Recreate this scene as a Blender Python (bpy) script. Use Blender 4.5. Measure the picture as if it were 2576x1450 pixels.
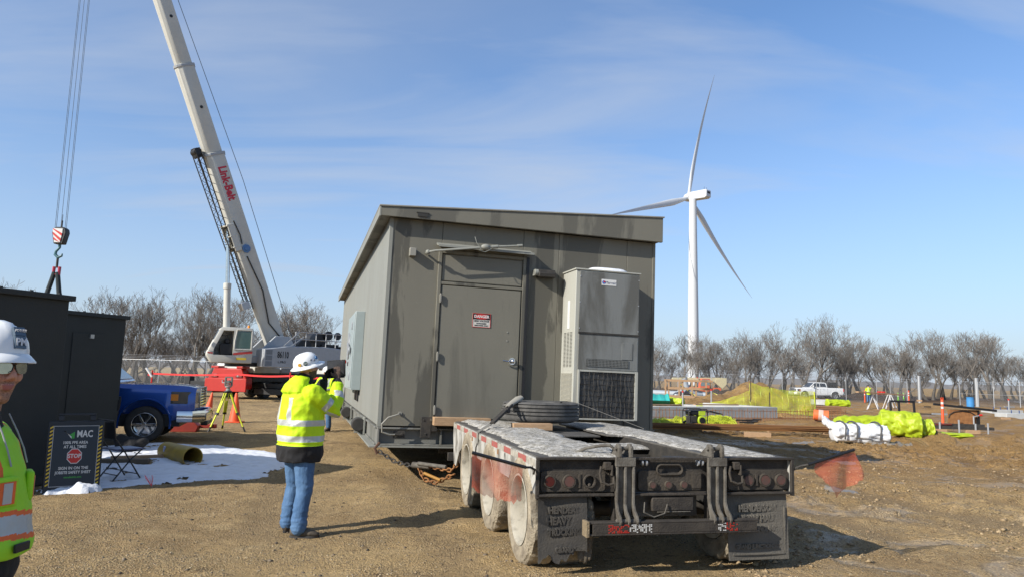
import bpy, bmesh, math, random
import numpy as np
from mathutils import Vector, Matrix, noise
R = math.radians
random.seed(7)
S = bpy.context.scene
for o in list(bpy.data.objects): bpy.data.objects.remove(o)
C = S.collection

# ---------------- camera, sky, sun, exposure ----------------
PITCH, ROLL, CAMH = R(6.95), R(1.6), 1.68
cd = bpy.data.cameras.new('camera'); cam = bpy.data.objects.new('camera', cd); C.objects.link(cam)
cd.sensor_width = 36; cd.lens = 36 * 1800 / 2575; cd.clip_start = .05; cd.clip_end = 6000
cam.matrix_world = Matrix.Translation((0, 0, CAMH)) @ Matrix.Rotation(R(90) + PITCH, 4, 'X') @ Matrix.Rotation(ROLL, 4, 'Z')
S.camera = cam
SUN_AZ, SUN_EL = R(53.5), R(30.3)          # shadows fall towards (sin, cos) of the azimuth
to_sun = Vector((-math.sin(SUN_AZ) * math.cos(SUN_EL), -math.cos(SUN_AZ) * math.cos(SUN_EL), math.sin(SUN_EL)))
sl = bpy.data.lights.new('sun', 'SUN'); sl.energy = 5.0; sl.angle = R(.5); sl.color = (1, .94, .85)
so = bpy.data.objects.new('sun', sl); C.objects.link(so)
so.rotation_euler = to_sun.to_track_quat('Z', 'Y').to_euler(); so.location = (-20, -20, 30)
W = bpy.data.worlds.new('World'); S.world = W; W.use_nodes = True
nt = W.node_tree; nt.nodes.clear()
def wn(t, **k):
    n = nt.nodes.new(t)
    for a, b in k.items(): setattr(n, a, b)
    return n
sky = wn('ShaderNodeTexSky', sky_type='NISHITA', sun_disc=False, sun_elevation=SUN_EL, sun_rotation=SUN_AZ + math.pi,
         altitude=300, air_density=1.0, dust_density=.6, ozone_density=2.2)
tc = wn('ShaderNodeTexCoord')
# thin cirrus: noise over a flat layer high above (direction divided by height)
sep = wn('ShaderNodeSeparateXYZ'); nt.links.new(tc.outputs['Generated'], sep.inputs[0])
def wm(op, a, b=None, clamp=False):
    n = wn('ShaderNodeMath', operation=op, use_clamp=clamp)
    for i, v in enumerate((a, b)):
        if v is None: continue
        if isinstance(v, (int, float)): n.inputs[i].default_value = v
        else: nt.links.new(v, n.inputs[i])
    return n.outputs[0]
zz = wm('ADD', wm('MAXIMUM', sep.outputs[2], 0.0), .12)
comb = wn('ShaderNodeCombineXYZ')
nt.links.new(wm('DIVIDE', sep.outputs[0], zz), comb.inputs[0]); nt.links.new(wm('DIVIDE', sep.outputs[1], zz), comb.inputs[1])
mp = wn('ShaderNodeMapping'); mp.inputs['Rotation'].default_value = (0, 0, R(28)); mp.inputs['Scale'].default_value = (.45, 1.3, 1)
nt.links.new(comb.outputs[0], mp.inputs[0])
n1 = wn('ShaderNodeTexNoise'); n1.inputs['Scale'].default_value = 1.15; n1.inputs['Detail'].default_value = 9; n1.inputs['Roughness'].default_value = .52; n1.inputs['Distortion'].default_value = .8
nt.links.new(mp.outputs[0], n1.inputs['Vector'])
cr = wn('ShaderNodeValToRGB'); cr.color_ramp.elements[0].position = .42; cr.color_ramp.elements[1].position = .74
cr.color_ramp.elements[0].color = (0, 0, 0, 1); cr.color_ramp.elements[1].color = (.58, .58, .58, 1)
nt.links.new(n1.outputs[0], cr.inputs[0])
low = wm('MULTIPLY', wm('POWER', wm('SUBTRACT', 1.0, wm('MAXIMUM', sep.outputs[2], 0.0), True), 4.3), .95)   # milky air near the horizon
n3 = wn('ShaderNodeTexNoise'); n3.inputs['Scale'].default_value = .42; n3.inputs['Detail'].default_value = 7; n3.inputs['Roughness'].default_value = .58; n3.inputs['Distortion'].default_value = 1.2
nt.links.new(mp.outputs[0], n3.inputs['Vector'])
veil = wm('MULTIPLY', wm('ADD', wm('MULTIPLY', n3.outputs[0], 1.1), -.30, True), wm('ADD', wm('MULTIPLY', sep.outputs[0], -1.1), .55, True))     # a wide veil of high cloud, thicker towards the left
fac = wm('MAXIMUM', wm('ADD', cr.outputs[0], wm('MULTIPLY', veil, 1.5), True), low)
mixc = wn('ShaderNodeMix', data_type='RGBA')
tint = wn('ShaderNodeMix', data_type='RGBA', blend_type='MULTIPLY'); tint.inputs[0].default_value = 1
nt.links.new(sky.outputs[0], tint.inputs[6]); tint.inputs[7].default_value = (.93, 1.24, 1.52, 1)
nt.links.new(fac, mixc.inputs[0]); nt.links.new(tint.outputs[2], mixc.inputs[6]); mixc.inputs[7].default_value = (4.45, 4.95, 5.8, 1)
bg = wn('ShaderNodeBackground'); bg.inputs['Strength'].default_value = .090
wo = wn('ShaderNodeOutputWorld'); nt.links.new(mixc.outputs[2], bg.inputs[0]); nt.links.new(bg.outputs[0], wo.inputs[0])
S.view_settings.view_transform = 'Standard'; S.view_settings.look = 'None'
S.view_settings.exposure = 0.5; S.view_settings.gamma = 1
S.render.engine = 'CYCLES'; S.cycles.max_bounces = 8; S.cycles.transparent_max_bounces = 24
S.render.resolution_x, S.render.resolution_y = 1024, 576

# ---------------- helpers ----------------
FW = Vector((0, math.cos(PITCH), math.sin(PITCH))); U0 = Vector((0, -math.sin(PITCH), math.cos(PITCH))); R0 = Vector((1, 0, 0))
RR = R0 * math.cos(ROLL) + U0 * math.sin(ROLL); UU = U0 * math.cos(ROLL) - R0 * math.sin(ROLL); OO = Vector((0, 0, CAMH))
def gp(x, y, z=0.0):                      # survey helper: where a sight line meets the ground
    d = FW + RR * ((x - 1287.5) / 1800) - UU * ((y - 725) / 1800)
    return OO + d * ((z - CAMH) / d.z)
def at(x, y, Y):
    d = FW + RR * ((x - 1287.5) / 1800) - UU * ((y - 725) / 1800)
    return OO + d * (Y / d.y)

MATS = {}
def mat(name, col, rough=.7, metal=0.0, c2=None, sc=6.0, amt=.5, bump=0.0, bsc=40.0, stretch=(1, 1, 1), lo=.35, hi=.65, detail=6, coat=0, alpha=1.0, emis=None, spec=None, world=False):
    """Principled material whose colour wanders between col and c2 with object-space noise, plus a noise bump"""
    if name in MATS: return MATS[name]
    if c2 is None: c2 = tuple(c * .8 for c in col)
    if metal < .5 and name not in ("snow", "old_snow"): col = tuple(c * .85 for c in col); c2 = tuple(c * .85 for c in c2)
    m = bpy.data.materials.new(name); m.use_nodes = True; t = m.node_tree; b = t.nodes['Principled BSDF']
    b.inputs['Roughness'].default_value = rough; b.inputs['Metallic'].default_value = metal
    b.inputs['Base Color'].default_value = (*col, 1); b.inputs['Coat Weight'].default_value = coat; b.inputs['Alpha'].default_value = alpha
    if spec is not None: b.inputs['Specular IOR Level'].default_value = spec
    co = t.nodes.new('ShaderNodeTexCoord')
    mpn = t.nodes.new('ShaderNodeMapping'); mpn.inputs['Scale'].default_value = stretch
    t.links.new(co.outputs['Object'], mpn.inputs[0])
    if c2 is None: c2 = tuple(c * .8 for c in col); 
    n = t.nodes.new('ShaderNodeTexNoise'); n.inputs['Scale'].default_value = sc; n.inputs['Detail'].default_value = detail; n.inputs['Roughness'].default_value = .62
    t.links.new(mpn.outputs[0], n.inputs['Vector'])
    r = t.nodes.new('ShaderNodeMapRange'); r.inputs[1].default_value = lo; r.inputs[2].default_value = hi; r.inputs[3].default_value = 0; r.inputs[4].default_value = amt
    t.links.new(n.outputs[0], r.inputs[0])
    mx = t.nodes.new('ShaderNodeMix'); mx.data_type = 'RGBA'; mx.inputs[6].default_value = (*col, 1); mx.inputs[7].default_value = (*c2, 1)
    t.links.new(r.outputs[0], mx.inputs[0]); t.links.new(mx.outputs[2], b.inputs['Base Color'])
    if bump:
        n2 = t.nodes.new('ShaderNodeTexNoise'); n2.inputs['Scale'].default_value = bsc; n2.inputs['Detail'].default_value = 5
        t.links.new(mpn.outputs[0], n2.inputs['Vector'])
        bp = t.nodes.new('ShaderNodeBump'); bp.inputs['Strength'].default_value = bump; bp.inputs['Distance'].default_value = .02
        t.links.new(n2.outputs[0], bp.inputs['Height']); t.links.new(bp.outputs[0], b.inputs['Normal'])
    if emis: b.inputs['Emission Color'].default_value = (*emis, 1); b.inputs['Emission Strength'].default_value = 1
    MATS[name] = m; return m

def frame(n, ref=Vector((0, 0, 1))):
    n = Vector(n).normalized()
    if abs(n.dot(ref)) > .98: ref = Vector((1, 0, 0))
    a = ref.cross(n).normalized(); return a, n.cross(a).normalized(), n

class MB:
    def __init__(s, M=None): s.bm = bmesh.new(); s.M = M or Matrix.Identity(4); s.mi = 0
    def v(s, p): return s.bm.verts.new(s.M @ Vector(p))
    def f(s, vs):
        try: f = s.bm.faces.new(vs); f.material_index = s.mi; return f
        except ValueError: return None
    def box(s, x0, x1, y0, y1, z0, z1, R_=None):
        pts = [(x, y, z) for z in (z0, z1) for x, y in ((x0, y0), (x1, y0), (x1, y1), (x0, y1))]
        if R_ is not None:
            c = Vector(((x0 + x1) / 2, (y0 + y1) / 2, (z0 + z1) / 2)); pts = [c + R_ @ (Vector(p) - c) for p in pts]
        v = [s.v(p) for p in pts]
        for q in ((3, 2, 1, 0), (4, 5, 6, 7), (0, 1, 5, 4), (1, 2, 6, 5), (2, 3, 7, 6), (3, 0, 4, 7)): s.f([v[i] for i in q])
        return s
    def beam(s, p0, p1, w, h, up=Vector((0, 0, 1))):
        p0, p1 = Vector(p0), Vector(p1); a, b, n = frame(p1 - p0, up)
        v = [s.v(p + a * i * w / 2 + b * j * h / 2) for p in (p0, p1) for i, j in ((-1, -1), (1, -1), (1, 1), (-1, 1))]
        for q in ((3, 2, 1, 0), (4, 5, 6, 7), (0, 1, 5, 4), (1, 2, 6, 5), (2, 3, 7, 6), (3, 0, 4, 7)): s.f([v[i] for i in q])
        return s
    def rings(s, rs, cap=True, closed=False):
        vs = [[s.v(p) for p in r] for r in rs]; n = len(vs[0])
        L = len(vs)
        for i in range(L if closed else L - 1):
            A, B = vs[i], vs[(i + 1) % L]
            for j in range(n): s.f([A[j], A[(j + 1) % n], B[(j + 1) % n], B[j]])
        if cap and not closed: s.f(vs[0][::-1]); s.f(vs[-1])
        return s
    def tube(s, pts, r, n=8, cap=True, closed=False):
        pts = [Vector(p) for p in pts]; L = len(pts); rs = []; ref = None
        for i, p in enumerate(pts):
            if closed: d = pts[(i + 1) % L] - pts[i - 1]
            else: d = pts[min(i + 1, L - 1)] - pts[max(i - 1, 0)]
            d = d.normalized() if d.length > 1e-9 else Vector((0, 0, 1))
            if ref is None: a, b, _ = frame(d)
            else:
                a = (ref - d * ref.dot(d)); a = a.normalized() if a.length > 1e-6 else frame(d)[0]; b = d.cross(a)
            ref = a; rr = r[i] if isinstance(r, (list, tuple)) else r
            rs.append([p + a * math.cos(2 * math.pi * k / n) * rr + b * math.sin(2 * math.pi * k / n) * rr for k in range(n)])
        return s.rings(rs, cap, closed)
    def cyl(s, p0, p1, r0, r1=None, n=20): return s.tube([p0, p1], [r0, r0 if r1 is None else r1], n)
    def prism(s, pts, ax, a, b):
        """2-D outline extruded along axis ax from a to b; pts are the other two coordinates in order"""
        def P(p, t):
            q = list(p); q.insert(ax, t); return q
        A = [s.v(P(p, a)) for p in pts]; B = [s.v(P(p, b)) for p in pts]; n = len(pts)
        s.f(A[::-1]); s.f(B)
        for i in range(n): s.f([A[i], A[(i + 1) % n], B[(i + 1) % n], B[i]])
        return s
    def lathe(s, prof, c=(0, 0, 0), axis=(0, 0, 1), n=32, fn=None):
        a, b, d = frame(Vector(axis)); c = Vector(c); rs = []
        for k in range(n):
            t = 2 * math.pi * k / n; u = a * math.cos(t) + b * math.sin(t)
            rs.append([c + u * (r * (fn(t, i) if fn else 1)) + d * h for i, (r, h) in enumerate(prof)])
        vs = [[s.v(p) for p in q] for q in rs]
        for k in range(n):
            A, B = vs[k], vs[(k + 1) % n]
            for i in range(len(prof) - 1): s.f([A[i], B[i], B[i + 1], A[i + 1]])
        return s
    def sph(s, c, r, n=14, m=9, sc=(1, 1, 1)):
        rs = [[Vector(c) + Vector((math.cos(2 * math.pi * k / n) * math.sin(t) * r * sc[0], math.sin(2 * math.pi * k / n) * math.sin(t) * r * sc[1], -math.cos(t) * r * sc[2])) for k in range(n)]
              for t in [math.pi * (i + .5) / m for i in range(m)]]
        return s.rings(rs)
    def loft(s, secs, n=20, ref=(1, 0, 0), pw=1.0):
        """secs: (centre, rx, ry[, normal]) ellipses; rx is measured along ref"""
        rs = []; P = [Vector(q[0]) for q in secs]
        for i, q in enumerate(secs):
            d = Vector(q[3]) if len(q) > 3 else P[min(i + 1, len(P) - 1)] - P[max(i - 1, 0)]
            d = d.normalized(); a = Vector(ref); a = (a - d * a.dot(d)).normalized(); b = d.cross(a)
            ring = []
            for k in range(n):
                t = 2 * math.pi * k / n; cx, sy = math.cos(t), math.sin(t)
                cx = math.copysign(abs(cx) ** pw, cx); sy = math.copysign(abs(sy) ** pw, sy)
                ring.append(P[i] + a * cx * q[1] + b * sy * q[2])
            rs.append(ring)
        return s.rings(rs)
    def build(s, name, m, parent=None, bevel=0, smooth=True, label=None, seg=2, ang=35):
        me = bpy.data.meshes.new(name); bmesh.ops.recalc_face_normals(s.bm, faces=s.bm.faces[:]); s.bm.to_mesh(me); s.bm.free()
        for mm in (m if isinstance(m, (list, tuple)) else [m]): me.materials.append(mm)
        o = bpy.data.objects.new(name, me); C.objects.link(o)
        if smooth: me.shade_smooth(); me.set_sharp_from_angle(angle=R(ang))
        if bevel:
            b = o.modifiers.new('bevel', 'BEVEL'); b.width = bevel; b.segments = seg; b.limit_method = 'ANGLE'; b.harden_normals = False
        if parent: o.parent = parent
        if label: o['label'] = label
        return o

def tag(o, label=None, cat=None, group=None, kind=None):
    if label: o['label'] = label
    if cat: o['category'] = cat
    if group: o['group'] = group
    if kind: o['kind'] = kind
    return o
def thing(name, label, cat, loc=(0, 0, 0), rz=0.0, group=None, ry=0.0, rx=0.0):
    o = bpy.data.objects.new(name, None); C.objects.link(o); o.empty_display_size = .1
    o.location = loc; o.rotation_euler = (rx, ry, rz); return tag(o, label, cat, group)
def copy_thing(t, loc, rz, label, scale=None):
    r = t.copy(); C.objects.link(r); r.location = loc; r.rotation_euler = (0, 0, rz); r['label'] = label
    if scale: r.scale = scale if isinstance(scale, tuple) else (scale,) * 3
    for ch in [x for x in bpy.data.objects if x.parent == t]:
        c = ch.copy(); C.objects.link(c); c.parent = r
        for g2 in [x for x in bpy.data.objects if x.parent == ch]:
            d = g2.copy(); C.objects.link(d); d.parent = c
    return r
def bake(o):
    """apply the modifiers by evaluating once"""
    bpy.context.view_layer.update()
    dg = bpy.context.evaluated_depsgraph_get(); me = bpy.data.meshes.new_from_object(o.evaluated_get(dg))
    o.modifiers.clear(); o.data = me; return o
def cut(o, *mbs):
    for mb in mbs:
        c = mb.build('cutter', mat('plain', (.1, .1, .1)), smooth=False); c.matrix_world = Matrix.Identity(4)
        c.parent = o.parent
        b = o.modifiers.new('b', 'BOOLEAN'); b.operation = 'DIFFERENCE'; b.solver = 'EXACT'; b.object = c
        bake(o); bpy.data.objects.remove(c)
    o.data.shade_smooth(); o.data.set_sharp_from_angle(angle=R(35))
    return o
def text(s, size, m, parent, M, name='lettering', ext=.002, align='CENTER', sx=1.0, bold=0.0, label=None):
    cu = bpy.data.curves.new('t', 'FONT'); cu.body = s; cu.size = size; cu.extrude = ext; cu.align_x = align; cu.align_y = 'CENTER'; cu.offset = bold; cu.resolution_u = 2
    o = bpy.data.objects.new('t', cu); C.objects.link(o); bpy.context.view_layer.update()
    me = bpy.data.meshes.new_from_object(o.evaluated_get(bpy.context.evaluated_depsgraph_get())); bpy.data.objects.remove(o)
    me.name = name; me.materials.clear(); me.materials.append(m); me.transform(M @ Matrix.Diagonal((sx, 1, 1, 1)))
    q = bpy.data.objects.new(name, me); C.objects.link(q); q.parent = parent
    if label: q['label'] = label
    return q
FRONT = Matrix.Rotation(R(90), 4, 'X')          # text lying in XZ, read from -Y
def nz(p, sc=1.0, oc=4):
    return noise.fractal(Vector(p) * sc, 1.0, 2.0, oc)
def jitter(o, amp, sc, zamp=None):
    for v in o.data.vertices:
        n = noise.noise_vector(v.co * sc); v.co += Vector((n.x * amp, n.y * amp, n.z * (zamp if zamp is not None else amp)))
    return o

# ---------------- palette ----------------
grey_paint = mat('grey_paint', (.27, .28, .27), .5, .2)
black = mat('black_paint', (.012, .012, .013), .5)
darksteel = mat('dark_steel', (.035, .033, .03), .65, .3, c2=(.075, .066, .055), sc=9, amt=.8, bump=.15)
roadgrime = mat('road_grime', (.038, .031, .024), .85, 0, c2=(.075, .062, .046), sc=7, amt=.9, bump=.35, bsc=60)
steel = mat('galvanised', (.42, .43, .44), .45, .6)
chrome = mat('chrome', (.7, .7, .7), .12, 1.0)
rubber = mat('rubber', (.028, .027, .026), .85, c2=(.06, .055, .05), amt=.7)
mud = mat('mud', (.27, .21, .13), .95, c2=(.17, .13, .08), sc=14, amt=.8, bump=.8, bsc=45)
snowm = mat('snow', (.68, .70, .74), .6, c2=(.58, .60, .63), sc=8, amt=.6, bump=.4, bsc=30, spec=.3)
white = mat('white_paint', (.72, .72, .70), .4)
orange = mat('safety_orange', (.85, .10, .02), .55, c2=(.75, .08, .02))
hiviz = mat('hi_viz_yellow', (.58, .82, .0), .75, c2=(.40, .68, .0), sc=5, bump=.35, bsc=22)
silver = mat('reflective_tape', (.52, .54, .52), .45, .1, c2=(.42, .44, .43), bump=.2)
lime = mat('lime_tarp', (.42, .53, .012), .5, c2=(.30, .39, .02), sc=3, bump=.5, bsc=9)
rust = mat('rust', (.22, .095, .035), .9, .1, c2=(.36, .17, .06), sc=7, amt=.9, bump=.3)
wood = mat('timber', (.46, .30, .17), .8, c2=(.32, .2, .11), sc=10, stretch=(1, 1, 5), amt=.8)
concrete = mat('concrete', (.50, .51, .50), .9, c2=(.38, .39, .38), sc=2.5, amt=.9, bump=.2)
red = mat('red_paint', (.60, .02, .012), .4, c2=(.5, .02, .01))
yellow = mat('yellow_paint', (.70, .62, .04), .5)
glass = mat('dark_glass', (.02, .025, .03), .06, 0, spec=.8)
skin = mat('skin', (.56, .29, .19), .55, c2=(.48, .22, .15), sc=8)
blackcloth = mat('black_cloth', (.012, .012, .014), .9, bump=.4, bsc=14)
denim = mat('denim', (.045, .115, .24), .85, c2=(.095, .19, .34), sc=7, amt=.9, bump=.6, bsc=20, stretch=(1, 1, .7))
helmet = mat('white_helmet', (.86, .87, .86), .25, c2=(.82, .83, .82), coat=.3)
# ---------------- ground ----------------
_rng = np.random.default_rng(3); _T = _rng.random((256, 256))
def vn(x, y):
    xi, yi = np.floor(x).astype(int), np.floor(y).astype(int); fx, fy = x - xi, y - yi
    fx, fy = fx * fx * (3 - 2 * fx), fy * fy * (3 - 2 * fy)
    a, b, c, d = _T[xi & 255, yi & 255], _T[(xi + 1) & 255, yi & 255], _T[xi & 255, (yi + 1) & 255], _T[(xi + 1) & 255, (yi + 1) & 255]
    return (a * (1 - fx) + b * fx) * (1 - fy) + (c * (1 - fx) + d * fx) * fy - .5
def fbm(x, y, sc, oc=4, g=.5):
    r = 0; a = 1
    for i in range(oc): r = r + a * vn(x * sc + 17 * i, y * sc + 31 * i); sc *= 2.03; a *= g
    return r
def axis(lo, hi, step, far_lo, far_hi, k=1.07):
    a = list(np.arange(lo, hi, step)); s, x = step, a[-1]
    while x < far_hi: s *= k; x += s; a.append(x)
    s, x = step, a[0]
    while x > far_lo: s *= k; x -= s; a.insert(0, x)
    return np.array(a)
def sstep(e0, e1, x): t = np.clip((x - e0) / (e1 - e0), 0, 1); return t * t * (3 - 2 * t)
MOUNDS = [  # x, y, rx, ry, h, roughness : spoil heaps and ridges on the site
    (20.6, 60, 3.3, 3.0, 2.1, 1), (17.0, 58, 4.5, 3, .7, 1), (25, 64, 6, 3, .8, 1), (14.0, 26.5, 1.2, 1.0, .45, 1), (12.9, 22.6, 1.1, .8, .32, 1), (16.0, 22.5, 3.0, .9, .34, 1), (20.5, 22, 3.5, 1.0, .42, 1),
    (35, 62, 5, 2.5, .55, 1), (28, 48, 5, 2, .3, 1), (41, 55, 6, 3, .5, 1), (11.5, 36.5, 4.0, 2.2, .45, 1), (30, 88, 9, 5, 1.9, 1), (17, 86, 8, 4, 1.5, 1), (44, 90, 9, 4, 1.7, 1), (56, 86, 7, 3, 1.5, 1), (66, 90, 9, 4, 1.3, 1), (-3, 50, 12, 5, .2, 1), (13, 30, 4, 1.5, .2, 1)]
def tracks(x, y):
    t_ = 0
    for x0, k in ((4.3, -.10), (6.2, -.10), (8.3, .16), (10.2, .16), (6.9, -.42), (8.8, -.42)):      # wheel tracks left by the trucks
        c = x0 + k * (y - 8) + .012 * (y - 8) ** 2 * (1 if k > 0 else -1) + .12 * fbm(x * 0, y, .4, 2)
        t_ = np.maximum(t_, np.exp(-((x - c) / .24) ** 4))
    for x0 in (-2.6, -.75):
        c = x0 - .27 * (y - 8) + .1 * fbm(x * 0, y, .5, 2); t_ = np.maximum(t_, .8 * np.exp(-((x - c) / .22) ** 4))
    return t_ * sstep(-.30, -.02, fbm(x, y, .3, 2)) * sstep(4.2, 5.5, y)
def height(x, y):
    d = np.hypot(x, y)
    near = 1 / (1 + (d / 40) ** 2)
    h = .05 * fbm(x, y, .35, 3) + .035 * fbm(x + 9, y, 1.1, 3) * near
    right = sstep(1.0, 4.5, x - (y - 6) * .05) * sstep(4.5, 7.0, y + x * .35)           # churned mud east of the trailer
    clod = np.clip(fbm(x, y * 1.5 + 5, 2.4, 4, .62), -.35, 1)
    band = .35 + .65 * sstep(-.05, .12, fbm(x * .5, y, .35, 3))                                # tracked-flat and torn-up stretches alternate
    tk = tracks(x, y)
    h = h + right * (1 - .8 * tk) * band * (.10 * clod + .075 * np.abs(fbm(x, y, 5, 4, .65)) + .03 * np.abs(fbm(x, y, 14, 2))) * np.clip(d / 16, .6, 1.5)
    # wheel ruts swinging round behind the trailer
    u = (x - 4) * .60 + (y - 8) * .80
    rut = np.cos(u * 5.2 + 1.3 * fbm(x, y, .5, 2)) * .5
    h = h + right * rut * .015 - .028 * tk * (.5 + right * .6) + .006 * tk * np.sin(y * 48 + x * 20)
    left = 1 - right
    h = h + left * (.016 * fbm(x, y, 4.5, 4, .6) + .012 * np.abs(fbm(x, y, 13, 3, .6)) * near)
    rx = .02 - (y - 6.2) * .24                                                                   # mud thrown up along the trailer's left tyres
    h = h + .03 * np.exp(-((x - rx + .1) / .22) ** 2) * sstep(6.0, 6.4, y) * (1 - sstep(9.8, 10.4, y)) * (fbm(x, y, 7, 3) + .5)
    for mx, my, ax, ay, hh, _ in MOUNDS:
        q = np.sqrt(((x - mx) / ax) ** 2 + ((y - my) / ay) ** 2); e = np.clip(1 - q, 0, 1)
        h = h + (e > 0) * hh * (e ** .85) * (1 + .55 * fbm(x, y, 1.5, 4, .6))
    flat = sstep(60, 110, d); h = h * (1 - .6 * flat)
    return h
gx = axis(-6, 13, .045, -3200, 3200, 1.04); gy = axis(3.6, 19, .045, -60, 4200, 1.035)
X, Y = np.meshgrid(gx, gy); Z = height(X, Y)
for px_, py_ in ((-2.14, 7.55), (-1.7, 2.5)):
    Z *= 1 - .8 * np.exp(-(((X - px_) / .45) ** 2 + ((Y - py_) / .45) ** 2))
nx, ny = len(gx), len(gy)
me = bpy.data.meshes.new('ground'); me.vertices.add(nx * ny); me.vertices.foreach_set('co', np.stack([X, Y, Z], -1).ravel())
I = np.arange(nx * ny).reshape(ny, nx); q = np.stack([I[:-1, :-1], I[:-1, 1:], I[1:, 1:], I[1:, :-1]], -1).reshape(-1, 4)
me.loops.add(q.size); me.loops.foreach_set('vertex_index', q.ravel()); me.polygons.add(len(q)); me.polygons.foreach_set('loop_start', np.arange(0, q.size, 4)); me.update(); me.validate()
at_ = me.attributes.new('track', 'FLOAT', 'POINT'); at_.data.foreach_set('value', tracks(X, Y).ravel().astype(np.float32))
me.shade_smooth(); ground = bpy.data.objects.new('ground', me); C.objects.link(ground); tag(ground, kind='structure')
def gz(x, y): return float(height(np.array([float(x)]), np.array([float(y)]))[0])

gm = bpy.data.materials.new('muddy_gravel'); gm.use_nodes = True; t = gm.node_tree; bs = t.nodes['Principled BSDF']; ln = t.links.new
def N(ty, **k):
    n = t.nodes.new(ty)
    for a, b in k.items():
        if a[0] == '_': n.inputs[a[1:].replace('_', ' ')].default_value = b
        else: setattr(n, a, b)
    return n
geo = N('ShaderNodeNewGeometry'); pos = geo.outputs['Position']
def noi(sc, det=6, ro=.6, vec=None, dist=0): n = N('ShaderNodeTexNoise', _Scale=sc, _Detail=det, _Roughness=ro, _Distortion=dist); ln(vec or pos, n.inputs['Vector']); return n.outputs[0]
def ramp(x, a, b, lo=0, hi=1): n = N('ShaderNodeMapRange'); ln(x, n.inputs[0]); [setattr(n.inputs[i + 1], 'default_value', v) for i, v in enumerate((a, b, lo, hi))]; return n.outputs[0]
def mix(f, a, b, bt='MIX'):
    n = N('ShaderNodeMix', data_type='RGBA', blend_type=bt)
    for v, i in ((f, 0), (a, 6), (b, 7)):
        if isinstance(v, tuple): n.inputs[i].default_value = (*v, 1)
        elif isinstance(v, (int, float)): n.inputs[i].default_value = v
        else: ln(v, n.inputs[i])
    return n.outputs[2]
def mt(op, a, b):
    n = N('ShaderNodeMath', operation=op)
    for i, v in enumerate((a, b)):
        if isinstance(v, (int, float)): n.inputs[i].default_value = v
        else: ln(v, n.inputs[i])
    return n.outputs[0]
vor = N('ShaderNodeTexVoronoi', _Scale=48.0); ln(pos, vor.inputs['Vector'])
stone = mix(ramp(noi(30, 2), .4, .6), (.40, .33, .22), (.26, .23, .18))
base = mix(ramp(noi(.33, 5), .38, .62), (.53, .39, .205), (.36, .255, .135))
base = mix(ramp(noi(2.2, 7, .7), .5, .68), base, (.60, .455, .26))
base = mix(ramp(noi(5.5, 6, .7, dist=.6), .58, .66, 0, .85), base, (.15, .105, .062))
base = mix(ramp(noi(26, 5, .7), .52, .66, 0, .8), base, (.17, .125, .075))
base = mix(ramp(noi(1.1, 6, .65), .56, .66, 0, .55), base, (.24, .175, .10))
sx = N('ShaderNodeSeparateXYZ'); ln(pos, sx.inputs[0])
wet = mt('MULTIPLY', ramp(noi(.75, 4, .6, dist=1.0), .52, .60), ramp(mt('ADD', sx.outputs[0], mt('MULTIPLY', noi(.6), 3.0)), 2.0, 5.0))   # damp flats in the churned part
base = mix(mt('MULTIPLY', wet, .75), base, (.27, .215, .145))
cell = N('ShaderNodeTexNoise', _Scale=300.0, _Detail=1.0); ln(vor.outputs['Position'], cell.inputs['Vector'])
gr = mt('MULTIPLY', ramp(vor.outputs['Distance'], .30, .55, 1, 0), ramp(noi(1.3, 4), .40, .62, .25, 1))
stc = mix(ramp(cell.outputs[0], .42, .56), (.66, .55, .37), (.07, .062, .05))
base = mix(mt('MULTIPLY', gr, ramp(cell.outputs[0], .30, .5, .8, .5)), base, stc)
tka = N('ShaderNodeAttribute', attribute_name='track')
base = mix(mt('MULTIPLY', tka.outputs['Fac'], .55), base, (.27, .205, .13))
soil = mt('MULTIPLY', ramp(mt('ADD', sx.outputs[1], mt('MULTIPLY', noi(.08, 4), 22.0)), 84, 96), 1.0)
base = mix(soil, base, (.075, .052, .036))                           # dark topsoil beyond the fence
field = ramp(mt('ADD', sx.outputs[1], mt('MULTIPLY', noi(.02, 4), 60.0)), 150, 185)
base = mix(field, base, (.36, .29, .18))
base = mix(1.0, base, (1.03, .98, .89), 'MULTIPLY')
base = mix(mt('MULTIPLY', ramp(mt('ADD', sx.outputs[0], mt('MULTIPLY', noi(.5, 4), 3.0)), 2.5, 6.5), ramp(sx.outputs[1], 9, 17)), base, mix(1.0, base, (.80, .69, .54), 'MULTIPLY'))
ln(base, bs.inputs['Base Color']); bs.inputs['Specular IOR Level'].default_value = .25
ln(mt('SUBTRACT', .95, mt('MULTIPLY', wet, .5)), bs.inputs['Roughness'])
hgt = mt('ADD', mt('ADD', mt('MULTIPLY', noi(9, 8, .75), 1.3), mt('MULTIPLY', gr, .42)), mt('MULTIPLY', noi(70, 4, .7), .45))
dry = mt('SUBTRACT', 1.0, mt('MULTIPLY', wet, .7))
bp = N('ShaderNodeBump', _Strength=1.0, _Distance=.085); ln(mt('MULTIPLY', hgt, dry), bp.inputs['Height']); ln(bp.outputs[0], bs.inputs['Normal'])
me.materials.append(gm)

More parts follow.
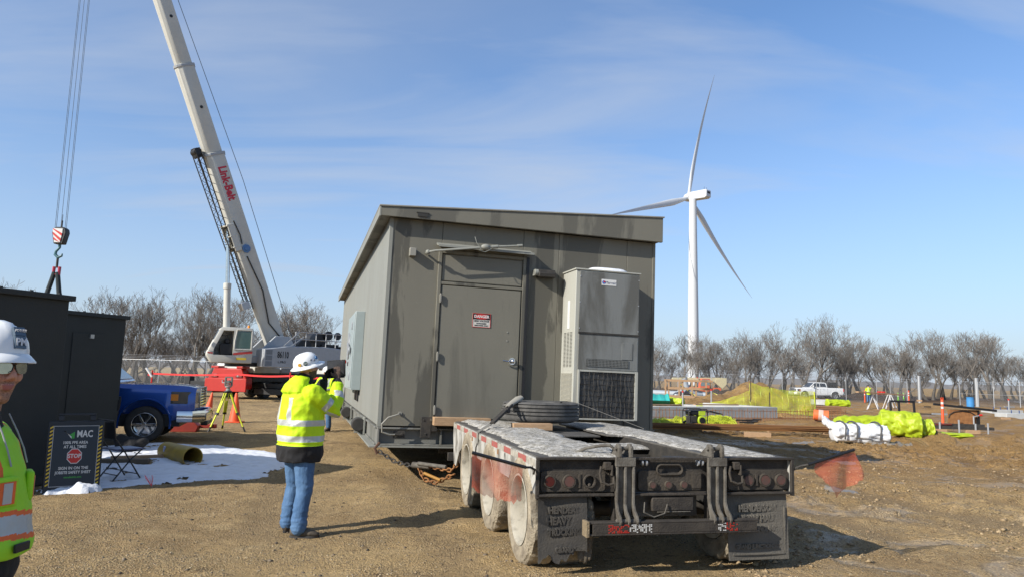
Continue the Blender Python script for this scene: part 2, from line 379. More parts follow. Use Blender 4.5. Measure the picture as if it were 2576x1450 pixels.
def scatter(name, pts, size, m, flat=.7, seed=1, label=None):
    """many small angular stones or clods as one mesh"""
    rg = np.random.default_rng(seed); n = len(pts)
    b = np.array([(1, 0, 0), (0, 1, 0), (-1, 0, 0), (0, -1, 0), (0, 0, 1), (0, 0, -1), (.7, .7, .5), (-.6, .7, -.3)])[:6]
    F = np.array([(0, 1, 4), (1, 2, 4), (2, 3, 4), (3, 0, 4), (1, 0, 5), (2, 1, 5), (3, 2, 5), (0, 3, 5)])
    sz = size(rg, n); V = b[None] * (.6 + .8 * rg.random((n, 6, 1))) + .35 * (rg.random((n, 6, 3)) - .5)
    a = rg.random(n) * 6.28; ca, sa = np.cos(a)[:, None], np.sin(a)[:, None]
    V = np.stack([V[..., 0] * ca - V[..., 1] * sa, V[..., 0] * sa + V[..., 1] * ca, V[..., 2] * flat], -1) * sz[:, None, None] + pts[:, None, :]
    me = bpy.data.meshes.new(name); me.vertices.add(n * 6); me.vertices.foreach_set('co', V.ravel())
    FF = (F[None] + 6 * np.arange(n)[:, None, None]).reshape(-1, 3); me.loops.add(FF.size); me.loops.foreach_set('vertex_index', FF.ravel())
    me.polygons.add(len(FF)); me.polygons.foreach_set('loop_start', np.arange(0, FF.size, 3)); me.update(); me.materials.append(m)
    o = bpy.data.objects.new(name, me); C.objects.link(o); tag(o, label, kind='stuff'); return o
def pebmat(name, cs):
    m = bpy.data.materials.new(name); m.use_nodes = True; tt = m.node_tree; bb = tt.nodes['Principled BSDF']; bb.inputs['Roughness'].default_value = .9; bb.inputs['Specular IOR Level'].default_value = .25
    g2 = tt.nodes.new('ShaderNodeNewGeometry'); r2 = tt.nodes.new('ShaderNodeValToRGB'); tt.links.new(g2.outputs['Random Per Island'], r2.inputs[0])
    e = r2.color_ramp.elements; e[0].color = (*cs[0], 1); e[1].color = (*cs[-1], 1)
    for i, c in enumerate(cs[1:-1]): k = e.new((i + 1) / (len(cs) - 1)); k.color = (*c, 1)
    tt.links.new(r2.outputs[0], bb.inputs['Base Color']); return m
rg = np.random.default_rng(5)
n = 60000; yy = 3.2 + 11 * rg.random(n) ** 1.5; xx = -.80 * yy + rg.random(n) * yy * 1.62
k = (fbm(xx, yy, .8, 3) + .55 * (rg.random(n) - .5) > -.02) | (rg.random(n) < .12); xx, yy = xx[k], yy[k]
scatter('gravel', np.stack([xx, yy, height(xx, yy) + .002], -1), lambda r, n: .004 + .0075 * r.random(n) ** 2.2, pebmat('pebbles', [(.38, .29, .17), (.26, .20, .12), (.46, .37, .24), (.07, .062, .05), (.34, .26, .16), (.11, .10, .085)]), .75, 2, 'tan and grey gravel strewn over the muddy ground')
n = 16000; yy = 4.5 + 26 * rg.random(n) ** 1.6; xx = 2.0 + rg.random(n) * (yy * .82)
k = (fbm(xx, yy, .9, 3) > -.03); xx, yy = xx[k], yy[k]
scatter('mud_clods', np.stack([xx, yy, height(xx, yy) + .004], -1), lambda r, n: .008 + .03 * r.random(n) ** 3.2, pebmat('clods', [(.30, .22, .125), (.17, .12, .07), (.36, .27, .16), (.24, .175, .10)]), .7, 4, 'dried mud clods on the churned ground')
n = 260; yy = 5.5 + 8 * rg.random(n); xx = -4.5 + rg.random(n) * 5
scatter('dark_stones', np.stack([xx, yy, height(xx, yy) + .003], -1), lambda r, n: .008 + .018 * r.random(n) ** 2, pebmat('darkstones', [(.05, .043, .035), (.12, .095, .07), (.2, .16, .11)]), .6, 6, 'dark stones and clods strewn on the gravel')

# ---------------- snow on the ground ----------------
def inside(px, py, poly):
    c = np.zeros(px.shape, bool); n = len(poly)
    for i in range(n):
        (x1, y1), (x2, y2) = poly[i], poly[i - 1]
        cond = ((y1 > py) != (y2 > py)); c ^= cond & (px < (x2 - x1) * (py - y1) / (y2 - y1 + 1e-12) + x1)
    return c
def edge_dist(px, py, poly):
    d = np.full(px.shape, 1e9)
    for i in range(len(poly)):
        a, b = np.array(poly[i - 1]), np.array(poly[i]); ab = b - a
        tt = np.clip(((px - a[0]) * ab[0] + (py - a[1]) * ab[1]) / (ab @ ab), 0, 1)
        d = np.minimum(d, np.hypot(px - a[0] - tt * ab[0], py - a[1] - tt * ab[1]))
    return d
def sheet(name, poly, thick, m, step=.05, rough=.25, holes=0.0, z0=None, parent=None, kind='stuff', label=None, seed=0, fall=.25):
    """a lying sheet of snow, ice or water with ragged edge and uneven top"""
    P = np.array(poly); xs = np.arange(P[:, 0].min() - .3, P[:, 0].max() + .3, step); ys = np.arange(P[:, 1].min() - .3, P[:, 1].max() + .3, step)
    X, Y = np.meshgrid(xs, ys); d = edge_dist(X, Y, poly) * np.where(inside(X, Y, poly), 1, -1)
    d = d + .5 * fall * 2 * fbm(X + seed, Y, 2.2 / max(fall, .05) * .12 + 1, 4)
    if holes: d = np.minimum(d, (fbm(X + 7 + seed, Y, 2.8, 4) + holes) * .8)
    H = thick * np.clip(d / fall, 0, 1) ** .5 * (1 + rough * 2 * fbm(X, Y, 5, 4, .6)) - .012 * (d < 0) - .0
    Zb = (height(X, Y) if z0 is None else z0 + 0 * X); keep = d > -.04
    bm = MB(); vid = {}
    for j in range(len(ys) - 1):
        for i in range(len(xs) - 1):
            if keep[j:j + 2, i:i + 2].all():
                q = []
                for jj, ii in ((j, i), (j, i + 1), (j + 1, i + 1), (j + 1, i)):
                    if (jj, ii) not in vid: vid[jj, ii] = bm.v((X[jj, ii], Y[jj, ii], Zb[jj, ii] + H[jj, ii]))
                    q.append(vid[jj, ii])
                bm.f(q)
    o = bm.build(name, m, parent, ang=80)
    if kind: tag(o, label, kind=kind)
    return o
def G2(*pp): return [tuple(gp(*p)[:2]) for p in pp]
snowg = mat('old_snow', (.62, .65, .71), .6, c2=(.42, .42, .42), sc=6, amt=.5, lo=.45, hi=.75, bump=.3, bsc=18, spec=.3)
sheet('snow', G2((95, 1246), (250, 1230), (385, 1214), (520, 1206), (640, 1198), (712, 1182), (725, 1160), (700, 1140), (640, 1135), (560, 1122), (490, 1118), (400, 1112), (330, 1122), (240, 1125), (190, 1140)), .035, snowg, .03, .3, .36, label='melting snow patch beside the sign and yellow pipe')
pile = [(x, y) for x, y in G2((100, 1246), (248, 1238), (250, 1222), (180, 1216), (110, 1228))]
sheet('snow_pile', pile, .10, snowm, .02, .45, label='lumpy snow heaped at the foot of the black sign', fall=.1)
icem = mat('puddle', (.20, .17, .13), .45, c2=(.30, .27, .23), sc=3, spec=.8)
for i, (x, y, rx, ry) in enumerate(((2130, 1165, 18, 3), (2085, 1140, 25, 3), (2245, 1118, 25, 4), (2120, 1230, 30, 6), (2200, 1118, 20, 3), (2020, 1115, 25, 3))):
    c = gp(x, y); e = gp(x + rx, y); n_ = gp(x, y - ry); w, l = e.x - c.x, n_.y - c.y
    sheet('puddle', [(c.x + w * math.cos(a), c.y + l * math.sin(a)) for a in np.arange(0, 6.28, .5)], .012, icem, max(w, .2) / 9, .1, kind='structure', seed=i * 3)

# far country: a low wooded rise along the horizon
b = MB(); xs = np.arange(-2600, 2600, 14)
for k, (D, hh) in enumerate(((1500, 11), (1900, 14))):
    rs = [[(x, D, -1), (x, D + 40, -1), (x, D + 30, hh * (1 + .5 * nz((x / 60, k, 0)))), (x, D + 5, hh * (.9 + .5 * nz((x / 60, k, 0))))] for x in xs]
    b.rings(rs)
tag(b.build('far_treeline', mat('far_wood', (.16, .16, .17), .95, c2=(.22, .21, .2), sc=.05)), kind='structure')
# ---------------- equipment building on the trailer bed ----------------
def wall_mat(name, col, wet, amt=.85, lo=.50, hi=.535, sc=1.35):
    col = tuple(c * .85 for c in col); wet = tuple(c * .85 for c in wet)
    """painted steel with dried water runs: stretched noise with a crisp edge plus fine grain"""
    m = bpy.data.materials.new(name); m.use_nodes = True; t = m.node_tree; b = t.nodes['Principled BSDF']; ln = t.links.new
    co = t.nodes.new('ShaderNodeTexCoord')
    def noi(scale, st, det=5, ro=.55, dist=0):
        mp = t.nodes.new('ShaderNodeMapping'); mp.inputs['Scale'].default_value = st; ln(co.outputs['Object'], mp.inputs[0])
        n = t.nodes.new('ShaderNodeTexNoise'); n.inputs['Scale'].default_value = scale; n.inputs['Detail'].default_value = det; n.inputs['Roughness'].default_value = ro; n.inputs['Distortion'].default_value = dist
        ln(mp.outputs[0], n.inputs['Vector']); return n.outputs[0]
    def rmp(x, a, b_, lo_=0, hi_=1):
        n = t.nodes.new('ShaderNodeMapRange'); ln(x, n.inputs[0])
        for i, v in enumerate((a, b_, lo_, hi_)): n.inputs[i + 1].default_value = v
        return n.outputs[0]
    def mixc(f, a, bb):
        n = t.nodes.new('ShaderNodeMix'); n.data_type = 'RGBA'
        for v, i in ((f, 0), (a, 6), (bb, 7)):
            if isinstance(v, tuple): n.inputs[i].default_value = (*v, 1)
            elif isinstance(v, float): n.inputs[i].default_value = v
            else: ln(v, n.inputs[i])
        return n.outputs[2]
    c = mixc(rmp(noi(1.3, (1, 1, .5), 6), .35, .65, 0, .6), col, tuple(k * .86 for k in col))
    c = mixc(rmp(noi(sc, (1, 1, .22), 7, .6, .35), lo, hi, 0, amt), c, wet)
    c = mixc(rmp(noi(5, (2.2, 2.2, .16), 5, .7), .60, .74, 0, .5 * amt), c, tuple(k * .75 for k in wet))
    c = mixc(rmp(noi(9, (1, 1, 1), 4, .7), .62, .78, 0, .22), c, tuple(min(1, k * 1.5) for k in col))
    ln(c, b.inputs['Base Color']); b.inputs['Roughness'].default_value = .62
    bp = t.nodes.new('ShaderNodeBump'); bp.inputs['Strength'].default_value = .12; bp.inputs['Distance'].default_value = .01; ln(noi(30, (1, 1, 1)), bp.inputs['Height']); ln(bp.outputs[0], b.inputs['Normal'])
    return m
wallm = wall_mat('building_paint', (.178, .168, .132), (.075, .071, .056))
doorm = wall_mat('door_paint', (.180, .171, .136), (.10, .095, .076), .6, .56, .66)
sidem = wall_mat('sunlit_side_trim_paint', (.26, .265, .235), (.22, .22, .19), .35)  # wall paint made paler to carry the stronger sun; also used for trim
acm = wall_mat('ac_paint', (.20, .208, .20), (.10, .098, .086), .9, .44, .54, 1.5)
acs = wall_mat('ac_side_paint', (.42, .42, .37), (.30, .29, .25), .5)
trimm = mat('trim_grey', (.30, .29, .25), .5, c2=(.2, .19, .16), sc=8)
BW, BL, Z0, Z1 = 4.65, 14.4, .57, 4.14
bld = thing('equipment_building', 'grey-green steel equipment building with water-stained walls loaded on the trailer', 'building', (-2.025, 11.216, 0), R(15.8), ry=.015)
def panelled(x0, x1, seams, y, z0, z1, m):     # a wall face made of separate pans with thin seams
    b = MB(); xs = [x0] + seams + [x1]
    for a, c in zip(xs[:-1], xs[1:]): b.box(a + .003, c - .003, y, y + .06, z0, z1)
    return b
MB().box(.02, BW - .02, .05, BL - .02, Z0 + .28, Z1).build('wall_core', darksteel, bld)
fw = panelled(0, BW, [.85, 2.23, 2.86, 4.12], 0, Z0 + .30, Z1, wallm).build('front_wall', wallm, bld, .004)
b = MB(); ys = [0.061 + i * (BL - .062) / 12 for i in range(13)]
for a, c in zip(ys[:-1], ys[1:]): b.box(-.003, .03, a + .002, c - .002, Z0 + .30, Z1)
b.build('side_wall', sidem, bld, .003, label='long side wall with stronger sunlight put into its paler paint')
b = MB()
for a, c in zip(ys[:-1], ys[1:]): b.box(BW - .03, BW + .003, a + .002, c - .002, Z0 + .30, Z1)
b.build('side_wall', wallm, bld, .003)
MB().box(0, BW, BL, BL + .05, Z0 + .3, Z1).build('rear_wall', wallm, bld)
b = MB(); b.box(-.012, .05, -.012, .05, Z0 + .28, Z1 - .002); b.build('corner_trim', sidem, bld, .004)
b = MB(); b.box(BW - .04, BW + .012, -.012, .05, Z0 + .28, Z1 - .002); b.build('corner_trim', wallm, bld, .004)
# skid base
b = MB()
for y in (-.02, BL - .1):
    b.box(.0, BW, y, y + .14, Z0, Z0 + .025); b.box(.0, BW, y, y + .14, Z0 + .25, Z0 + .275); b.box(.0, BW, y + .1, y + .12, Z0 + .026, Z0 + .249)
for x in (-.03, BW - .11):
    b.box(x, x + .14, .125, BL - .11, Z0 - .002, Z0 + .023); b.box(x, x + .14, .125, BL - .11, Z0 + .247, Z0 + .272); b.box(x + .03, x + .045, .125, BL - .11, Z0 + .024, Z0 + .246)
for x in (.0, .98, 2.3, 3.5, BW - .03): b.box(x, x + .03, -.015, .08, Z0 + .026, Z0 + .249)
b.build('skid_frame', wall_mat('skid_paint', (.20, .20, .18), (.12, .12, .10), .7), bld, .003)
b = MB(); b.box(-.02, BW + .02, -.02, .05, Z0 - .03, Z0 - .004); b.box(-.12, .06, -.05, 14, Z0 - .03, Z0 - .005); b.build('base_flange', sidem, bld, .003)
# roof: slab sloping up to the right with a wedge shaped front fascia
b = MB(); b.prism([(-.17, Z1 - .02), (BW + .07, Z1 + .0), (BW + .07, 4.58), (-.17, 4.27)], 1, -.17, -.11); b.build('fascia', wall_mat('fascia_paint', (.185, .176, .14), (.105, .10, .081), .85, .47, .51, 1.2), bld, .006)
b = MB(); b.prism([(-.165, Z1 + .012), (BW + .065, Z1 + .02), (BW + .065, 4.555), (-.165, 4.25)], 1, -.108, BL + .12); b.build('roof', wallm, bld, .004)
b = MB(); b.prism([(-.2, Z1 - .03), (-.17, Z1 - .03), (-.17, 4.30), (-.2, 4.28)], 1, -.172, BL + .14); b.build('eave_trim', sidem, bld, .004)
b = MB(); b.prism([(-.205, 4.265), (BW + .09, 4.577), (BW + .09, 4.60), (-.205, 4.288)], 1, -.19, BL + .14); b.build('roof_edge', trimm, bld, .003)
b = MB(); b.box(.38, .58, -.19, -.171, 4.215, 4.228); b.box(.40, .56, -.188, -.172, 4.16, 4.213); b.build('roof_clip', mat('dark_slot', (.03, .03, .028), .8), bld)
# door set
b = MB(); z0, z1 = 1.0, 3.68
for x in (.80, 2.225): b.box(x, x + .055, -.045, -.001, z0, z1)
b.box(.856, 2.224, -.043, -.001, z1 - .05, z1); b.box(.856, 2.224, -.040, -.001, 3.125, 3.17)
b.box(.80, 2.28, -.06, -.001, .955, .998)
b.build('door_frame', wallm, bld, .004)
MB().box(.87, 2.21, -.022, -.002, 3.19, 3.61).build('transom_panel', doorm, bld, .004)
door = MB().box(.875, 2.205, -.03, -.002, 1.01, 3.11).build('door', doorm, bld, .005)
MB().box(2.281, 2.33, -.05, -.001, z0, z1).build('door_jamb_seal', black, bld, .002)
b = MB()
b.cyl((2.10, -.031, 1.95), (2.10, -.045, 1.95), .055, n=20); b.cyl((2.10, -.045, 1.95), (2.10, -.09, 1.95), .014); b.sph((2.10, -.105, 1.95), .035, sc=(1, .7, 1)); b.tube([(2.08, -.09, 1.95), (2.0, -.10, 1.945), (1.93, -.09, 1.955)], .012)
b.build('handle', chrome, door)
for z in (2.9, 1.97, 1.13):
    MB().box(.845, .872, -.075, -.031, z - .06, z + .06).cyl((.86, -.06, z - .075), (.86, -.06, z + .075), .012).build('hinge', trimm, door, .002)
for z in (2.28, 2.42): MB().cyl((2.0, -.031, z), (2.0, -.038, z), .012, n=10).build('bolt', trimm, door)
sg = MB().box(1.405, 1.705, -.036, -.0305, 2.475, 2.70).build('danger_sign', mat('sign_white', (.62, .60, .55), .5, c2=(.4, .38, .33), sc=20), door, .001)
b = MB(); b.box(1.41, 1.70, -.0385, -.0365, 2.60, 2.695); b.build('sign_header', black, sg)
b = MB(); b.cyl((1.555, -.0405, 2.648), (1.555, -.0388, 2.648), 1, n=28)
for v in b.bm.verts: v.co.x = 1.555 + (v.co.x - 1.555) * .125; v.co.z = 2.648 + (v.co.z - 2.648) * .041
b.build('sign_oval', red, sg)
b = MB()
for q in ((1.405, 1.705, 2.475, 2.481), (1.405, 1.705, 2.694, 2.70), (1.405, 1.411, 2.481, 2.694), (1.699, 1.705, 2.481, 2.694)): b.box(q[0], q[1], -.0392, -.0366, q[2], q[3])
b.build('sign_border', red, sg)
text('DANGER', .062, white, sg, Matrix.Translation((1.555, -.0425, 2.648)) @ FRONT, ext=.0005, bold=.002)
text('HIGH VOLTAGE', .036, black, sg, Matrix.Translation((1.555, -.0375, 2.575)) @ FRONT, ext=.0005, bold=.001)
text('AUTHORIZED', .027, black, sg, Matrix.Translation((1.555, -.0375, 2.535)) @ FRONT, ext=.0005, bold=.001)
text('PERSONNEL ONLY', .027, black, sg, Matrix.Translation((1.555, -.0375, 2.503)) @ FRONT, ext=.0005, bold=.001)
b = MB(); b.prism([(-.001, 3.80), (-.10, 3.755), (-.21, 3.735), (-.21, 3.72), (-.10, 3.735), (-.001, 3.77)], 0, .76, 2.36); b.box(.76, 2.36, -.214, -.2105, 3.70, 3.737); b.build('door_hood', sidem, bld, .002)
b = MB(); b.tube([(.60, -.02, 3.60), (.585, -.10, 3.595), (.60, -.18, 3.60), (.70, -.24, 3.62), (1.45, -.25, 3.735), (1.60, -.25, 3.76), (2.10, -.25, 3.825)], .018, 10); b.sph((.60, -.17, 3.6), .04); b.cyl((2.05, -.25, 3.818), (2.13, -.25, 3.829), .026); b.sph((1.52, -.25, 3.75), .05, sc=(1.6, 1, 1)); b.cyl((1.62, -.25, 3.76), (1.72, -.25, 3.775), .03)
b.tube([(1.44, -.26, 3.72), (1.36, -.28, 3.80), (1.33, -.26, 3.90)], .006, 6); b.tube([(1.44, -.26, 3.72), (1.40, -.30, 3.68), (1.50, -.3, 3.66), (1.60, -.27, 3.72)], .006, 6)
b.build('conduit_pipe', sidem, bld)
MB().box(.32, .42, -.12, -.001, 3.53, 3.66).build('junction_box', trimm, bld, .006)
b = MB(); b.cyl((2.40, -.12, 3.43), (2.46, -.12, 3.43), .055, n=16); b.box(2.40, 2.44, -.12, -.001, 3.38, 3.48); b.build('lamp_bracket', sidem, bld, .004)
b = MB(); b.prism([(-.02, 3.36), (-.19, 3.36), (-.20, 3.42), (-.13, 3.49), (-.02, 3.49)], 0, 2.461, 2.76); b.build('wall_lamp', darksteel, bld, .008)
# wall mounted air conditioner
ac = MB().box(2.96, 4.08, -.60, -.001, 1.08, 3.46).build('air_conditioner', acs, bld, .008)
MB().box(2.94, 4.10, -.62, -.001, 3.461, 3.485).build('ac_top', acs, ac, .004)
MB().box(3.02, 4.07, -.618, -.601, 2.46, 3.44).build('ac_cover_upper', acm, ac, .004)
MB().box(3.03, 4.065, -.612, -.601, 1.87, 2.435).build('ac_cover_lower', acm, ac, .004)
MB().box(3.02, 4.085, -.625, -.6005, 2.437, 2.457).build('ac_drip_rail', darksteel, ac)
MB().box(3.78, 3.97, -.619, -.6125, 2.05, 2.32).build('ac_hatch', acm, ac, .002)
b = MB(); b.box(3.17, 3.90, -.6155, -.6125, 1.915, 2.04); b.build('grille_slot', black, ac)
b = MB()
for i in range(30): x = 3.18 + i * .0245; b.box(x, x + .007, -.6225, -.6157, 1.92, 2.035)
for i in range(5): b.box(3.17, 3.90, -.624, -.6228, 1.92 + i * .026, 1.926 + i * .026)
b.build('grille', acm, ac, label='row of thin louvre bars')
MB().box(3.06, 4.02, -.6055, -.601, 1.10, 1.83).build('coil_backing', mat('coil_dark', (.03, .032, .033), .7, c2=(.12, .12, .12), sc=5, amt=.6, lo=.5), ac)
b = MB()
for i in range(52): z = 1.105 + i * .0138; b.box(3.06, 4.02, -.6085, -.6058, z, z + .0045)
b.build('coil_fins', mat('fin', (.16, .16, .155), .5, .4, c2=(.05, .05, .05), sc=4, amt=.9), ac)
b = MB()
for i in range(13): x = 3.07 + i * .078; b.tube([(x + .008 * math.sin(k * 1.7 + i), -.62 - .008 * math.sin(k + i * 2), 1.09 + k * .074) for k in range(11)], .0035, 4)
for i in range(9): z = 1.12 + i * .085; b.tube([(3.05 + k * .098, -.622 - .008 * math.sin(k * 1.3 + i), z + .006 * math.sin(k * 2 + i)) for k in range(11)], .0035, 4)
b.build('wire_guard', darksteel, ac)
b = MB()
for q in ((3.03, 3.06, 1.08, 1.86), (4.02, 4.07, 1.08, 1.86), (3.06, 4.02, 1.832, 1.86), (3.06, 4.02, 1.075, 1.098)): b.box(q[0], q[1], -.632, -.601, q[2], q[3])
b.build('guard_frame', acs, ac, .003)
b = MB()
for i in range(26):
    for j in range(3): b.box(2.956, 2.9595, -.50 + j * .14, -.40 + j * .14, 1.90 + i * .022, 1.908 + i * .022)
b.build('side_louvre', darksteel, ac)
b = MB(); b.box(2.95, 2.9595, -.54, -.06, 1.12, 1.80); b.build('side_screen', mat('screen_dirty', (.50, .47, .38), .6, c2=(.25, .23, .18), sc=30, stretch=(1, 1, 4), amt=.9), ac)
b = MB()
for i in range(34): b.box(2.944, 2.9495, -.54, -.06, 1.125 + i * .02, 1.134 + i * .02)
b.build('side_screen_slats', sidem, ac)
bd = MB().box(3.395, 3.655, -.6225, -.6185, 3.235, 3.335).build('maker_badge', white, ac, .002)
b = MB(); b.cyl((3.432, -.6245, 3.285), (3.432, -.623, 3.285), .03, n=20); b.build('badge_emblem', mat('badge_blue', (.05, .16, .5), .4), bd)
b = MB(); b.cyl((3.441, -.6255, 3.293), (3.441, -.6248, 3.293), .015, n=20); b.build('badge_emblem', red, bd)
text('Marvair', .062, mat('badge_ink', (.03, .05, .12), .5), bd, Matrix.Translation((3.555, -.6235, 3.282)) @ FRONT, ext=.0004)
b = MB(); b.box(2.9545, 2.9595, -.36, -.26, 2.52, 2.98); b.build('rating_label', white, ac)
for i in range(6): MB().cyl((3.03 + (i % 2) * 1.03, -.625, 2.52 + (i // 2) * .42), (3.03 + (i % 2) * 1.03, -.601, 2.52 + (i // 2) * .42), .009, n=8).build('screw', steel, ac)
b = MB(); b.loft([((3.6, -.32, 3.486), .36, .22, (0, 0, 1)), ((3.6, -.32, 3.525), .35, .2, (0, 0, 1)), ((3.61, -.32, 3.552), .29, .15, (0, 0, 1)), ((3.62, -.32, 3.562), .14, .07, (0, 0, 1))], 20, pw=.7)
sn = b.build('snow_cap', snowm, None, ang=80); sn.matrix_world = bld.matrix_basis.copy(); tag(sn, 'flat cap of snow on top of the wall air conditioner', kind='stuff')
# small front fittings
b = MB(); b.tube([(.33, -.005, 1.06), (.30, -.09, 1.05), (.14, -.12, 1.0), (.05, -.12, .9), (.06, -.11, .78), (.18, -.10, .74), (.26, -.08, .74)], .014, 8); b.cyl((.33, -.02, 1.06), (.33, -.002, 1.06), .03); b.build('ground_cable', trimm, bld)
b = MB(); b.box(.24, .42, -.05, -.021, .69, .80); b.cyl((.28, -.07, .745), (.28, -.05, .745), .018); b.cyl((.37, -.07, .745), (.37, -.05, .745), .018); b.box(.29, .36, -.075, -.05, .73, .75); b.build('ground_lug', darksteel, bld, .003)
b = MB(); b.box(.66, .82, -.055, -.021, .70, 1.02); b.box(.66, .92, -.05, -.022, .80, .99); b.cyl((.70, -.065, .97), (.70, -.05, .97), .014); b.cyl((.74, -.065, .76), (.74, -.05, .76), .014); b.build('tie_down_plate', darksteel, bld, .003)
MB().box(2.33, 2.46, -.10, -.001, 1.0, 1.13).build('outlet_box', sidem, bld, .01)
# disconnect switch and lifting rollers on the long side
dsc = MB().box(-.20, -.004, 4.05, 6.6, 1.30, 2.95).build('disconnect_box', mat('switch_grey', (.34, .40, .40), .4, c2=(.30, .35, .35)), bld, .01)
MB().box(-.216, -.201, 4.10, 5.25, 1.34, 2.91).build('box_door', mat('switch_grey', (.3, .3, .3)), dsc, .006)
b = MB(); b.cyl((-.24, 5.45, 2.25), (-.217, 5.45, 2.25), .30, n=24); b.beam((-.26, 5.4, 2.28), (-.26, 4.55, 2.12), .02, .12); b.cyl((-.28, 4.6, 2.13), (-.24, 4.6, 2.13), .09); b.build('handle', steel, dsc, .003)
MB().box(-.30, -.245, 5.6, 6.05, 1.86, 1.93).build('lock_tag', red, dsc, .01)
for z in (1.5, 2.6): MB().box(-.235, -.217, 4.6, 4.75, z, z + .16).build('latch', steel, dsc, .004)
for y in (4.4, 5.1): MB().box(-.03, -.004, y, y + .35, 1.06, 1.28).build('side_vent', black, bld)
for y in (2.05, 6.0, 9.8, 13.0):
    rl = MB().cyl((-.15, y - .13, Z0 + .17), (-.15, y + .13, Z0 + .17), .12, n=22).build('lifting_roller', rubber, bld, .015)
    b = MB(); b.box(-.20, -.035, y + .15, y + .17, Z0 + .0, Z0 + .30); b.box(-.06, -.031, y - .149, y + .149, Z0, Z0 + .30); b.build('roller_bracket', sidem, rl, .004)
b = MB()
for i in range(5): b.tube([(-.10 + .1 * i / 5, -.02 - .01 * i, Z0 - .06 - i * .07), (-.06 + .1 * i / 5, -.03, Z0 - .1 - i * .07)], .03, 6)
tim = MB().box(.84, 1.75, -.20, -.03, .90, 1.03).build('timber_beam', wood, None, .006); tim.matrix_world = bld.matrix_basis.copy(); tag(tim, 'raw timber beam wedged between the building base and the trailer deck', 'timber')
# ---------------- lowboy trailer ----------------
tr = thing('lowboy_trailer', 'dirty three-axle heavy-haul trailer with snow on its rear deck carrying the building', 'trailer', (.252, 6.22, 0), R(13.3))
TM = tr.matrix_basis.copy()
TW, TL, DZ = 2.45, 4.55, 1.0
sidepaint = mat('side_rail_paint', (.47, .46, .42), .7, c2=(.12, .11, .09), sc=5, stretch=(1, 1, .5), amt=.85, lo=.45, hi=.62)
WY = (.55, 1.95, 3.35)
def rail_outline():
    p = [(0.0, DZ - .012), (0.0, .69)]
    for wy in WY:
        rr = .56
        a0 = math.asin((.69 - .36) / rr)
        for k in range(13):
            a = math.pi - a0 - (math.pi - 2 * a0) * k / 12; p.append((wy + rr * math.cos(a), .36 + rr * math.sin(a)))
    p += [(4.0, .62), (4.25, .40), (4.42, .42), (TL + .02, .80), (TL, DZ - .012)]
    return p
ro = rail_outline()
for x, nm in ((0, 'left'), (TW - .02, 'right')):
    o = MB().prism(ro, 0, x, x + .02).build('side_rail', sidepaint, tr)
    holes = []
    for (y, z) in ((.13, .87), (1.27, .87), (1.2, .76), (2.6, .88), (2.72, .78), (3.98, .85), (4.2, .60)):
        h = MB(); h.cyl((x - .1, y, z), (x + .1, y, z), .028, n=12)
        for v in h.bm.verts: v.co.z = z + (v.co.z - z) * 1.7
        holes.append(h)
    hb = MB(TM)
    H = MB()
    for (y, z) in ((.13, .87), (1.22, .86), (2.63, .86), (3.98, .85), (4.2, .60)): H.rings([[Vector((x + s, y + .028 * math.cos(a), z + .05 * math.sin(a))) for a in [6.283 * k / 12 for k in range(12)]] for s in (-.1, .1)])
    cut(o, H)
    for hh in holes: hh.bm.free()
    hb.bm.free()
b = MB()
for i, y in enumerate(np.arange(.06, 4.3, .30)):
    b.mi = 0 if i % 2 else 2; b.box(-.0035, -.0005, y, y + .285, .918, .975)
b.build('reflective_strip', [mat('tape_red', (.40, .07, .06), .6, c2=(.30, .17, .14), sc=20, amt=.8)] * 2 + [mat('tape_white', (.50, .47, .40), .5, c2=(.25, .23, .19), sc=20, amt=.8)], tr)
for y in (1.5, 3.0): MB().box(-.004, -.0005, y, y + .06, .86, .91).build('side_marker', mat('amber', (.3, .15, .06), .5), tr)
# deck plates
dk = mat('deck_steel', (.07, .065, .058), .75, .2, c2=(.14, .13, .115), sc=5, amt=.9, bump=.3)
b = MB(); b.box(.021, .90, .0, 2.55, DZ - .02, DZ); b.box(.021, .95, 2.553, TL, DZ - .02, DZ); b.build('deck', dk, tr, .004)
b = MB(); b.prism([(1.72, .0), (2.429, .0), (2.429, TL), (1.55, TL), (1.55, 2.4), (1.72, 2.3)], 2, DZ - .02, DZ); b.build('deck', dk, tr, .004)
b = MB(); b.box(.955, 1.545, 2.6, TL, DZ - .05, DZ - .03); b.box(.905, 1.715, 1.55, 1.95, DZ - .10, DZ - .07); b.build('centre_plate', dk, tr, .004)
b = MB()
for x in (.86, 1.72): b.box(x, x + .03, .03, TL, .55, DZ - .021)
for y in (.9, 1.5, 2.2, 2.9, 3.8): b.box(.891, 1.719, y, y + .10, .60, .86)
for y in WY: b.cyl((.1, y, .47), (TW - .1, y, .47), .07, n=12)
for y in WY:
    for x in (.75, 1.68): b.beam((x, y, .42), (x, y + .6, .72), .08, .1)
b.box(.95, 1.5, 1.2, 1.35, .55, .7)
b.build('inner_frame', darksteel, tr, .004)
b = MB(); b.box(1.42, 1.66, .42, .60, .83, .95); b.cyl((1.60, .52, .90), (1.60, .35, .90), .05); b.cyl((1.5, .40, .91), (1.5, .44, .91), .05); b.cyl((1.60, .52, .9), (1.85, .45, .86), .03); b.build('hydraulic_block', darksteel, tr, .006)
# bed and gooseneck ahead of the axles, mostly beneath the building
b = MB()
for x in (.35, TW - .55): b.box(x, x + .2, TL + .05, 19.5, .36, .53)
for y in np.arange(5.0, 19, 1.0): b.box(.0, TW, y, y + .08, .38, .50)
b.box(.1, TW - .1, 3.98, TL + .04, .40, .55)
b.build('well_beams', darksteel, tr, .004)
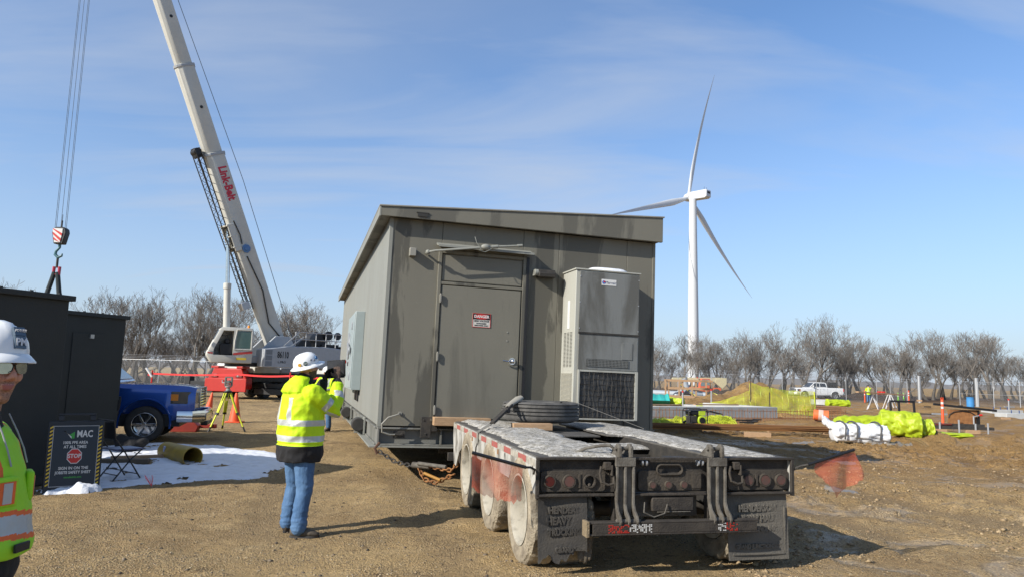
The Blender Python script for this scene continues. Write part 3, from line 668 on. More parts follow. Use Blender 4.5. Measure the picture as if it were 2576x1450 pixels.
# rear face
bh = mat('bumper_black', (.022, .018, .015), .8, c2=(.058, .048, .037), sc=8, amt=.9, bump=.35, bsc=70)
b = MB()
b.box(-.01, TW + .01, -.03, .0, DZ - .018, DZ + .004)                       # top lip
b.box(-.01, .02, -.03, .0, .66, DZ - .019); b.box(TW - .02, TW + .01, -.03, .0, .66, DZ - .019)
b.box(.021, TW - .021, .03, .045, .70, DZ - .021)                           # back web
for a, c in ((.0, .70), (.88, 1.57), (1.77, TW)): b.box(a, c, -.03, .03, .675, .695)   # lower shelf
b.build('rear_beam', bh, tr, .004)
panels = [('light_panel', (.04, .62)), ('centre_panel', (.93, 1.54)), ('light_panel', (1.80, TW - .03))]
for nm, (xa, xb) in panels:
    pts = []; z0, z1, rr = .715, .885, .03
    for cx, cz, a0 in ((xb - rr, z1 - rr, 0), (xa + rr, z1 - rr, 90), (xa + rr, z0 + rr, 180), (xb - rr, z0 + rr, 270)):
        for k in range(4): a = R(a0 + 30 * k); pts.append((cx + rr * math.cos(a), cz + rr * math.sin(a)))
    o = MB().prism(pts, 1, .004, .028).build(nm, roadgrime, tr)
    if xa == .04:
        H = MB(); H.cyl((.475, -.1, .80), (.475, .2, .80), .045, n=20); cut(o, H)
    if xa == .93:
        H = MB(); H.rings([[Vector((1.225 + (.08 if math.cos(a) > 0 else -.08) + .035 * math.cos(a), s, .895 + .035 * math.sin(a))) for a in [6.283 * (k + .5) / 20 for k in range(20)]] for s in (-.1, .2)]); cut(o, H)
b = MB()
pts = [((1.225 + (.08 if math.cos(a) > 0 else -.08) + .042 * math.cos(a)), -.004, .895 + .042 * math.sin(a)) for a in [6.283 * (k + .5) / 24 for k in range(24)]]
b.tube(pts, .009, 6, closed=True); b.build('slot_rim', roadgrime, tr)
lred = mat('tail_lens', (.13, .05, .04), .5, c2=(.07, .055, .045), sc=12, amt=.8); lredc = mat('tail_lens_clean', (.07, .008, .006), .35)
def tail(x, z, r, lens, ring=True):
    o = MB().cyl((x, .003, z), (x, -.020, z), r * .8, n=24).build('tail_light', lens, tr)
    b = MB(); b.lathe([(r * .82, -.003), (r * .86, .022), (r * 1.02, .022), (r * 1.06, -.003)], (x, .003, z), (0, -1, 0), 28); b.build('grommet', roadgrime, o)
tail(.115, .80, .05, lredc); tail(.29, .80, .055, lred); tail(2.0, .80, .052, lred); tail(2.17, .80, .055, lred); tail(2.33, .80, .052, lred)
for x in (1.06, 1.21, 1.36): tail(x, .765, .032, lred)
b = MB(); b.lathe([(.046, -.003), (.046, .018), (.056, .018), (.058, -.003)], (.475, .003, .80), (0, -1, 0), 28); b.sph((.475, .01, .765), .02); b.build('light_ring', roadgrime, tr)
for q in ((.375, .395, -.005, .745, .86), (2.075, 2.10, -.008, .75, .85), (1.44, 1.53, -.003, .73, .86)): MB().box(q[0], q[1], q[2], .003, q[3], q[4]).build('marker_plate', roadgrime, tr, .002)
for x in (.625, 1.86):
    b = MB(); b.box(x - .03, x + .03, -.055, .029, .90, .965); b.box(x + .03, x + .045, -.06, .03, .85, .94); b.build('ring_mount', roadgrime, tr, .004)
    pts = [(x - .06, -.045, .93), (x - .075, -.05, .87), (x - .06, -.055, .80), (x, -.06, .775), (x + .05, -.055, .785), (x + .055, -.045, .85)]
    MB().tube(pts, .011, 8).build('tie_ring', roadgrime, tr)
for x in (.98, 1.52):
    b = MB()
    for d in (-.02, .02): b.cyl((x + d - .006, .0, .955), (x + d + .006, .0, .955), .028, n=16); b.box(x + d - .006, x + d + .006, .0, .03, .93, .975)
    b.build('hinge_ear', steel, tr)
lug = mat('lug_grime', (.068, .058, .045), .8, c2=(.16, .148, .125), sc=9, amt=.9, bump=.3, bsc=70)
for x0 in (.70, 1.58):
    b = MB()
    for k in range(3):
        xx = x0 + k * .077
        pr = [(-.055, .96), (-.06, .84), (-.055, .62), (-.085, .56), (-.14, .52), (-.155, .48), (-.14, .445), (-.10, .44), (-.07, .47), (-.055, .52), (-.03, .58), (-.015, .66), (-.015, .96)]
        b.prism(pr, 0, xx, xx + .02)
    b.box(x0 - .005, x0 + .179, -.060, -.031, .93, 1.005); b.box(x0 + .022, x0 + .075, -.03, -.010, .5, .95); b.box(x0 + .10, x0 + .152, -.03, -.010, .5, .95)
    b.cyl((x0 - .02, -.11, .48), (x0 + .20, -.11, .48), .02, n=10)
    b.build('ramp_bracket', lug, tr, .003)
    b = MB(); pr = [(-.06, 1.006), (-.06, 1.09), (-.03, 1.12), (.01, 1.12), (.04, 1.09), (.16, 1.015), (.16, 1.006)]
    for xx in (x0 + .02, x0 + .125): b.prism(pr, 0, xx, xx + .028)
    b.cyl((x0 + .0, -.01, 1.08), (x0 + .17, -.01, 1.08), .018, n=12); b.build('ramp_ear', lug, tr, .004)
b = MB(); b.tube([(.42, .25, 1.01), (.50, .18, 1.06), (.60, .10, 1.09), (.68, .05, 1.10), (.73, .05, 1.06), (.74, .06, .99)], .014, 8); b.build('air_hose', lug, tr)
# under-ride bar
b = MB(); b.box(.43, 2.02, -.14, -.05, .37, .385); b.box(.43, 2.02, -.14, -.05, .465, .48); b.box(.43, 2.02, -.065, -.05, .386, .464); b.box(.46, 2.00, -.14, -.128, .386, .464)
for x in (.75, 1.66): b.box(x, x + .10, -.05, .12, .40, .46)
for x in (.72, 1.62): b.box(x, x + .03, .05, .12, .38, .68)
b.build('underride_bar', bh, tr, .004)
b = MB(); b.box(.40, .43, -.15, -.04, .36, .49); b.build('bar_end', mud, tr, .004)
b = MB(); rgx = np.random.default_rng(1)
for x in np.arange(.60, 1.0, .016):
    for z in np.arange(.39, .46, .012):
        if rgx.random() < .62: b.mi = 0 if x < .78 else 1; b.box(x, x + .011, -.1428, -.1405, z, z + .009)
for x in np.arange(1.62, 1.80, .016):
    for z in np.arange(.39, .46, .012):
        if rgx.random() < .5: b.mi = 1 if x < 1.7 else 0; b.box(x, x + .011, -.1428, -.1405, z, z + .009)
b.build('bar_tape', [mat('tape_red2', (.45, .03, .02), .4), mat('tape_white2', (.6, .6, .58), .4)], tr, label='worn red and white reflective dots')
MB().box(1.05, 1.45, -.02, .02, .54, .66).build('valve_box', bh, tr, .01)
b = MB(); b.tube([(.98, -.02, .62), (.96, -.05, .54), (1.05, -.06, .50), (1.15, -.06, .53), (1.19, -.03, .60)], .006, 6); b.build('wire', lug, tr)
b = MB(); b.box(1.10, 1.45, .10, .14, .69, .699); b.box(1.1, 1.42, -.02, .0, .53, .538); b.box(.95, 1.55, .12, .30, .47, .66); b.build('air_tank', lug, tr, .02)
# mud flaps with moulded lettering
flapm = mat('flap_rubber', (.035, .033, .031), .8, c2=(.085, .075, .06), sc=4, amt=.9, bump=.3, bsc=60)
flapr = mat('flap_rubber_muddy', (.10, .092, .078), .85, c2=(.135, .122, .10), sc=4, amt=.9, bump=.35, bsc=60)
def flap(x0, x1, z0, z1, lines, m, torn, lab):
    b = MB(); nx_, nz_ = 28, 32; rows = []
    def p(i, j, dy):
        u, v = i / nx_, j / nz_; x = x0 + (x1 - x0) * u; z = z0 + (z1 - z0) * v
        y = .03 - .045 * (1 - v) + .014 * math.sin(u * 3.1 + v * 2)
        if torn:
            low = .09 * abs(noise.noise((u * 7, 3.1, 0))) + (.06 if u > .45 else 0) + .05 * math.sin(u * 9)
            z = max(z, z0 + low * (1.0)) if j < 6 else z
        return Vector((x, y + dy, z))
    for dy in (0, .012):
        rows.append([[b.v(p(i, j, dy)) for i in range(nx_ + 1)] for j in range(nz_ + 1)])
    for k, G in enumerate(rows):
        for j in range(nz_):
            for i in range(nx_): b.f([G[j][i], G[j][i + 1], G[j + 1][i + 1], G[j + 1][i]])
    A, B = rows
    for j in range(nz_): b.f([A[j][0], A[j + 1][0], B[j + 1][0], B[j][0]]); b.f([A[j][nx_], A[j + 1][nx_], B[j + 1][nx_], B[j][nx_]])
    for i in range(nx_): b.f([A[0][i], A[0][i + 1], B[0][i + 1], B[0][i]]); b.f([A[nz_][i], A[nz_][i + 1], B[nz_][i + 1], B[nz_][i]])
    o = b.build('mud_flap', m, tr, label=lab)
    for s_, sz, z, cx in lines:
        v = (z - z0) / (z1 - z0); y = .03 - .045 * (1 - v) + .014 * math.sin((cx - x0) / (x1 - x0) * 3.1 + v * 2) - .004
        text(s_, sz, m, o, Matrix.Translation((cx, y, z)) @ FRONT, ext=.010, bold=.004, sx=.82)
    MB().box(x0 - .01, x1 + .01, .045, .07, z1 - .03, z1 + .0).build('flap_hanger', bh, o)
    return o
flap(.03, .46, .12, .67, [('HENDERS', .075, .555, .25), ('HEAVY', .085, .465, .21), ('TRUCKING', .072, .375, .26), ('GRAND', .055, .23, .26)], flapm, True, 'torn black mud flap with moulded lettering, ragged lower edge')
flap(1.80, 2.40, .10, .67, [('HENDERSON', .078, .545, 2.10), ('HEAVY HAUL', .078, .455, 2.10), ('TRUCKING, INC', .062, .365, 2.11), ('GRAND JUNCTION, CO', .052, .215, 2.10)], flapr, False, 'whole mud-coated flap with moulded lettering')
b = MB(); b.box(2.36, 2.372, -.012, .02, .15, .56); b.box(1.84, 2.36, -.016, .02, .145, .155); b.build('flap_ridge', flapr, tr)
rgx = np.random.default_rng(8)
b = MB()                                                                             # mud hanging beside the torn flap
for i in range(90):
    x = .42 + .09 * rgx.random() + (.0); z = .13 + .5 * rgx.random(); r_ = .02 + .03 * rgx.random(); b.sph((x, .05 + .03 * rgx.random(), z), r_, 7, 5, (.9, .6, 1.6))
b.build('mud_curtain', mat('mud_dark', (.15, .125, .09), .95, c2=(.09, .075, .055), sc=14, amt=.8, bump=.8, bsc=45), tr, ang=80)
# wheels
tyrem = mat('muddy_tyre', (.42, .36, .26), .95, c2=(.13, .105, .075), sc=6, amt=.8, bump=.9, bsc=50)
rimm = mat('dusty_rim', (.42, .39, .32), .85, c2=(.17, .155, .125), sc=9, amt=.9, lo=.5, hi=.7, bump=.3, bsc=90)
def wheel(x, y, out, zc=.475, r=.485, w=.26, parent=tr, muddy=True):
    """out = -1 or 1: the side the dish faces"""
    e = bpy.data.objects.new('wheel', None); C.objects.link(e); e.parent = parent; e.location = (x, y, zc); e.empty_display_size = .1
    prof = [(.305, -w * .42), (.33, -w * .48), (.40, -w * .5), (.455, -w * .47), (r, -w * .36), (r, w * .36), (.455, w * .47), (.40, w * .5), (.33, w * .48), (.305, w * .42)]
    fine = []
    for a, c in zip(prof[:-1], prof[1:]):
        for k in range(4): fine.append((a[0] + (c[0] - a[0]) * k / 4, a[1] + (c[1] - a[1]) * k / 4))
    fine.append(prof[-1])
    sd = x * 7 + y * 3
    def fn(t, i):
        rr, hh = fine[i]; q = (math.cos(t) * rr, math.sin(t) * rr, hh)
        tread = sstep(.44, .48, rr)
        f_ = 1 + (.05 * max(-.2, nz((q[0] * 9 + sd, q[1] * 9, q[2] * 9), 1.0, 3)) if muddy else 0) * (.25 + .9 * tread)
        if tread > .5 and (int(t / 6.283 * 64) % 2) and abs(hh) > w * .15: f_ -= .018
        return f_
    MB().lathe(fine, (0, 0, 0), (out, 0, 0), 96, fn).build('tyre', tyrem, e, ang=50)
    b = MB(); h = w * .5
    b.lathe([(.308, h * .86), (.318, h * .98), (.300, h * 1.0), (.285, h * .8), (.275, h * .3), (.262, -h * .3), (.20, -h * .5), (.15, -h * .55), (.145, -h * .2), (.12, -h * .1), (.085, h * .0), (.08, h * .35), (.0, h * .38)], (0, 0, 0), (out, 0, 0), 40)
    b.lathe([(.308, h * .86), (.30, -h * .9), (.0, -h * .95)], (0, 0, 0), (out, 0, 0), 32)
    for k in range(10): a = k * .6283; b.cyl((out * -h * .55, .17 * math.cos(a), .17 * math.sin(a)), (out * -h * .15, .17 * math.cos(a), .17 * math.sin(a)), .017, n=8)
    b.build('rim', rimm, e)
    return e
for wy in WY:
    wheel(.115, wy, -1); wheel(.42, wy, -1); wheel(TW - .115, wy, 1); wheel(TW - .42, wy, 1)
for k in (0, 1):
    y0 = (WY[k] + WY[k + 1]) / 2; MB().box(.08, .50, y0 - .035, y0 - .015, .14, .62).build('splash_guard', mud, tr, .004)
# oversize-load flags
fm = bpy.data.materials.new('orange_mesh_cloth'); fm.use_nodes = True; t = fm.node_tree; bs = t.nodes['Principled BSDF']
bs.inputs['Base Color'].default_value = (.60, .13, .07, 1); bs.inputs['Roughness'].default_value = .8
co = t.nodes.new('ShaderNodeTexCoord'); wv = t.nodes.new('ShaderNodeTexChecker'); wv.inputs['Scale'].default_value = 160; t.links.new(co.outputs['Object'], wv.inputs['Vector'])
ns_ = t.nodes.new('ShaderNodeTexNoise'); ns_.inputs['Scale'].default_value = 6; t.links.new(co.outputs['Object'], ns_.inputs['Vector'])
mr = t.nodes.new('ShaderNodeMapRange'); [setattr(mr.inputs[i], 'default_value', v) for i, v in ((1, .3), (2, .7), (3, .42), (4, .60))]; t.links.new(ns_.outputs[0], mr.inputs[0])
tl = t.nodes.new('ShaderNodeBsdfTranslucent'); tl.inputs[0].default_value = (.60, .13, .07, 1); m1 = t.nodes.new('ShaderNodeMixShader'); m1.inputs[0].default_value = .4
t.links.new(bs.outputs[0], m1.inputs[1]); t.links.new(tl.outputs[0], m1.inputs[2])
tp = t.nodes.new('ShaderNodeBsdfTransparent'); ms = t.nodes.new('ShaderNodeMixShader'); t.links.new(mr.outputs[0], ms.inputs[0]); t.links.new(tp.outputs[0], ms.inputs[1]); t.links.new(m1.outputs[0], ms.inputs[2]); t.links.new(ms.outputs[0], t.nodes['Material Output'].inputs[0])
def flag(base, p0, p1, drop, lab, seed, spring=True):
    e = bpy.data.objects.new('load_flag', None); C.objects.link(e); e.parent = tr; e['label'] = lab
    base, p0, p1 = Vector(base), Vector(p0), Vector(p1)
    MB().tube([base, base + Vector((0, -.03, .04)), (base + p0) / 2 + Vector((0, -.02, .03)), p0], .010, 8).build('spring_mount', darksteel, e)
    MB().tube([p0, p0.lerp(p1, .5), p1], .014, 8).build('staff', black, e)
    nu, nv = 26, 20; b = MB(); g = []
    d = p1 - p0
    for j in range(nv + 1):
        row = []
        for i in range(nu + 1):
            u, v = i / nu, j / nv
            L = drop(u) * (1 + .10 * noise.noise((u * 14, seed, 0)) + .05 * noise.noise((u * 40, seed, 0)))
            p = p0 + d * (.06 + .94 * u if seed == 1 else .16 + .84 * u) + Vector((.10 * v * math.sin(u * 2.2) * (seed - 1), .045 * math.sin(u * 9 + v * 3) * v, -L * v * (1 + .06 * noise.noise((u * 60, seed, 3)) * v))); row.append(b.v(p))
        g.append(row)
    for j in range(nv):
        for i in range(nu): b.f([g[j][i], g[j][i + 1], g[j + 1][i + 1], g[j + 1][i]])
    b.build('flag_cloth', fm, e, ang=80)
flag((-.02, .02, .86), (-.12, -.10, .93), (-.58, -.10, 1.05), lambda u: .27 + .05 * math.sin(u * 3), 'tattered orange mesh flag in front of the left wheels', 1)
flag((TW + .02, .02, .86), (2.56, -.10, .95), (3.05, -.10, 1.085), lambda u: (.10 + .26 * u / .35) if u < .35 else (.36 - .13 * (u - .35) / .65), 'orange mesh flag on a slanted staff out to the right', 2)
# snow lying on the deck
dsn = bpy.data.materials.new('deck_snow'); dsn.use_nodes = True; t = dsn.node_tree; bs = t.nodes['Principled BSDF']; bs.inputs['Roughness'].default_value = .95; bs.inputs['Specular IOR Level'].default_value = .1
co = t.nodes.new('ShaderNodeTexCoord'); n1_ = t.nodes.new('ShaderNodeTexNoise'); n1_.inputs['Scale'].default_value = 16; n1_.inputs['Detail'].default_value = 12; n1_.inputs['Roughness'].default_value = .88
t.links.new(co.outputs['Object'], n1_.inputs['Vector']); r1 = t.nodes.new('ShaderNodeValToRGB'); e = r1.color_ramp.elements; e[0].position = .38; e[0].color = (.08, .072, .06, 1); e[1].position = .62; e[1].color = (.60, .59, .57, 1); k_ = e.new(.50); k_.color = (.30, .285, .25, 1)
t.links.new(n1_.outputs[0], r1.inputs[0]); t.links.new(r1.outputs[0], bs.inputs['Base Color'])
bpn = t.nodes.new('ShaderNodeBump'); bpn.inputs['Strength'].default_value = .9; bpn.inputs['Distance'].default_value = .010; n2_ = t.nodes.new('ShaderNodeTexNoise'); n2_.inputs['Scale'].default_value = 70; n2_.inputs['Detail'].default_value = 5; t.links.new(co.outputs['Object'], n2_.inputs['Vector']); t.links.new(n2_.outputs[0], bpn.inputs['Height']); t.links.new(bpn.outputs[0], bs.inputs['Normal'])
for k, (poly, z, th, lab) in enumerate((
    ([(.10, .06), (.72, .05), (.86, .3), (.86, 1.6), (.90, 2.5), (.92, 4.3), (.15, 4.45), (.10, 2.7), (.13, 2.5), (.10, 2.3)], DZ, .045, 'crusty snow and ice on the left side of the trailer deck'),
    ([(1.78, .10), (2.36, .12), (2.38, 2.4), (2.36, 4.45), (1.60, 4.45), (1.62, 2.5), (1.76, 2.2)], DZ, .03, 'thin grey ice and snow along the right side of the trailer deck'),
    ([(.93, 1.57), (1.70, 1.57), (1.68, 1.92), (.93, 1.90)], DZ - .07, .04, 'snow caught on the cross plate in the open middle of the trailer'))):
    o = sheet('deck_snow', poly, th * .75, dsn, .02, .30, z0=z, kind=None, label=None, seed=k * 5, fall=.12); o.matrix_world = TM; tag(o, lab, kind='stuff', group='snow on the trailer deck')
# spare tyre, blocks, strap, chains
blk = MB().box(.50, 1.02, 2.92, 3.06, DZ + .0, DZ + .09).build('timber_block', wood, None, .008); blk.matrix_world = TM; tag(blk, 'snow-dusted wood block under the near side of the spare tyre', 'timber')
sp = thing('spare_tyre', 'large spare truck tyre lying flat on the snowy trailer deck', 'tyre'); sp.matrix_world = TM @ Matrix.Translation((1.05, 3.62, DZ + .07))
pr = [(.30, .03), (.34, .0), (.44, .005), (.51, .03), (.525, .05)]
for k in range(4): z = .062 + k * .048; pr += [(.528, z), (.528, z + .030), (.505, z + .034), (.505, z + .044)]
pr += [(.526, .25), (.51, .262), (.44, .275), (.34, .27), (.30, .24)]
MB().lathe(pr, (0, 0, 0), (0, 0, 1), 72).build('tyre', mat('spare_rubber', (.045, .044, .042), .75, c2=(.13, .125, .115), sc=5, amt=.8, bump=.3), sp, ang=30)
MB().lathe([(.305, .04), (.29, .05), (.28, .13), (.14, .12), (.13, .10), (0, .10)], (0, 0, 0), (0, 0, 1), 40).build('rim', darksteel, sp)
st = thing('ratchet_strap', 'grey ratchet strap tensioned over the spare tyre and across the deck', 'strap'); st.matrix_world = TM
strapm = mat('strap_web', (.20, .19, .165), .85, c2=(.12, .11, .1), sc=20)
def web(pts, w, th=.004, m=strapm, nm='webbing'):
    b = MB()
    for a, c in zip(pts[:-1], pts[1:]): b.beam(a, c, w, th)
    return b.build(nm, m, st)
web([(-.012, 2.62, .86), (-.012, 2.62, 1.005), (.20, 2.85, 1.09)], .05)
web([(.46, 3.26, 1.30), (.62, 3.38, 1.365), (.80, 3.5, 1.348), (1.5, 3.75, 1.352), (1.62, 3.72, 1.33), (2.46, 3.35, 1.012), (2.475, 3.33, .9)], .05)
b = MB(); b.beam((.18, 2.83, 1.08), (.50, 3.20, 1.29), .018, .035); b.beam((.22, 2.80, 1.10), (.54, 3.17, 1.31), .018, .035); b.cyl((.40, 3.14, 1.235), (.47, 3.06, 1.24), .035, n=14); b.beam((.20, 2.82, 1.10), (.42, 3.06, 1.25), .05, .02); b.build('ratchet', darksteel, st, .003)
b = MB(); b.loft([((.48, 3.18, 1.28), .035, .02), ((.56, 3.28, 1.33), .04, .022), ((.66, 3.36, 1.38), .05, .03), ((.72, 3.40, 1.405), .035, .02)], 12); b.build('handle', mat('handle_cloth', (.33, .31, .26), .8), st)
b = MB(); b.tube([(-.012, 2.62, .87), (-.03, 2.62, .82), (-.035, 2.62, .74), (-.015, 2.62, .70)], .009, 6); b.build('hook', darksteel, st)
ch = thing('load_chain', 'rusty load chain with binders from the building corner to the trailer front', 'chain')
def chain(pts, mname='chain'):
    b = MB(); pts = [Vector(p) for p in pts]; k = 0
    for a, c in zip(pts[:-1], pts[1:]):
        L = (c - a).length; n_ = max(1, int(L / .062)); u, v, w_ = frame(c - a)
        for i in range(n_):
            m_ = a.lerp(c, (i + .5) / n_); s_ = u if k % 2 else v; k += 1
            ring = [m_ + w_ * (math.cos(q) * .045) + s_ * (math.sin(q) * .026) for q in [6.283 * j / 10 for j in range(10)]]
            b.tube(ring, .011, 5, closed=True)
    return b
A = gp(935, 1118, .50); A = Vector((-1.95, 11.05, .50)); Bv = TM @ Vector((.05, 4.35, .42)); mid = A.lerp(Bv, .45) + Vector((0, 0, -.14))
chain([A, A.lerp(mid, .5) + Vector((0, 0, -.05)), mid]).build('chain_links', darksteel, ch)
chain([A.lerp(Bv, .62) + Vector((0, 0, -.1)), Bv + Vector((-.1, 0, -.1)), Bv]).build('chain_links', rust, ch)
chain([A.lerp(Bv, .5) + Vector((0, 0, -.10)), A.lerp(Bv, .6) + Vector((0, .0, -.30)), A.lerp(Bv, .75) + Vector((0, 0, -.32)), Bv + Vector((-.05, 0, -.15))]).build('chain_links', rust, ch)
b = MB(); b.cyl(A.lerp(Bv, .45) + Vector((0, 0, -.12)), A.lerp(Bv, .66) + Vector((0, 0, -.10)), .045, n=12); b.cyl(A.lerp(Bv, .52) + Vector((0, -.05, -.08)), A.lerp(Bv, .86) + Vector((0, -.05, -.07)), .028, n=10); b.build('binder', lug, ch)
b = MB(); b.cyl(A.lerp(Bv, .6) + Vector((0, -.08, -.2)), A.lerp(Bv, .8) + Vector((0, -.08, -.26)), .022, n=8); b.build('binder_handle', mat('yellow_handle', (.38, .19, .03), .7), ch)
b = MB(); b.tube([A + Vector((.0, .05, .12)), A + Vector((-.06, 0, .04)), A + Vector((-.02, 0, -.04)), A], .022, 7); b.build('grab_hook', mat('dark_rust', (.10, .05, .03), .9), ch)
# ---------------- people ----------------
def solid(name, fill, mats, parent, voxel=.012, sm=6, paint=None, folds=None, ang=70, label=None):
    """several overlapping closed shells fused into one continuous surface, smoothed, then painted face by face"""
    b = MB(); fill(b); o = b.build(name, mats, parent, smooth=False, label=label)
    r = o.modifiers.new('r', 'REMESH'); r.mode = 'VOXEL'; r.voxel_size = voxel
    if sm: s_ = o.modifiers.new('s', 'SMOOTH'); s_.iterations = sm; s_.factor = .5
    bake(o); me = o.data
    if folds:
        nrm = [v.normal.copy() for v in me.vertices]
        for v, n_ in zip(me.vertices, nrm): v.co += n_ * folds(v.co)
    me.materials.clear()
    for m in mats: me.materials.append(m)
    if paint:
        for p in me.polygons: p.material_index = paint(p.center)
    me.shade_smooth(); return o
def capsule(b, pts, rs, n=14):
    pts = [Vector(p) for p in pts]; b.tube(pts, list(rs), n)
    b.sph(pts[0], rs[0] * .98, n, 8); b.sph(pts[-1], rs[-1] * .98, n, 8)
def head_shape(b, H):
    k = b.M; b.M = H
    b.sph((0, -.012, .035), 1, 22, 14, (.077, .097, .092))
    b.loft([((0, .034, -.118), .022, .020, (0, 0, 1)), ((0, .030, -.10), .042, .042, (0, 0, 1)), ((0, .020, -.06), .058, .068, (0, 0, 1)), ((0, .010, -.01), .068, .080, (0, 0, 1)), ((0, .005, .05), .072, .086, (0, 0, 1)), ((0, .0, .08), .06, .075, (0, 0, 1))], 22)
    b.loft([((0, .083, .022), .007, .010), ((0, .097, -.005), .009, .012), ((0, .108, -.026), .012, .013), ((0, .108, -.036), .010, .010)], 12)
    for s in (-1, 1):
        b.sph((s * .012, .097, -.034), .009, 10, 7); b.sph((s * .036, .064, -.025), .027, 12, 8); b.sph((s * .077, -.005, -.008), 1, 10, 8, (.009, .019, .031))
        b.sph((s * .030, .083, .026), 1, 12, 7, (.024, .010, .007)); b.sph((s * .031, .070, .004), .0135, 12, 8)
    b.sph((0, .089, -.056), 1, 12, 7, (.024, .010, .0055)); b.sph((0, .087, -.068), 1, 12, 7, (.020, .010, .0065)); b.sph((0, .062, -.098), .024, 12, 8)
    b.tube([(0, -.01, -.06), (0, -.025, -.13), (0, -.045, -.22)], [.056, .055, .062], 16); b.M = k
def hand_shape(b, W, D, Nn, side, curl=.6, scale=1.0):
    """W wrist, D direction of the fingers, Nn palm normal; five separate fingers"""
    W, D, Nn = Vector(W), Vector(D).normalized(), Vector(Nn).normalized(); Sd = D.cross(Nn).normalized() * side; s = scale
    b.loft([(W - D * .02, .024 * s, .019 * s), (W + D * .02 * s, .030 * s, .017 * s), (W + D * .055 * s, .040 * s, .015 * s), (W + D * .088 * s, .038 * s, .012 * s)], 14, ref=Sd)
    for i, (off, L) in enumerate(((-.030, .058), (-.010, .072), (.011, .080), (.031, .072))):
        p = W + D * .085 * s + Sd * -off * s; d = (D + Sd * -off * 1.5).normalized(); pts = [p]; a = 0
        for k in range(3): a += curl * (.5 if k == 0 else .8) * (1 + .12 * i); q = d * math.cos(a) + Nn * math.sin(a); pts.append(pts[-1] + q * L * s / 3 * (1.15 - .15 * k))
        capsule(b, pts, [.0098 * s, .009 * s, .0083 * s, .0072 * s], 8)
    p = W + D * .025 * s + Sd * .024 * s; capsule(b, [p, p + (D * .5 + Sd * .8).normalized() * .04 * s, p + (D * .9 + Sd * .75 + Nn * .3).normalized() * .07 * s], [.013 * s, .011 * s, .009 * s], 8)
def arm_pts(j): return [j['sh'], j['el'], j['wr']]
def seg_t(p, a, b_):
    a, b_ = Vector(a), Vector(b_); ab = b_ - a; t_ = max(0, min(1, (p - a).dot(ab) / ab.length_squared)); return t_, (p - a - ab * t_).length
wrinkle = lambda amp, sc=9, st=(1, 1, 1.4): (lambda c: amp * (noise.noise(Vector((c.x * sc * st[0], c.y * sc * st[1], c.z * sc * st[2]))) + .5 * noise.noise(Vector((c.x * sc * 2.3, c.y * sc * 2.3, c.z * sc * 2.0)))))
bootm = mat('boot_leather', (.03, .022, .017), .75, c2=(.10, .08, .055), sc=9, amt=.9, bump=.3)
def boots(parent, feet):
    for (x, y, a) in feet:
        M_ = Matrix.Translation((x, y, 0)) @ Matrix.Rotation(a, 4, 'Z')
        def fl(b, M_=M_):
            b.M = M_
            b.loft([((0, -.09, .05), .032, .035), ((0, -.05, .06), .045, .055), ((0, .03, .055), .048, .050), ((0, .11, .045), .052, .036), ((0, .17, .036), .045, .026), ((0, .195, .032), .025, .018)], 16)
            b.tube([(0, -.04, .05), (0, -.045, .14), (0, -.04, .19)], [.046, .042, .044], 14)
        solid('boot', fl, [bootm], parent, .009, 3)
        b = MB(M_); pts = [(.045 * math.cos(t_) * (1.15 if math.sin(t_) > 0 else .9), .05 + .15 * math.sin(t_)) for t_ in [6.283 * k / 20 for k in range(20)]]; b.prism(pts, 2, .0, .024); b.build('boot_sole', rubber, parent, .003)
def helmet_obj(parent, H, full=True, m=helmet, tilt=0):
    M_ = H @ Matrix.Rotation(tilt, 4, 'X')
    b = MB(M_); n = 48
    dome = [(.118, .040), (.119, .060), (.115, .090), (.100, .125), (.074, .150), (.040, .163), (0.0, .167)]
    def fn(t_, i):
        return 1.0
    prof = [(.0, .150), (.06, .14), (.10, .11), (.11, .05), (.11, .036)] + dome
    b.lathe(prof, (0, -.005, -.0), (0, 0, 1), n)
    for v in b.bm.verts:
        l = M_.inverted() @ v.co; l.y *= 1.16; rr = math.hypot(l.x, l.y)
        if l.z > .09 and abs(l.x) < .022: l.z += .008; 
        v.co = M_ @ l
    # brim: swept ring, long at the front
    for k in range(1):
        rings_ = []
        for i in range(n):
            t_ = 6.2832 * i / n; c, s_ = math.cos(t_), math.sin(t_); fr = max(0, s_)
            ext = (.040 + .028 * fr ** 3) if full else (.008 + .034 * fr ** 2.2); rx, ry = .117, .134
            dz = -.016 - .010 * abs(c) * (1 if full else 0) - (.012 * fr if not full else .004 * fr)
            q = []
            for (e, z) in ((0, .048), (.4, .046 + dz * .3), (1, .044 + dz), (1.0, .038 + dz), (.4, .040 + dz * .3), (0, .038)):
                q.append((c * (rx + ext * e), -.005 + s_ * (ry + ext * e), z))
            rings_.append(q)
        b.rings(rings_, closed=True)
    return b.build('hard_hat', m, parent, ang=50)

def sticker(parent, H, az, z, r, mt_, name='sticker', shape='round', rad=.123):
    c, s_ = math.cos(az), math.sin(az); tiltz = max(0, (z - .07)) * 6
    n_ = Vector((c, s_, tiltz)).normalized(); p = Vector((c * rad, -.005 + s_ * rad * 1.16, z)) 
    a, bb, n_ = frame(n_); b = MB(H); k = 20 if shape == 'round' else 4
    w, h = (r, r) if not isinstance(r, tuple) else r
    an = [6.283 * (i + .5 * (k == 4)) / k for i in range(k)]; f = 1.0 if k == 20 else 1.414
    rs = [[p + a * math.cos(t_) * w * f + bb * math.sin(t_) * h * f + n_ * d for t_ in an] for d in (-.010, .0005)]
    b.rings(rs); return b.build(name, mt_, parent)

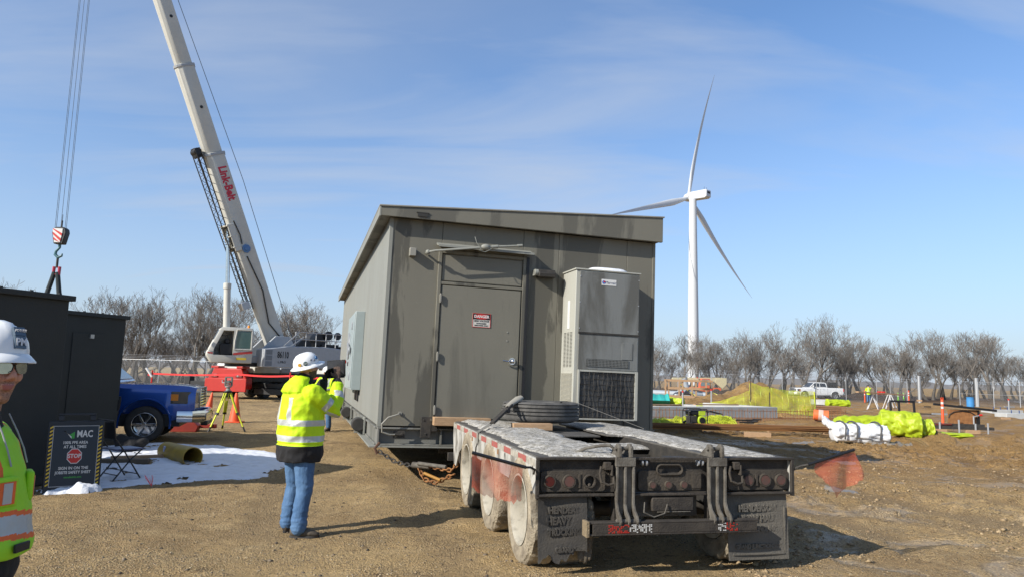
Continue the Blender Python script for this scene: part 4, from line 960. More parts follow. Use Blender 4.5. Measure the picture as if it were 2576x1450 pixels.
# --- photographer with a tablet, seen from behind ---
P1 = gp(741, 1343)
p1 = thing('person', 'person in hi-viz yellow hooded coat, blue jeans and white hard hat holding up a tablet', 'person', (P1.x, P1.y, 0), R(-47))
RS, RE, RW = (.21, .0, 1.44), (.27, .23, 1.27), (.15, .31, 1.60)
LS, LE, LW = (-.21, .02, 1.44), (-.26, .23, 1.27), (-.13, .31, 1.57)
HM = Matrix.Translation((0, .03, 1.70)) @ Matrix.Rotation(R(12), 4, 'X')
def fl(b):
    head_shape(b, HM)
    b.loft([((0, 0, .86), .15, .11), ((0, 0, 1.1), .14, .10), ((0, 0, 1.35), .16, .10), ((0, 0, 1.5), .08, .07)], 18)
    for s in (RS, RE, RW), (LS, LE, LW): capsule(b, s, [.05, .042, .028])
    for x in (-.11, .11): capsule(b, [(x, 0, .85), (x * 1.05, .015, .5), (x * 1.15, -.01, .12)], [.075, .05, .038])
    hand_shape(b, RW, (-.22, .0, .9), (-.6, .3, 0), 1, .55); 
def pb(c):
    l = HM.inverted() @ c
    if l.z < -.03 and l.y > -.02 and c.z > 1.45: return 1
    return 0
beardm = mat('dark_beard', (.06, .04, .03), .9, c2=(.2, .12, .08), sc=60)
solid('body', fl, [skin, beardm], p1, .0075, 3, pb)
def fl(b):
    hand_shape(b, LW, (.30, .0, .85), (.5, .35, 0), -1, .5, 1.08); capsule(b, [Vector(LW) - Vector((.05, .03, .09)), LW], [.05, .036])
solid('glove', fl, [blackcloth], p1, .007, 2)
def fl(b):
    b.loft([((0, .0, .745), .245, .20), ((0, .0, .80), .255, .215), ((0, 0, .95), .265, .225), ((0, -.005, 1.1), .262, .22), ((0, -.01, 1.28), .265, .215), ((0, -.01, 1.40), .25, .19), ((0, -.01, 1.47), .19, .15), ((0, .0, 1.54), .11, .11)], 28, pw=.9)
    for s in (RS, RE, RW), (LS, LE, LW):
        w = Vector(s[1]).lerp(Vector(s[2]), .86); capsule(b, [s[0], Vector(s[0]).lerp(Vector(s[1]), .5), s[1], Vector(s[1]).lerp(w, .5), w], [.105, .095, .085, .078, .062])
    b.loft([((0, -.11, 1.40), .12, .05, (0, 0, 1)), ((0, -.13, 1.46), .17, .085, (0, 0, 1)), ((0, -.09, 1.53), .16, .10, (0, 0, 1)), ((0, -.05, 1.59), .125, .09, (0, 0, 1)), ((0, -.02, 1.62), .09, .07, (0, 0, 1))], 24)
def pj(c):
    tU, dU = seg_t(c, RS, RE); tF, dF = seg_t(c, RE, RW); tl, dl = seg_t(c, LE, LW); tl2, dl2 = seg_t(c, LS, LE)
    arm = min(dU, dF, dl, dl2) < .12 and (abs(c.x) > .27 or c.y > .22)
    if arm:
        if dU < dF and .52 < tU < .72: return 1
        if dF <= dU and .38 < tF < .56: return 1
        if dl < dl2 and .38 < tl < .56: return 1
        if tF > .82 and dF < dU: return 2 if tF > .86 else 0
        return 0
    if c.z < .915: return 2
    if .955 < c.z < 1.015 or 1.115 < c.z < 1.175: return 1
    if c.z > 1.115 and .085 < abs(c.x) < .145 and c.z < 1.50 and not (c.y < -.1 and c.z > 1.40): return 1
    return 0
def jw(c): return .010 * (1 - abs(noise.noise(Vector((c.x * 5 + c.z * 3, c.y * 5, c.z * 7 - c.x * 6)))) * 4) * .6 + .009 * noise.noise(Vector((c.x * 6, c.y * 6, c.z * 13))) + .008 * noise.noise(Vector((c.x * 17, c.y * 17, c.z * 9 + 4))) - (.010 if abs(c.z - .93) < .012 else 0)
solid('coat', fl, [hiviz, silver, blackcloth], p1, .010, 5, pj, jw)
def fl(b):
    b.loft([((0, 0, .74), .18, .14, (0, 0, 1)), ((0, 0, .86), .19, .15, (0, 0, 1)), ((0, 0, .95), .17, .13, (0, 0, 1))], 20)
    capsule(b, [(-.11, .0, .80), (-.135, .03, .48), (-.15, -.01, .22), (-.15, -.01, .10)], [.115, .084, .076, .082]); capsule(b, [(.11, .0, .80), (.135, .01, .48), (.155, -.04, .22), (.16, -.045, .10)], [.115, .085, .077, .084])
solid('jeans', fl, [denim], p1, .010, 4, None, lambda c: .006 * noise.noise(Vector((c.x * 6, c.y * 6, c.z * 9))) + .012 * (1 - min(1, abs(c.z - .16) / .22)) * noise.noise(Vector((c.x * 10, c.y * 10, c.z * 42))) + .008 * (1 - min(1, abs(c.z - .50) / .16)) * noise.noise(Vector((c.x * 14, c.y * 14, c.z * 30 + c.x * 30))))
boots(p1, [(-.15, .02, R(20)), (.155, -.03, R(-35))])
hh = helmet_obj(p1, HM, True, tilt=R(6))
text('USIC', .026, white, sticker(p1, HM @ Matrix.Rotation(R(6), 4, 'X'), R(-25), .072, .022, mat('sticker_dark', (.05, .12, .13), .4)), HM @ Matrix.Rotation(R(6), 4, 'X') @ Matrix.Translation((math.cos(R(-25)) * .1285, -.005 + math.sin(R(-25)) * .1285 * 1.16, .073)) @ Matrix.Rotation(R(65), 4, 'Z') @ FRONT, ext=.0006)
HT = HM @ Matrix.Rotation(R(6), 4, 'X')
sticker(p1, HT, R(-52), .070, .018, mat('sticker_gold', (.65, .35, .04), .4)); sticker(p1, HT, R(35), .10, .018, mat('sticker_blue', (.03, .15, .35), .4)); sticker(p1, HT, R(2), .095, .009, mat('sticker_grey', (.25, .26, .3), .5)); sticker(p1, HT, R(18), .082, .011, mat('sticker_grey', (.2, .2, .2)))
def fl(b): b.tube([(0, -.0, 1.52), (0, .0, 1.58), (0, .02, 1.63)], [.10, .085, .078], 18)
solid('collar', fl, [blackcloth], p1, .010, 2)
tb = thing('tablet', 'black tablet held up in front of the photographer by both hands', 'tablet', (0, 0, 0)); tb.matrix_world = p1.matrix_basis @ Matrix.Translation((-.03, .385, 1.71)) @ Matrix.Rotation(R(20), 4, 'Z') @ Matrix.Rotation(R(-4), 4, 'Y')
MB().box(-.125, .125, -.006, .010, -.092, .092).build('case', blackcloth, tb, .006)
MB().box(-.113, .113, -.0085, -.0061, -.080, .080).build('screen', mat('tablet_screen', (.035, .036, .042), .25, c2=(.008, .008, .01), sc=14), tb, .002)
MB().box(-.10, .125, -.035, -.0065, -.105, -.0925).build('case_flap', blackcloth, tb, .003)

# --- man cut by the left edge of the picture ---
p2 = thing('person', 'bearded man in lime safety vest, safety glasses and white hard hat at the left edge', 'person', (-1.846, 2.5, 0), R(-78))
H2 = Matrix.Translation((0, .045, 1.655)) @ Matrix.Rotation(R(-30), 4, 'Z') @ Matrix.Rotation(R(2), 4, 'X')
AR = [(.21, -.02, 1.40), (.26, -.05, 1.12), (.25, .05, .88)]; AL = [(-.20, -.03, 1.40), (-.22, -.08, 1.12), (-.20, -.0, .88)]
def fl(b):
    head_shape(b, H2)
    b.loft([((0, 0, .86), .15, .11), ((0, 0, 1.1), .14, .10), ((0, 0, 1.32), .16, .10), ((0, 0, 1.45), .08, .07)], 18)
    for s in (AR, AL): capsule(b, s, [.05, .042, .028])
    for x in (-.11, .11): capsule(b, [(x, 0, .85), (x * 1.05, .015, .5), (x * 1.15, -.01, .12)], [.075, .05, .038])
    hand_shape(b, AR[2], (0, .1, -1), (-1, 0, 0), 1, .3); hand_shape(b, AL[2], (0, .1, -1), (1, 0, 0), -1, .3)
def pb(c):
    l = H2.inverted() @ c
    if c.z < 1.40: return 0
    if abs(l.x) < .021 and -.074 < l.z < -.054 and l.y > .085: return 2
    jaw = l.z < -.072 or (l.z < -.03 and abs(l.x) > .050 and l.y < .07) or (l.z < -.042 and abs(l.x) > .024)
    mus = -.052 < l.z < -.043 and abs(l.x) < .028 and l.y > .07
    if (jaw or mus) and l.z > -.16 and l.y > -.02: return 1
    if l.z > .0 and l.y < -.01 and abs(l.x) > .04: return 3
    return 0
solid('body', fl, [mat('fair_skin', (.60, .30, .21), .5, c2=(.50, .21, .15), sc=14, amt=.6, bump=.1, bsc=120), mat('ginger_beard', (.26, .13, .07), .9, c2=(.45, .24, .16), sc=160, amt=1), mat('lips', (.42, .14, .12), .5), beardm], p2, .0052, 3, pb)
H2 = H2 @ Matrix.Diagonal((.90, .88, .98, 1))
hat2 = helmet_obj(p2, H2, False, tilt=R(3))
HT = H2 @ Matrix.Rotation(R(3), 4, 'X')
for k, (z, hh_) in enumerate(((.124, .016), (.085, .022))):
    st_ = sticker(p2, HT, R(96), z, (.024, hh_), mat('sticker_navy', (.07, .11, .16), .4), 'hat_sticker', 'sq', .115 if k == 0 else .121)
text('PM', .036, mat('sticker_white', (.7, .72, .75), .4), hat2, HT @ Matrix.Translation((-.012, .1405, .085)) @ Matrix.Rotation(R(183), 4, 'Z') @ FRONT, ext=.0006, bold=.001)
text('POWER', .014, mat('sticker_white', (.7, .72, .75), .4), hat2, HT @ Matrix.Translation((-.012, .1335, .126)) @ Matrix.Rotation(R(183), 4, 'Z') @ Matrix.Rotation(R(30), 4, 'X') @ FRONT, ext=.0006, bold=.0004)
# safety glasses
H2 = H2 @ Matrix.Diagonal((1/.90, 1/.88, 1/.98, 1))
b = MB(H2)
for s in (-1, 1):
    pts = []
    for k in range(16):
        t_ = 6.283 * k / 16; x = s * .035 + .030 * math.copysign(abs(math.cos(t_)) ** .8, math.cos(t_)); pts.append((x, .106 - 5.5 * x * x, .002 + .021 * math.copysign(abs(math.sin(t_)) ** .8, math.sin(t_))))
    rs = [[Vector(p) + Vector((0, d, 0)) for p in pts] for d in (0, .002)]; b.rings(rs)
gl = b.build('glasses_lens', mat('mirror_lens', (.42, .40, .30), .12, .85, c2=(.25, .25, .2), sc=20), None); gl.parent = p2
b = MB(H2)
for s in (-1, 1):
    b.tube([(s * .002, .108, .018), (s * .03, .105, .026), (s * .066, .084, .020), (s * .078, .05, .012), (s * .082, -.01, .008)], .0028, 6)
    b.tube([(s * .002, .108, .014), (s * .008, .108, -.008), (s * .018, .104, -.014)], .002, 6)
b.build('glasses_frame', black, p2)
def fl(b):
    b.loft([((0, .0, .93), .20, .165, (0, 0, 1)), ((0, .0, .98), .215, .185, (0, 0, 1)), ((0, 0, 1.1), .20, .17, (0, 0, 1)), ((0, -.01, 1.3), .205, .155, (0, 0, 1)), ((0, -.01, 1.40), .18, .13, (0, 0, 1)), ((0, -.01, 1.46), .11, .10, (0, 0, 1)), ((0, .0, 1.52), .085, .088, (0, 0, 1))], 24)
    for s in (AR, AL): capsule(b, [s[0], s[1], Vector(s[1]).lerp(Vector(s[2]), .95)], [.082, .07, .05])
solid('hoodie', fl, [blackcloth], p2, .010, 4, None, wrinkle(.009))
def fl(b):
    b.loft([((0, .005, 1.035), .225, .212, (0, 0, 1)), ((0, .005, 1.07), .232, .218, (0, 0, 1)), ((0, .0, 1.2), .222, .195, (0, 0, 1)), ((0, -.005, 1.32), .220, .172, (0, 0, 1)), ((0, -.01, 1.40), .20, .148, (0, 0, 1)), ((0, -.02, 1.45), .155, .12, (0, 0, 1)), ((0, -.03, 1.485), .11, .095, (0, 0, 1))], 28)
    capsule(b, [(.17, -.01, 1.39), (.215, -.01, 1.36)], [.08, .09]); capsule(b, [(-.17, -.01, 1.39), (-.205, -.01, 1.36)], [.08, .085])
hv2 = mat('lime_vest', (.40, .80, .02), .7, c2=(.34, .70, .02), sc=5, bump=.5, bsc=16); hv3 = mat('vest_orange', (.95, .17, .03), .7, bump=.2)
def pv(c):
    zz_ = c.z - .018 * math.sin(c.x * 8) + .02 * c.y
    if 1.105 < zz_ < 1.165: return 1
    if 1.088 < zz_ < 1.182: return 2
    if c.z > 1.24 and .085 < abs(c.x) < .165: return 1 if .102 < abs(c.x) < .148 else 2
    return 0
solid('safety_vest', fl, [hv2, silver, hv3], p2, .0075, 3, pv, wrinkle(.009, 7))
for s in (-1, 1):
    Mk = Matrix.Translation((s * .095, .172, 1.25)) @ Matrix.Rotation(R(-s * 26), 4, 'Z')
    pk = MB(Mk).box(-.045, .045, -.02, .004, -.05, .05).build('vest_pocket', hv2, p2, .008)
    MB(Mk).box(-.030, .030, .0045, .007, -.04, .035).build('pocket_tape', hv3, pk, .002); MB(Mk).box(-.016, .016, .0072, .009, -.036, .031).build('pocket_tape', silver, pk)
b = MB(Matrix.Translation((.06, .222, 1.068)) @ Matrix.Rotation(R(-12), 4, 'Z')); b.box(-.035, .035, -.004, .006, -.014, .014); b.build('vest_label', black, p2, .002)
for s in (-1, 1): MB().tube([(s * .05, .095, 1.50), (s * .055, .125, 1.44), (s * .06, .150, 1.38), (s * .06, .165, 1.33)], .0028, 6).build('hood_cord', mat('cord_grey', (.4, .4, .4)), p2)
def fl(b):
    b.loft([((0, 0, .76), .17, .14, (0, 0, 1)), ((0, 0, .88), .18, .15, (0, 0, 1)), ((0, 0, .97), .17, .14, (0, 0, 1))], 20)
    for s in (-1, 1): capsule(b, [(s * .10, .0, .80), (s * .115, .02, .48), (s * .125, -.01, .13)], [.11, .085, .075])
solid('jeans', fl, [mat('grey_denim', (.17, .21, .27), .85, c2=(.26, .30, .36), sc=9, amt=.9, bump=.5)], p2, .012, 4, None, wrinkle(.008, 12))
boots(p2, [(-.125, -.01, R(8)), (.125, -.01, R(-8))])

# --- simple standing workers farther off ---
def worker(loc, rz, label, arms, hat_m=helmet, coat_m=hiviz, lean=0.0):
    p = thing('person', label, 'person', loc, R(rz)); H = Matrix.Translation((0, .04, 1.64)) @ Matrix.Rotation(-lean, 4, 'X')
    def fl(b):
        head_shape(b, H); b.loft([((0, 0, .86), .15, .11), ((0, 0, 1.35), .16, .10), ((0, 0, 1.5), .08, .07)], 16)
        for s in arms: capsule(b, s, [.05, .042, .028]); d = Vector(s[2]) - Vector(s[1]); hand_shape(b, s[2], d, (0, .3, -1), 1 if s[0][0] > 0 else -1, .5)
        for x in (-.1, .1): capsule(b, [(x, 0, .9), (x, .01, .5), (x, -.02, .1)], [.085, .055, .04])
    solid('body', fl, [skin], p, .011, 2)
    def fl(b):
        b.loft([((0, .0, .80), .20, .15), ((0, 0, 1.1), .20, .15), ((0, 0, 1.35), .21, .15), ((0, 0, 1.45), .16, .12), ((0, 0, 1.54), .09, .09)], 22)
        for s in arms: capsule(b, [s[0], s[1], Vector(s[1]).lerp(Vector(s[2]), .9)], [.09, .075, .06])
    solid('coat', fl, [coat_m, silver], p, .016, 3, lambda c: 1 if (.98 < c.z < 1.04 or 1.14 < c.z < 1.19 or (.09 < abs(c.x) < .14 and 1.19 < c.z < 1.48)) else 0, wrinkle(.01))
    def fl(b):
        b.loft([((0, 0, .76), .17, .14, (0, 0, 1)), ((0, 0, .9), .18, .14, (0, 0, 1))], 16)
        for s in (-1, 1): capsule(b, [(s * .10, .0, .80), (s * .115, .02, .48), (s * .125, -.01, .13)], [.11, .085, .075])
    solid('jeans', fl, [denim], p, .016, 3); boots(p, [(-.125, -.01, 0), (.125, -.01, 0)]); helmet_obj(p, H, False, hat_m); return p
q = gp(815, 1082); worker((q.x, q.y, 0), 165, 'worker in yellow coat half hidden behind the raised tablet', [[(.2, 0, 1.42), (.28, .12, 1.2), (.12, .30, 1.18)], [(-.2, 0, 1.42), (-.28, .12, 1.2), (-.10, .30, 1.15)]])
q = gp(2191, 1012); worker((q.x, q.y + .5, gz(q.x, q.y + .5)), 10, 'distant worker in yellow coat bent over the white sawhorses', [[(.2, 0, 1.42), (.26, .12, 1.18), (.2, .34, 1.1)], [(-.2, 0, 1.42), (-.26, .12, 1.18), (-.2, .34, 1.1)]], mat('dark_hat', (.03, .03, .03), .5), lean=.3)
# ---------------- stepped dark boxes on the left ----------------
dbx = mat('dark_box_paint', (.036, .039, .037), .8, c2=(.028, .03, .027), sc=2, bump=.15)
def dark_box(name, corner, ang, L, Dp, H, label, cat='container'):
    t = thing(name, label, cat, (corner[0], corner[1], 0), ang)       # local y runs back along the wall towards the camera's left, local x into the box
    b = MB(); n_ = int(L / 1.2)
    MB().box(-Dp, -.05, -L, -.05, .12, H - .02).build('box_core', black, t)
    for i in range(n_): b.box(-.05, 0, -L + i * L / n_ + .004, -L + (i + 1) * L / n_ - .004, .12, H - .06)
    b.build('side_panel', dbx, t, .004)
    b = MB(); b.box(-Dp, -.002, -.05, .0, .12, H - .06); b.build('end_panel', dbx, t, .004)
    b = MB(); b.box(-Dp - .05, .06, -L - .05, .06, H - .058, H + .02); b.build('roof', dbx, t, .01)
    b = MB()
    for i in range(int(L / .4)): MB().cyl((.0, -.15 - i * .4, H + .015), (.0, -.15 - i * .4, H + .04), .025, n=8).build('roof_screw', dbx, t)
    b = MB(); b.box(-Dp, .01, -L, .01, 0, .118); b.build('skid', darksteel, t, .01)
    return t
AW = R(-24)
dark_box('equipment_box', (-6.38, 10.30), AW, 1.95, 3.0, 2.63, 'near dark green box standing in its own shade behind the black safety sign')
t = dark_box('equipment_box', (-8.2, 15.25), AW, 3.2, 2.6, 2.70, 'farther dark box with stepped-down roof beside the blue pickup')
for y in (-.8, -1.7): MB().box(.001, .02, y - .35, y + .35, .3, 2.3).build('door_leaf', dbx, t, .004)
MB().box(.021, .05, -.8, -.72, 2.2, 2.28).build('bracket', steel, t)

# ---------------- safety sign, chair and litter beside it ----------------
a, c = Vector((-5.985, 9.50, 0)), Vector((-5.42, 9.88, 0)); d = (c - a); sw = .74
sgn = thing('a_frame_sign', 'black folding site-entry sign with STOP octagon and yellow striped border', 'sign', a, math.atan2(d.y, d.x)); sgn.scale = (.87, 1, 1)
sb = mat('sign_black', (.012, .014, .018), .45)
SM = Matrix.Rotation(R(-7), 4, 'X')
b = MB(SM); b.box(0, sw, 0, .025, .0, .93); fr = b.build('front_board', sb, sgn, .008)
b = MB(Matrix.Translation((0, .30, 0)) @ Matrix.Rotation(R(9), 4, 'X')); b.box(0, sw, 0, .02, .0, .93); b.build('rear_board', sb, sgn, .008)
b = MB(SM)
for x in (.12, sw - .20): b.box(x, x + .08, .0, .05, .931, 1.0)
b.box(.12, sw - .12, .01, .04, 1.001, 1.03); b.build('handle', sb, sgn, .006)
def onsign(x, z, y=-.006): return SM @ Matrix.Translation((x, y, z)) @ FRONT
b = MB(SM); b.box(.075, sw - .075, -.003, -.0005, .09, .86); b.build('poster', mat('poster_navy', (.010, .016, .026), .35), fr)
b = MB(SM)
for q in ((.068, .075, .083, .867), (sw - .075, sw - .068, .083, .867), (.075, sw - .075, .083, .090), (.075, sw - .075, .86, .867)): b.box(q[0], q[1], -.004, -.0006, q[2], q[3])
b.build('border', mat('border_silver', (.5, .5, .5), .4), fr)
b = MB(SM)
for x in (.025, sw - .065):
    for k in range(16): z = .09 + k * .049; b.prism([(x, z), (x + .04, z + .022), (x + .04, z + .044), (x, z + .022)], 1, -.003, -.0007)
b.build('hazard_stripe', mat('stripe_yellow', (.75, .50, .03), .5), fr)
b = MB(SM); b.prism([(.20, .80), (.225, .80), (.31, .70), (.31, .725), (.285, .745)], 1, -.0052, -.0032); b.build('logo', white, fr)
b = MB(SM); b.prism([(.31, .70), (.35, .70), (.35, .79), (.285, .748)], 1, -.0050, -.0034); b.build('logo', mat('logo_green', (.05, .35, .05), .5), fr)
text('MAC', .125, white, fr, onsign(.485, .755), ext=.001, sx=.8, bold=.003)
text('100% PPE AREA', .052, white, fr, onsign(sw / 2, .645), ext=.001, sx=.95, bold=.001)
text('AT ALL TIMES', .052, white, fr, onsign(sw / 2, .59), ext=.001, sx=.95, bold=.001)
b = MB(SM)
for r_, y0, y1, nm in ((.105, -.0055, -.0032, 0), (.095, -.0075, -.0056, 1)):
    b = MB(SM); b.prism([(sw / 2 + r_ * math.cos(R(22.5 + 45 * k)), .47 + r_ * math.sin(R(22.5 + 45 * k))) for k in range(8)], 1, y0, y1); b.build('stop_octagon', (white, red)[nm], fr)
text('STOP', .072, white, fr, onsign(sw / 2, .47, -.0085), ext=.0008, bold=.002)
text('SIGN IN ON THE', .052, white, fr, onsign(sw / 2, .315), ext=.001, bold=.001)
text('JOBSITE SAFETY SHEET', .050, white, fr, onsign(sw / 2, .26), ext=.001, bold=.001, sx=.92)
text('macelectric.com', .035, mat('logo_green', (.05, .35, .05), .5), fr, onsign(sw / 2, .20), ext=.001, bold=.001)
# folding chair
q = gp(300, 1205)
chr_ = thing('folding_chair', 'black folding chair with blue seat standing on the snow beside the sign', 'chair', (q.x + .02, q.y, .0), R(-35))
cm = mat('chair_black', (.018, .02, .024), .4)
b = MB(); b.loft([((-.20, -.0, .60), .02, .012), ((-.1, -.03, .60), .02, .1), ((.1, -.03, .6), .02, .1), ((.20, -.0, .60), .02, .012)], 12, ref=(0, 1, 0)); b.bm.free()
b = MB(); g = []
for j in range(7):
    row = []
    for i in range(13): u = i / 12 * 2 - 1; row.append((.21 * u, -.235 - .04 * (1 - u * u) - .02 * j / 6, .62 + .24 * j / 6 - (.05 * abs(u) ** 6 if j == 6 else 0)))
    g.append(row)
b.rings([r_ + [(x, y - .02, z) for x, y, z in r_[::-1]] for r_ in g]); b.build('backrest', cm, chr_, .004)
MB().box(-.20, .20, -.21, .20, .445, .47).build('seat', mat('seat_blue', (.10, .11, .20), .35), chr_, .01)
for s in (-1, 1):
    MB().tube([(s * .225, -.285, .88), (s * .225, -.24, .62), (s * .225, -.10, .44), (s * .225, .19, .0)], .011, 8).build('leg', cm, chr_)
    MB().tube([(s * .205, .17, .45), (s * .205, .02, .32), (s * .205, -.24, .0)], .011, 8).build('leg', cm, chr_)
b = MB(); b.tube([(-.225, .12, .10), (.225, .12, .10)], .008, 6); b.tube([(-.205, -.17, .10), (.205, -.17, .10)], .008, 6); b.tube([(-.205, -.12, .17), (.205, -.12, .17)], .008, 6); b.tube([(-.225, -.285, .88), (.225, -.285, .88)], .011, 6); b.build('stretcher', cm, chr_)
q = gp(262, 1150)
def fl(b):
    b.sph((0, 0, .16), 1, 18, 12, (.26, .18, .15)); b.sph((.2, .05, .20), 1, 14, 9, (.16, .13, .10)); b.sph((-.15, .0, .26), 1, 14, 9, (.14, .12, .10))
o = solid('gear_bag', fl, [blackcloth], None, .02, 3, None, wrinkle(.02, 7)); o.location = (q.x, q.y + .8, 0); tag(o, 'slumped black gear bag lying behind the folding chair', 'bag')
q = gp(285, 1168); o = MB().box(-.55, .55, -.07, .07, .01, .10).build('plank', mat('wet_wood', (.16, .12, .08), .8, c2=(.1, .08, .06)), None, .008); o.location = (q.x, q.y, gz(q.x, q.y)); o.rotation_euler.z = R(14); tag(o, 'dark wet plank on the snow behind the folding chair', 'plank')
q = gp(345, 1158); o = MB().box(-.42, .42, -.06, .06, .0, .08).build('plank', wood, None, .008); o.location = (q.x, q.y, .02); o.rotation_euler.z = R(32); tag(o, 'snow-dusted plank end between the chair and the yellow pipe', 'plank')
# second chair deeper in the shade
q = gp(262, 1115)
c2_ = thing('office_chair', 'dark padded chair in the shade between the boxes', 'chair', (q.x + .1, q.y - .3, 0), R(120))
MB().loft([((0, -.2, .62), .2, .03, (0, 0, 1)), ((0, -.23, .75), .24, .05, (0, 0, 1)), ((0, -.25, .95), .24, .05, (0, 0, 1)), ((0, -.26, 1.02), .18, .03, (0, 0, 1))], 20, pw=.7).build('backrest', blackcloth, c2_)
MB().box(-.24, .24, -.24, .22, .44, .52).build('seat', blackcloth, c2_, .03)
b = MB(); b.cyl((0, 0, .10), (0, 0, .44), .03); b.beam((0, -.22, .48), (0, -.25, .7), .05, .02); b.build('column', darksteel, c2_)
b = MB()
for k in range(5): a_ = 1.2566 * k; b.beam((0, 0, .10), (.3 * math.cos(a_), .3 * math.sin(a_), .07), .04, .03)
b.build('base', darksteel, c2_)
# yellow pipe offcut, pin flag
A, Bp = gp(412, 1152), gp(492, 1168); dv = (Bp - A); 
pp = thing('yellow_pipe', 'short offcut of weathered yellow pipe lying on the snow', 'pipe', (A.x, A.y + .08, .135), math.atan2(dv.y - .16, dv.x))
ypm = mat('pipe_yellow', (.50, .33, .03), .55, c2=(.30, .20, .05), sc=5, amt=.8)
b = MB(); L = 1.22
b.lathe([(.165, 0), (.165, L * .8), (.172, L * .81), (.172, L), (.158, L), (.155, 0), (.165, 0)], (0, 0, 0), (1, 0, 0), 40)
b.build('pipe_wall', ypm, pp)
MB().cyl((-.0, 0, 0), (.02, 0, 0), .154).build('pipe_inside', black, pp)
MB().box(.28, .34, -.168, -.14, .02, .12).build('pipe_label', mat('label_blue', (.35, .4, .6), .5), pp, .003)
q = gp(383, 1224); pf = thing('pin_flag', 'small red marking flag tuft stuck at the edge of the snow', 'marker', (q.x, q.y, gz(q.x, q.y)))
MB().cyl((0, 0, 0), (-.02, 0, .16), .003, n=6).build('wire', steel, pf)
b = MB()
for k in range(9): a_ = -.5 + k * .11; b.beam((-.01, 0, .02), (-.06 + .09 * math.sin(a_ * 2), .03 * math.cos(k), .17 - .015 * (k % 3)), .008, .001)
b.build('streamers', mat('flag_pink', (.9, .05, .08), .6), pf)

# ---------------- tripod with instrument, cones, toolbox ----------------
q = gp(566, 1083)
tp_ = thing('survey_tripod', 'yellow survey tripod carrying a total station', 'tripod', (q.x, q.y, 0), R(10))
fly = mat('fluoro_yellow', (.72, .78, .03), .5)
MB().lathe([(0, 1.02), (.10, 1.02), (.11, 1.05), (.09, 1.08), (0, 1.08)], (0, 0, 0), (0, 0, 1), 20).build('head', black, tp_)
for k in range(3):
    a_ = R(90 + 120 * k - 100); e_ = Vector((math.cos(a_), math.sin(a_), 0)); s_ = Vector((-e_.y, e_.x, 0)); f_ = e_ * .52; b = MB()
    b.beam(e_ * .07 + s_ * .04 + Vector((0, 0, 1.03)), f_ * .55 + s_ * .03 + Vector((0, 0, .48)), .022, .03); b.beam(e_ * .07 - s_ * .04 + Vector((0, 0, 1.03)), f_ * .55 - s_ * .03 + Vector((0, 0, .48)), .022, .03)
    b.beam(e_ * .15 + Vector((0, 0, .80)), f_ + Vector((0, 0, .02)), .038, .028); lg = b.build('leg', fly, tp_, .003)
    b = MB(); b.beam(f_ * .9 + Vector((0, 0, .13)), f_ * 1.03 + Vector((0, 0, .0)), .045, .035); b.beam(f_ * .56 + Vector((0, 0, .50)), f_ * .60 + Vector((0, 0, .44)), .10, .05); b.build('foot', black, lg, .004)
it = MB().lathe([(0, 1.081), (.06, 1.081), (.06, 1.12), (.04, 1.13), (.05, 1.16), (.085, 1.17), (.085, 1.20), (0, 1.20)], (0, 0, 0), (0, 0, 1), 20).build('tribrach', mat('instrument_grey', (.35, .36, .33), .5), tp_)
b = MB(); b.box(-.10, -.06, -.05, .05, 1.20, 1.42); b.box(.06, .10, -.05, .05, 1.20, 1.42); b.box(-.10, .10, -.02, .02, 1.42, 1.45); b.cyl((0, -.09, 1.31), (0, .09, 1.31), .045, n=16); b.box(-.055, .055, -.06, -.04, 1.21, 1.26); b.build('total_station', mat('instrument_body', (.18, .19, .17), .5), tp_, .006)
def cone(q, h, label, rz=0):
    t = thing('traffic_cone', label, 'cone', (q.x, q.y, gz(q.x, q.y)), rz, 'orange cones behind the tripod')
    MB().lathe([(0, h), (h * .035, h * .998), (h * .05, h * .95), (h * .20, .035), (0, .035)], (0, 0, 0), (0, 0, 1), 28).build('cone_body', orange, t)
    MB().box(-h * .26, h * .26, -h * .26, h * .26, 0, .034).build('base', orange, t, .012); return t
cone(gp(524, 1030), .72, 'smaller orange traffic cone left of the survey tripod').rotation_euler = (0, R(9), 0)
cone(gp(590, 1060), .92, 'taller orange traffic cone directly behind the survey tripod')
q = gp(478, 1086)
tb_ = thing('tool_crate', 'red metal tool crate on the ground by the pickup bumper', 'crate', (q.x - .2, q.y + .2, 0), R(12))
rd = mat('crate_red', (.36, .035, .02), .6, c2=(.2, .03, .02)); b = MB(); b.prism([(-.42, 0), (.28, 0), (.34, .16), (.22, .26), (-.25, .26), (-.45, .10)], 1, -.2, .2); b.build('crate_body', rd, tb_, .02)
MB().box(.34, .75, -.06, .06, .10, .20).build('handle', rd, tb_, .01); MB().box(-.2, .18, -.15, .15, .261, .285).build('lid', rd, tb_, .01)
# ---------------- barrier tape in front of the crane ----------------
bt = thing('barrier_tape', 'red barrier tape strung between short posts in front of the crane', 'tape')
pts = [at(372, 940, 33), at(383, 938, 33), at(600, 940, 32), at(730, 944, 31), at(850, 949, 30)]
b = MB()
for p0, p1_ in zip(pts[:-1], pts[1:]):
    pr0 = p0
    for k in range(1, 9):
        p = p0.lerp(p1_, k / 8); p.z -= .05 * math.sin(math.pi * k / 8); b.beam(pr0, p, .004, .075); pr0 = p
b.build('tape', mat('tape_bright_red', (.75, .02, .02), .5), bt)
for i in (1, 3): MB().cyl((pts[i].x, pts[i].y, 0), (pts[i].x, pts[i].y, pts[i].z + .15), .035, n=10).build('post', red, bt)
q = pts[1]; MB().cyl((q.x + .05, q.y - .1, q.z - .15), (q.x - .25, q.y - .1, q.z + .25), .05, n=10).build('roll', white, bt)

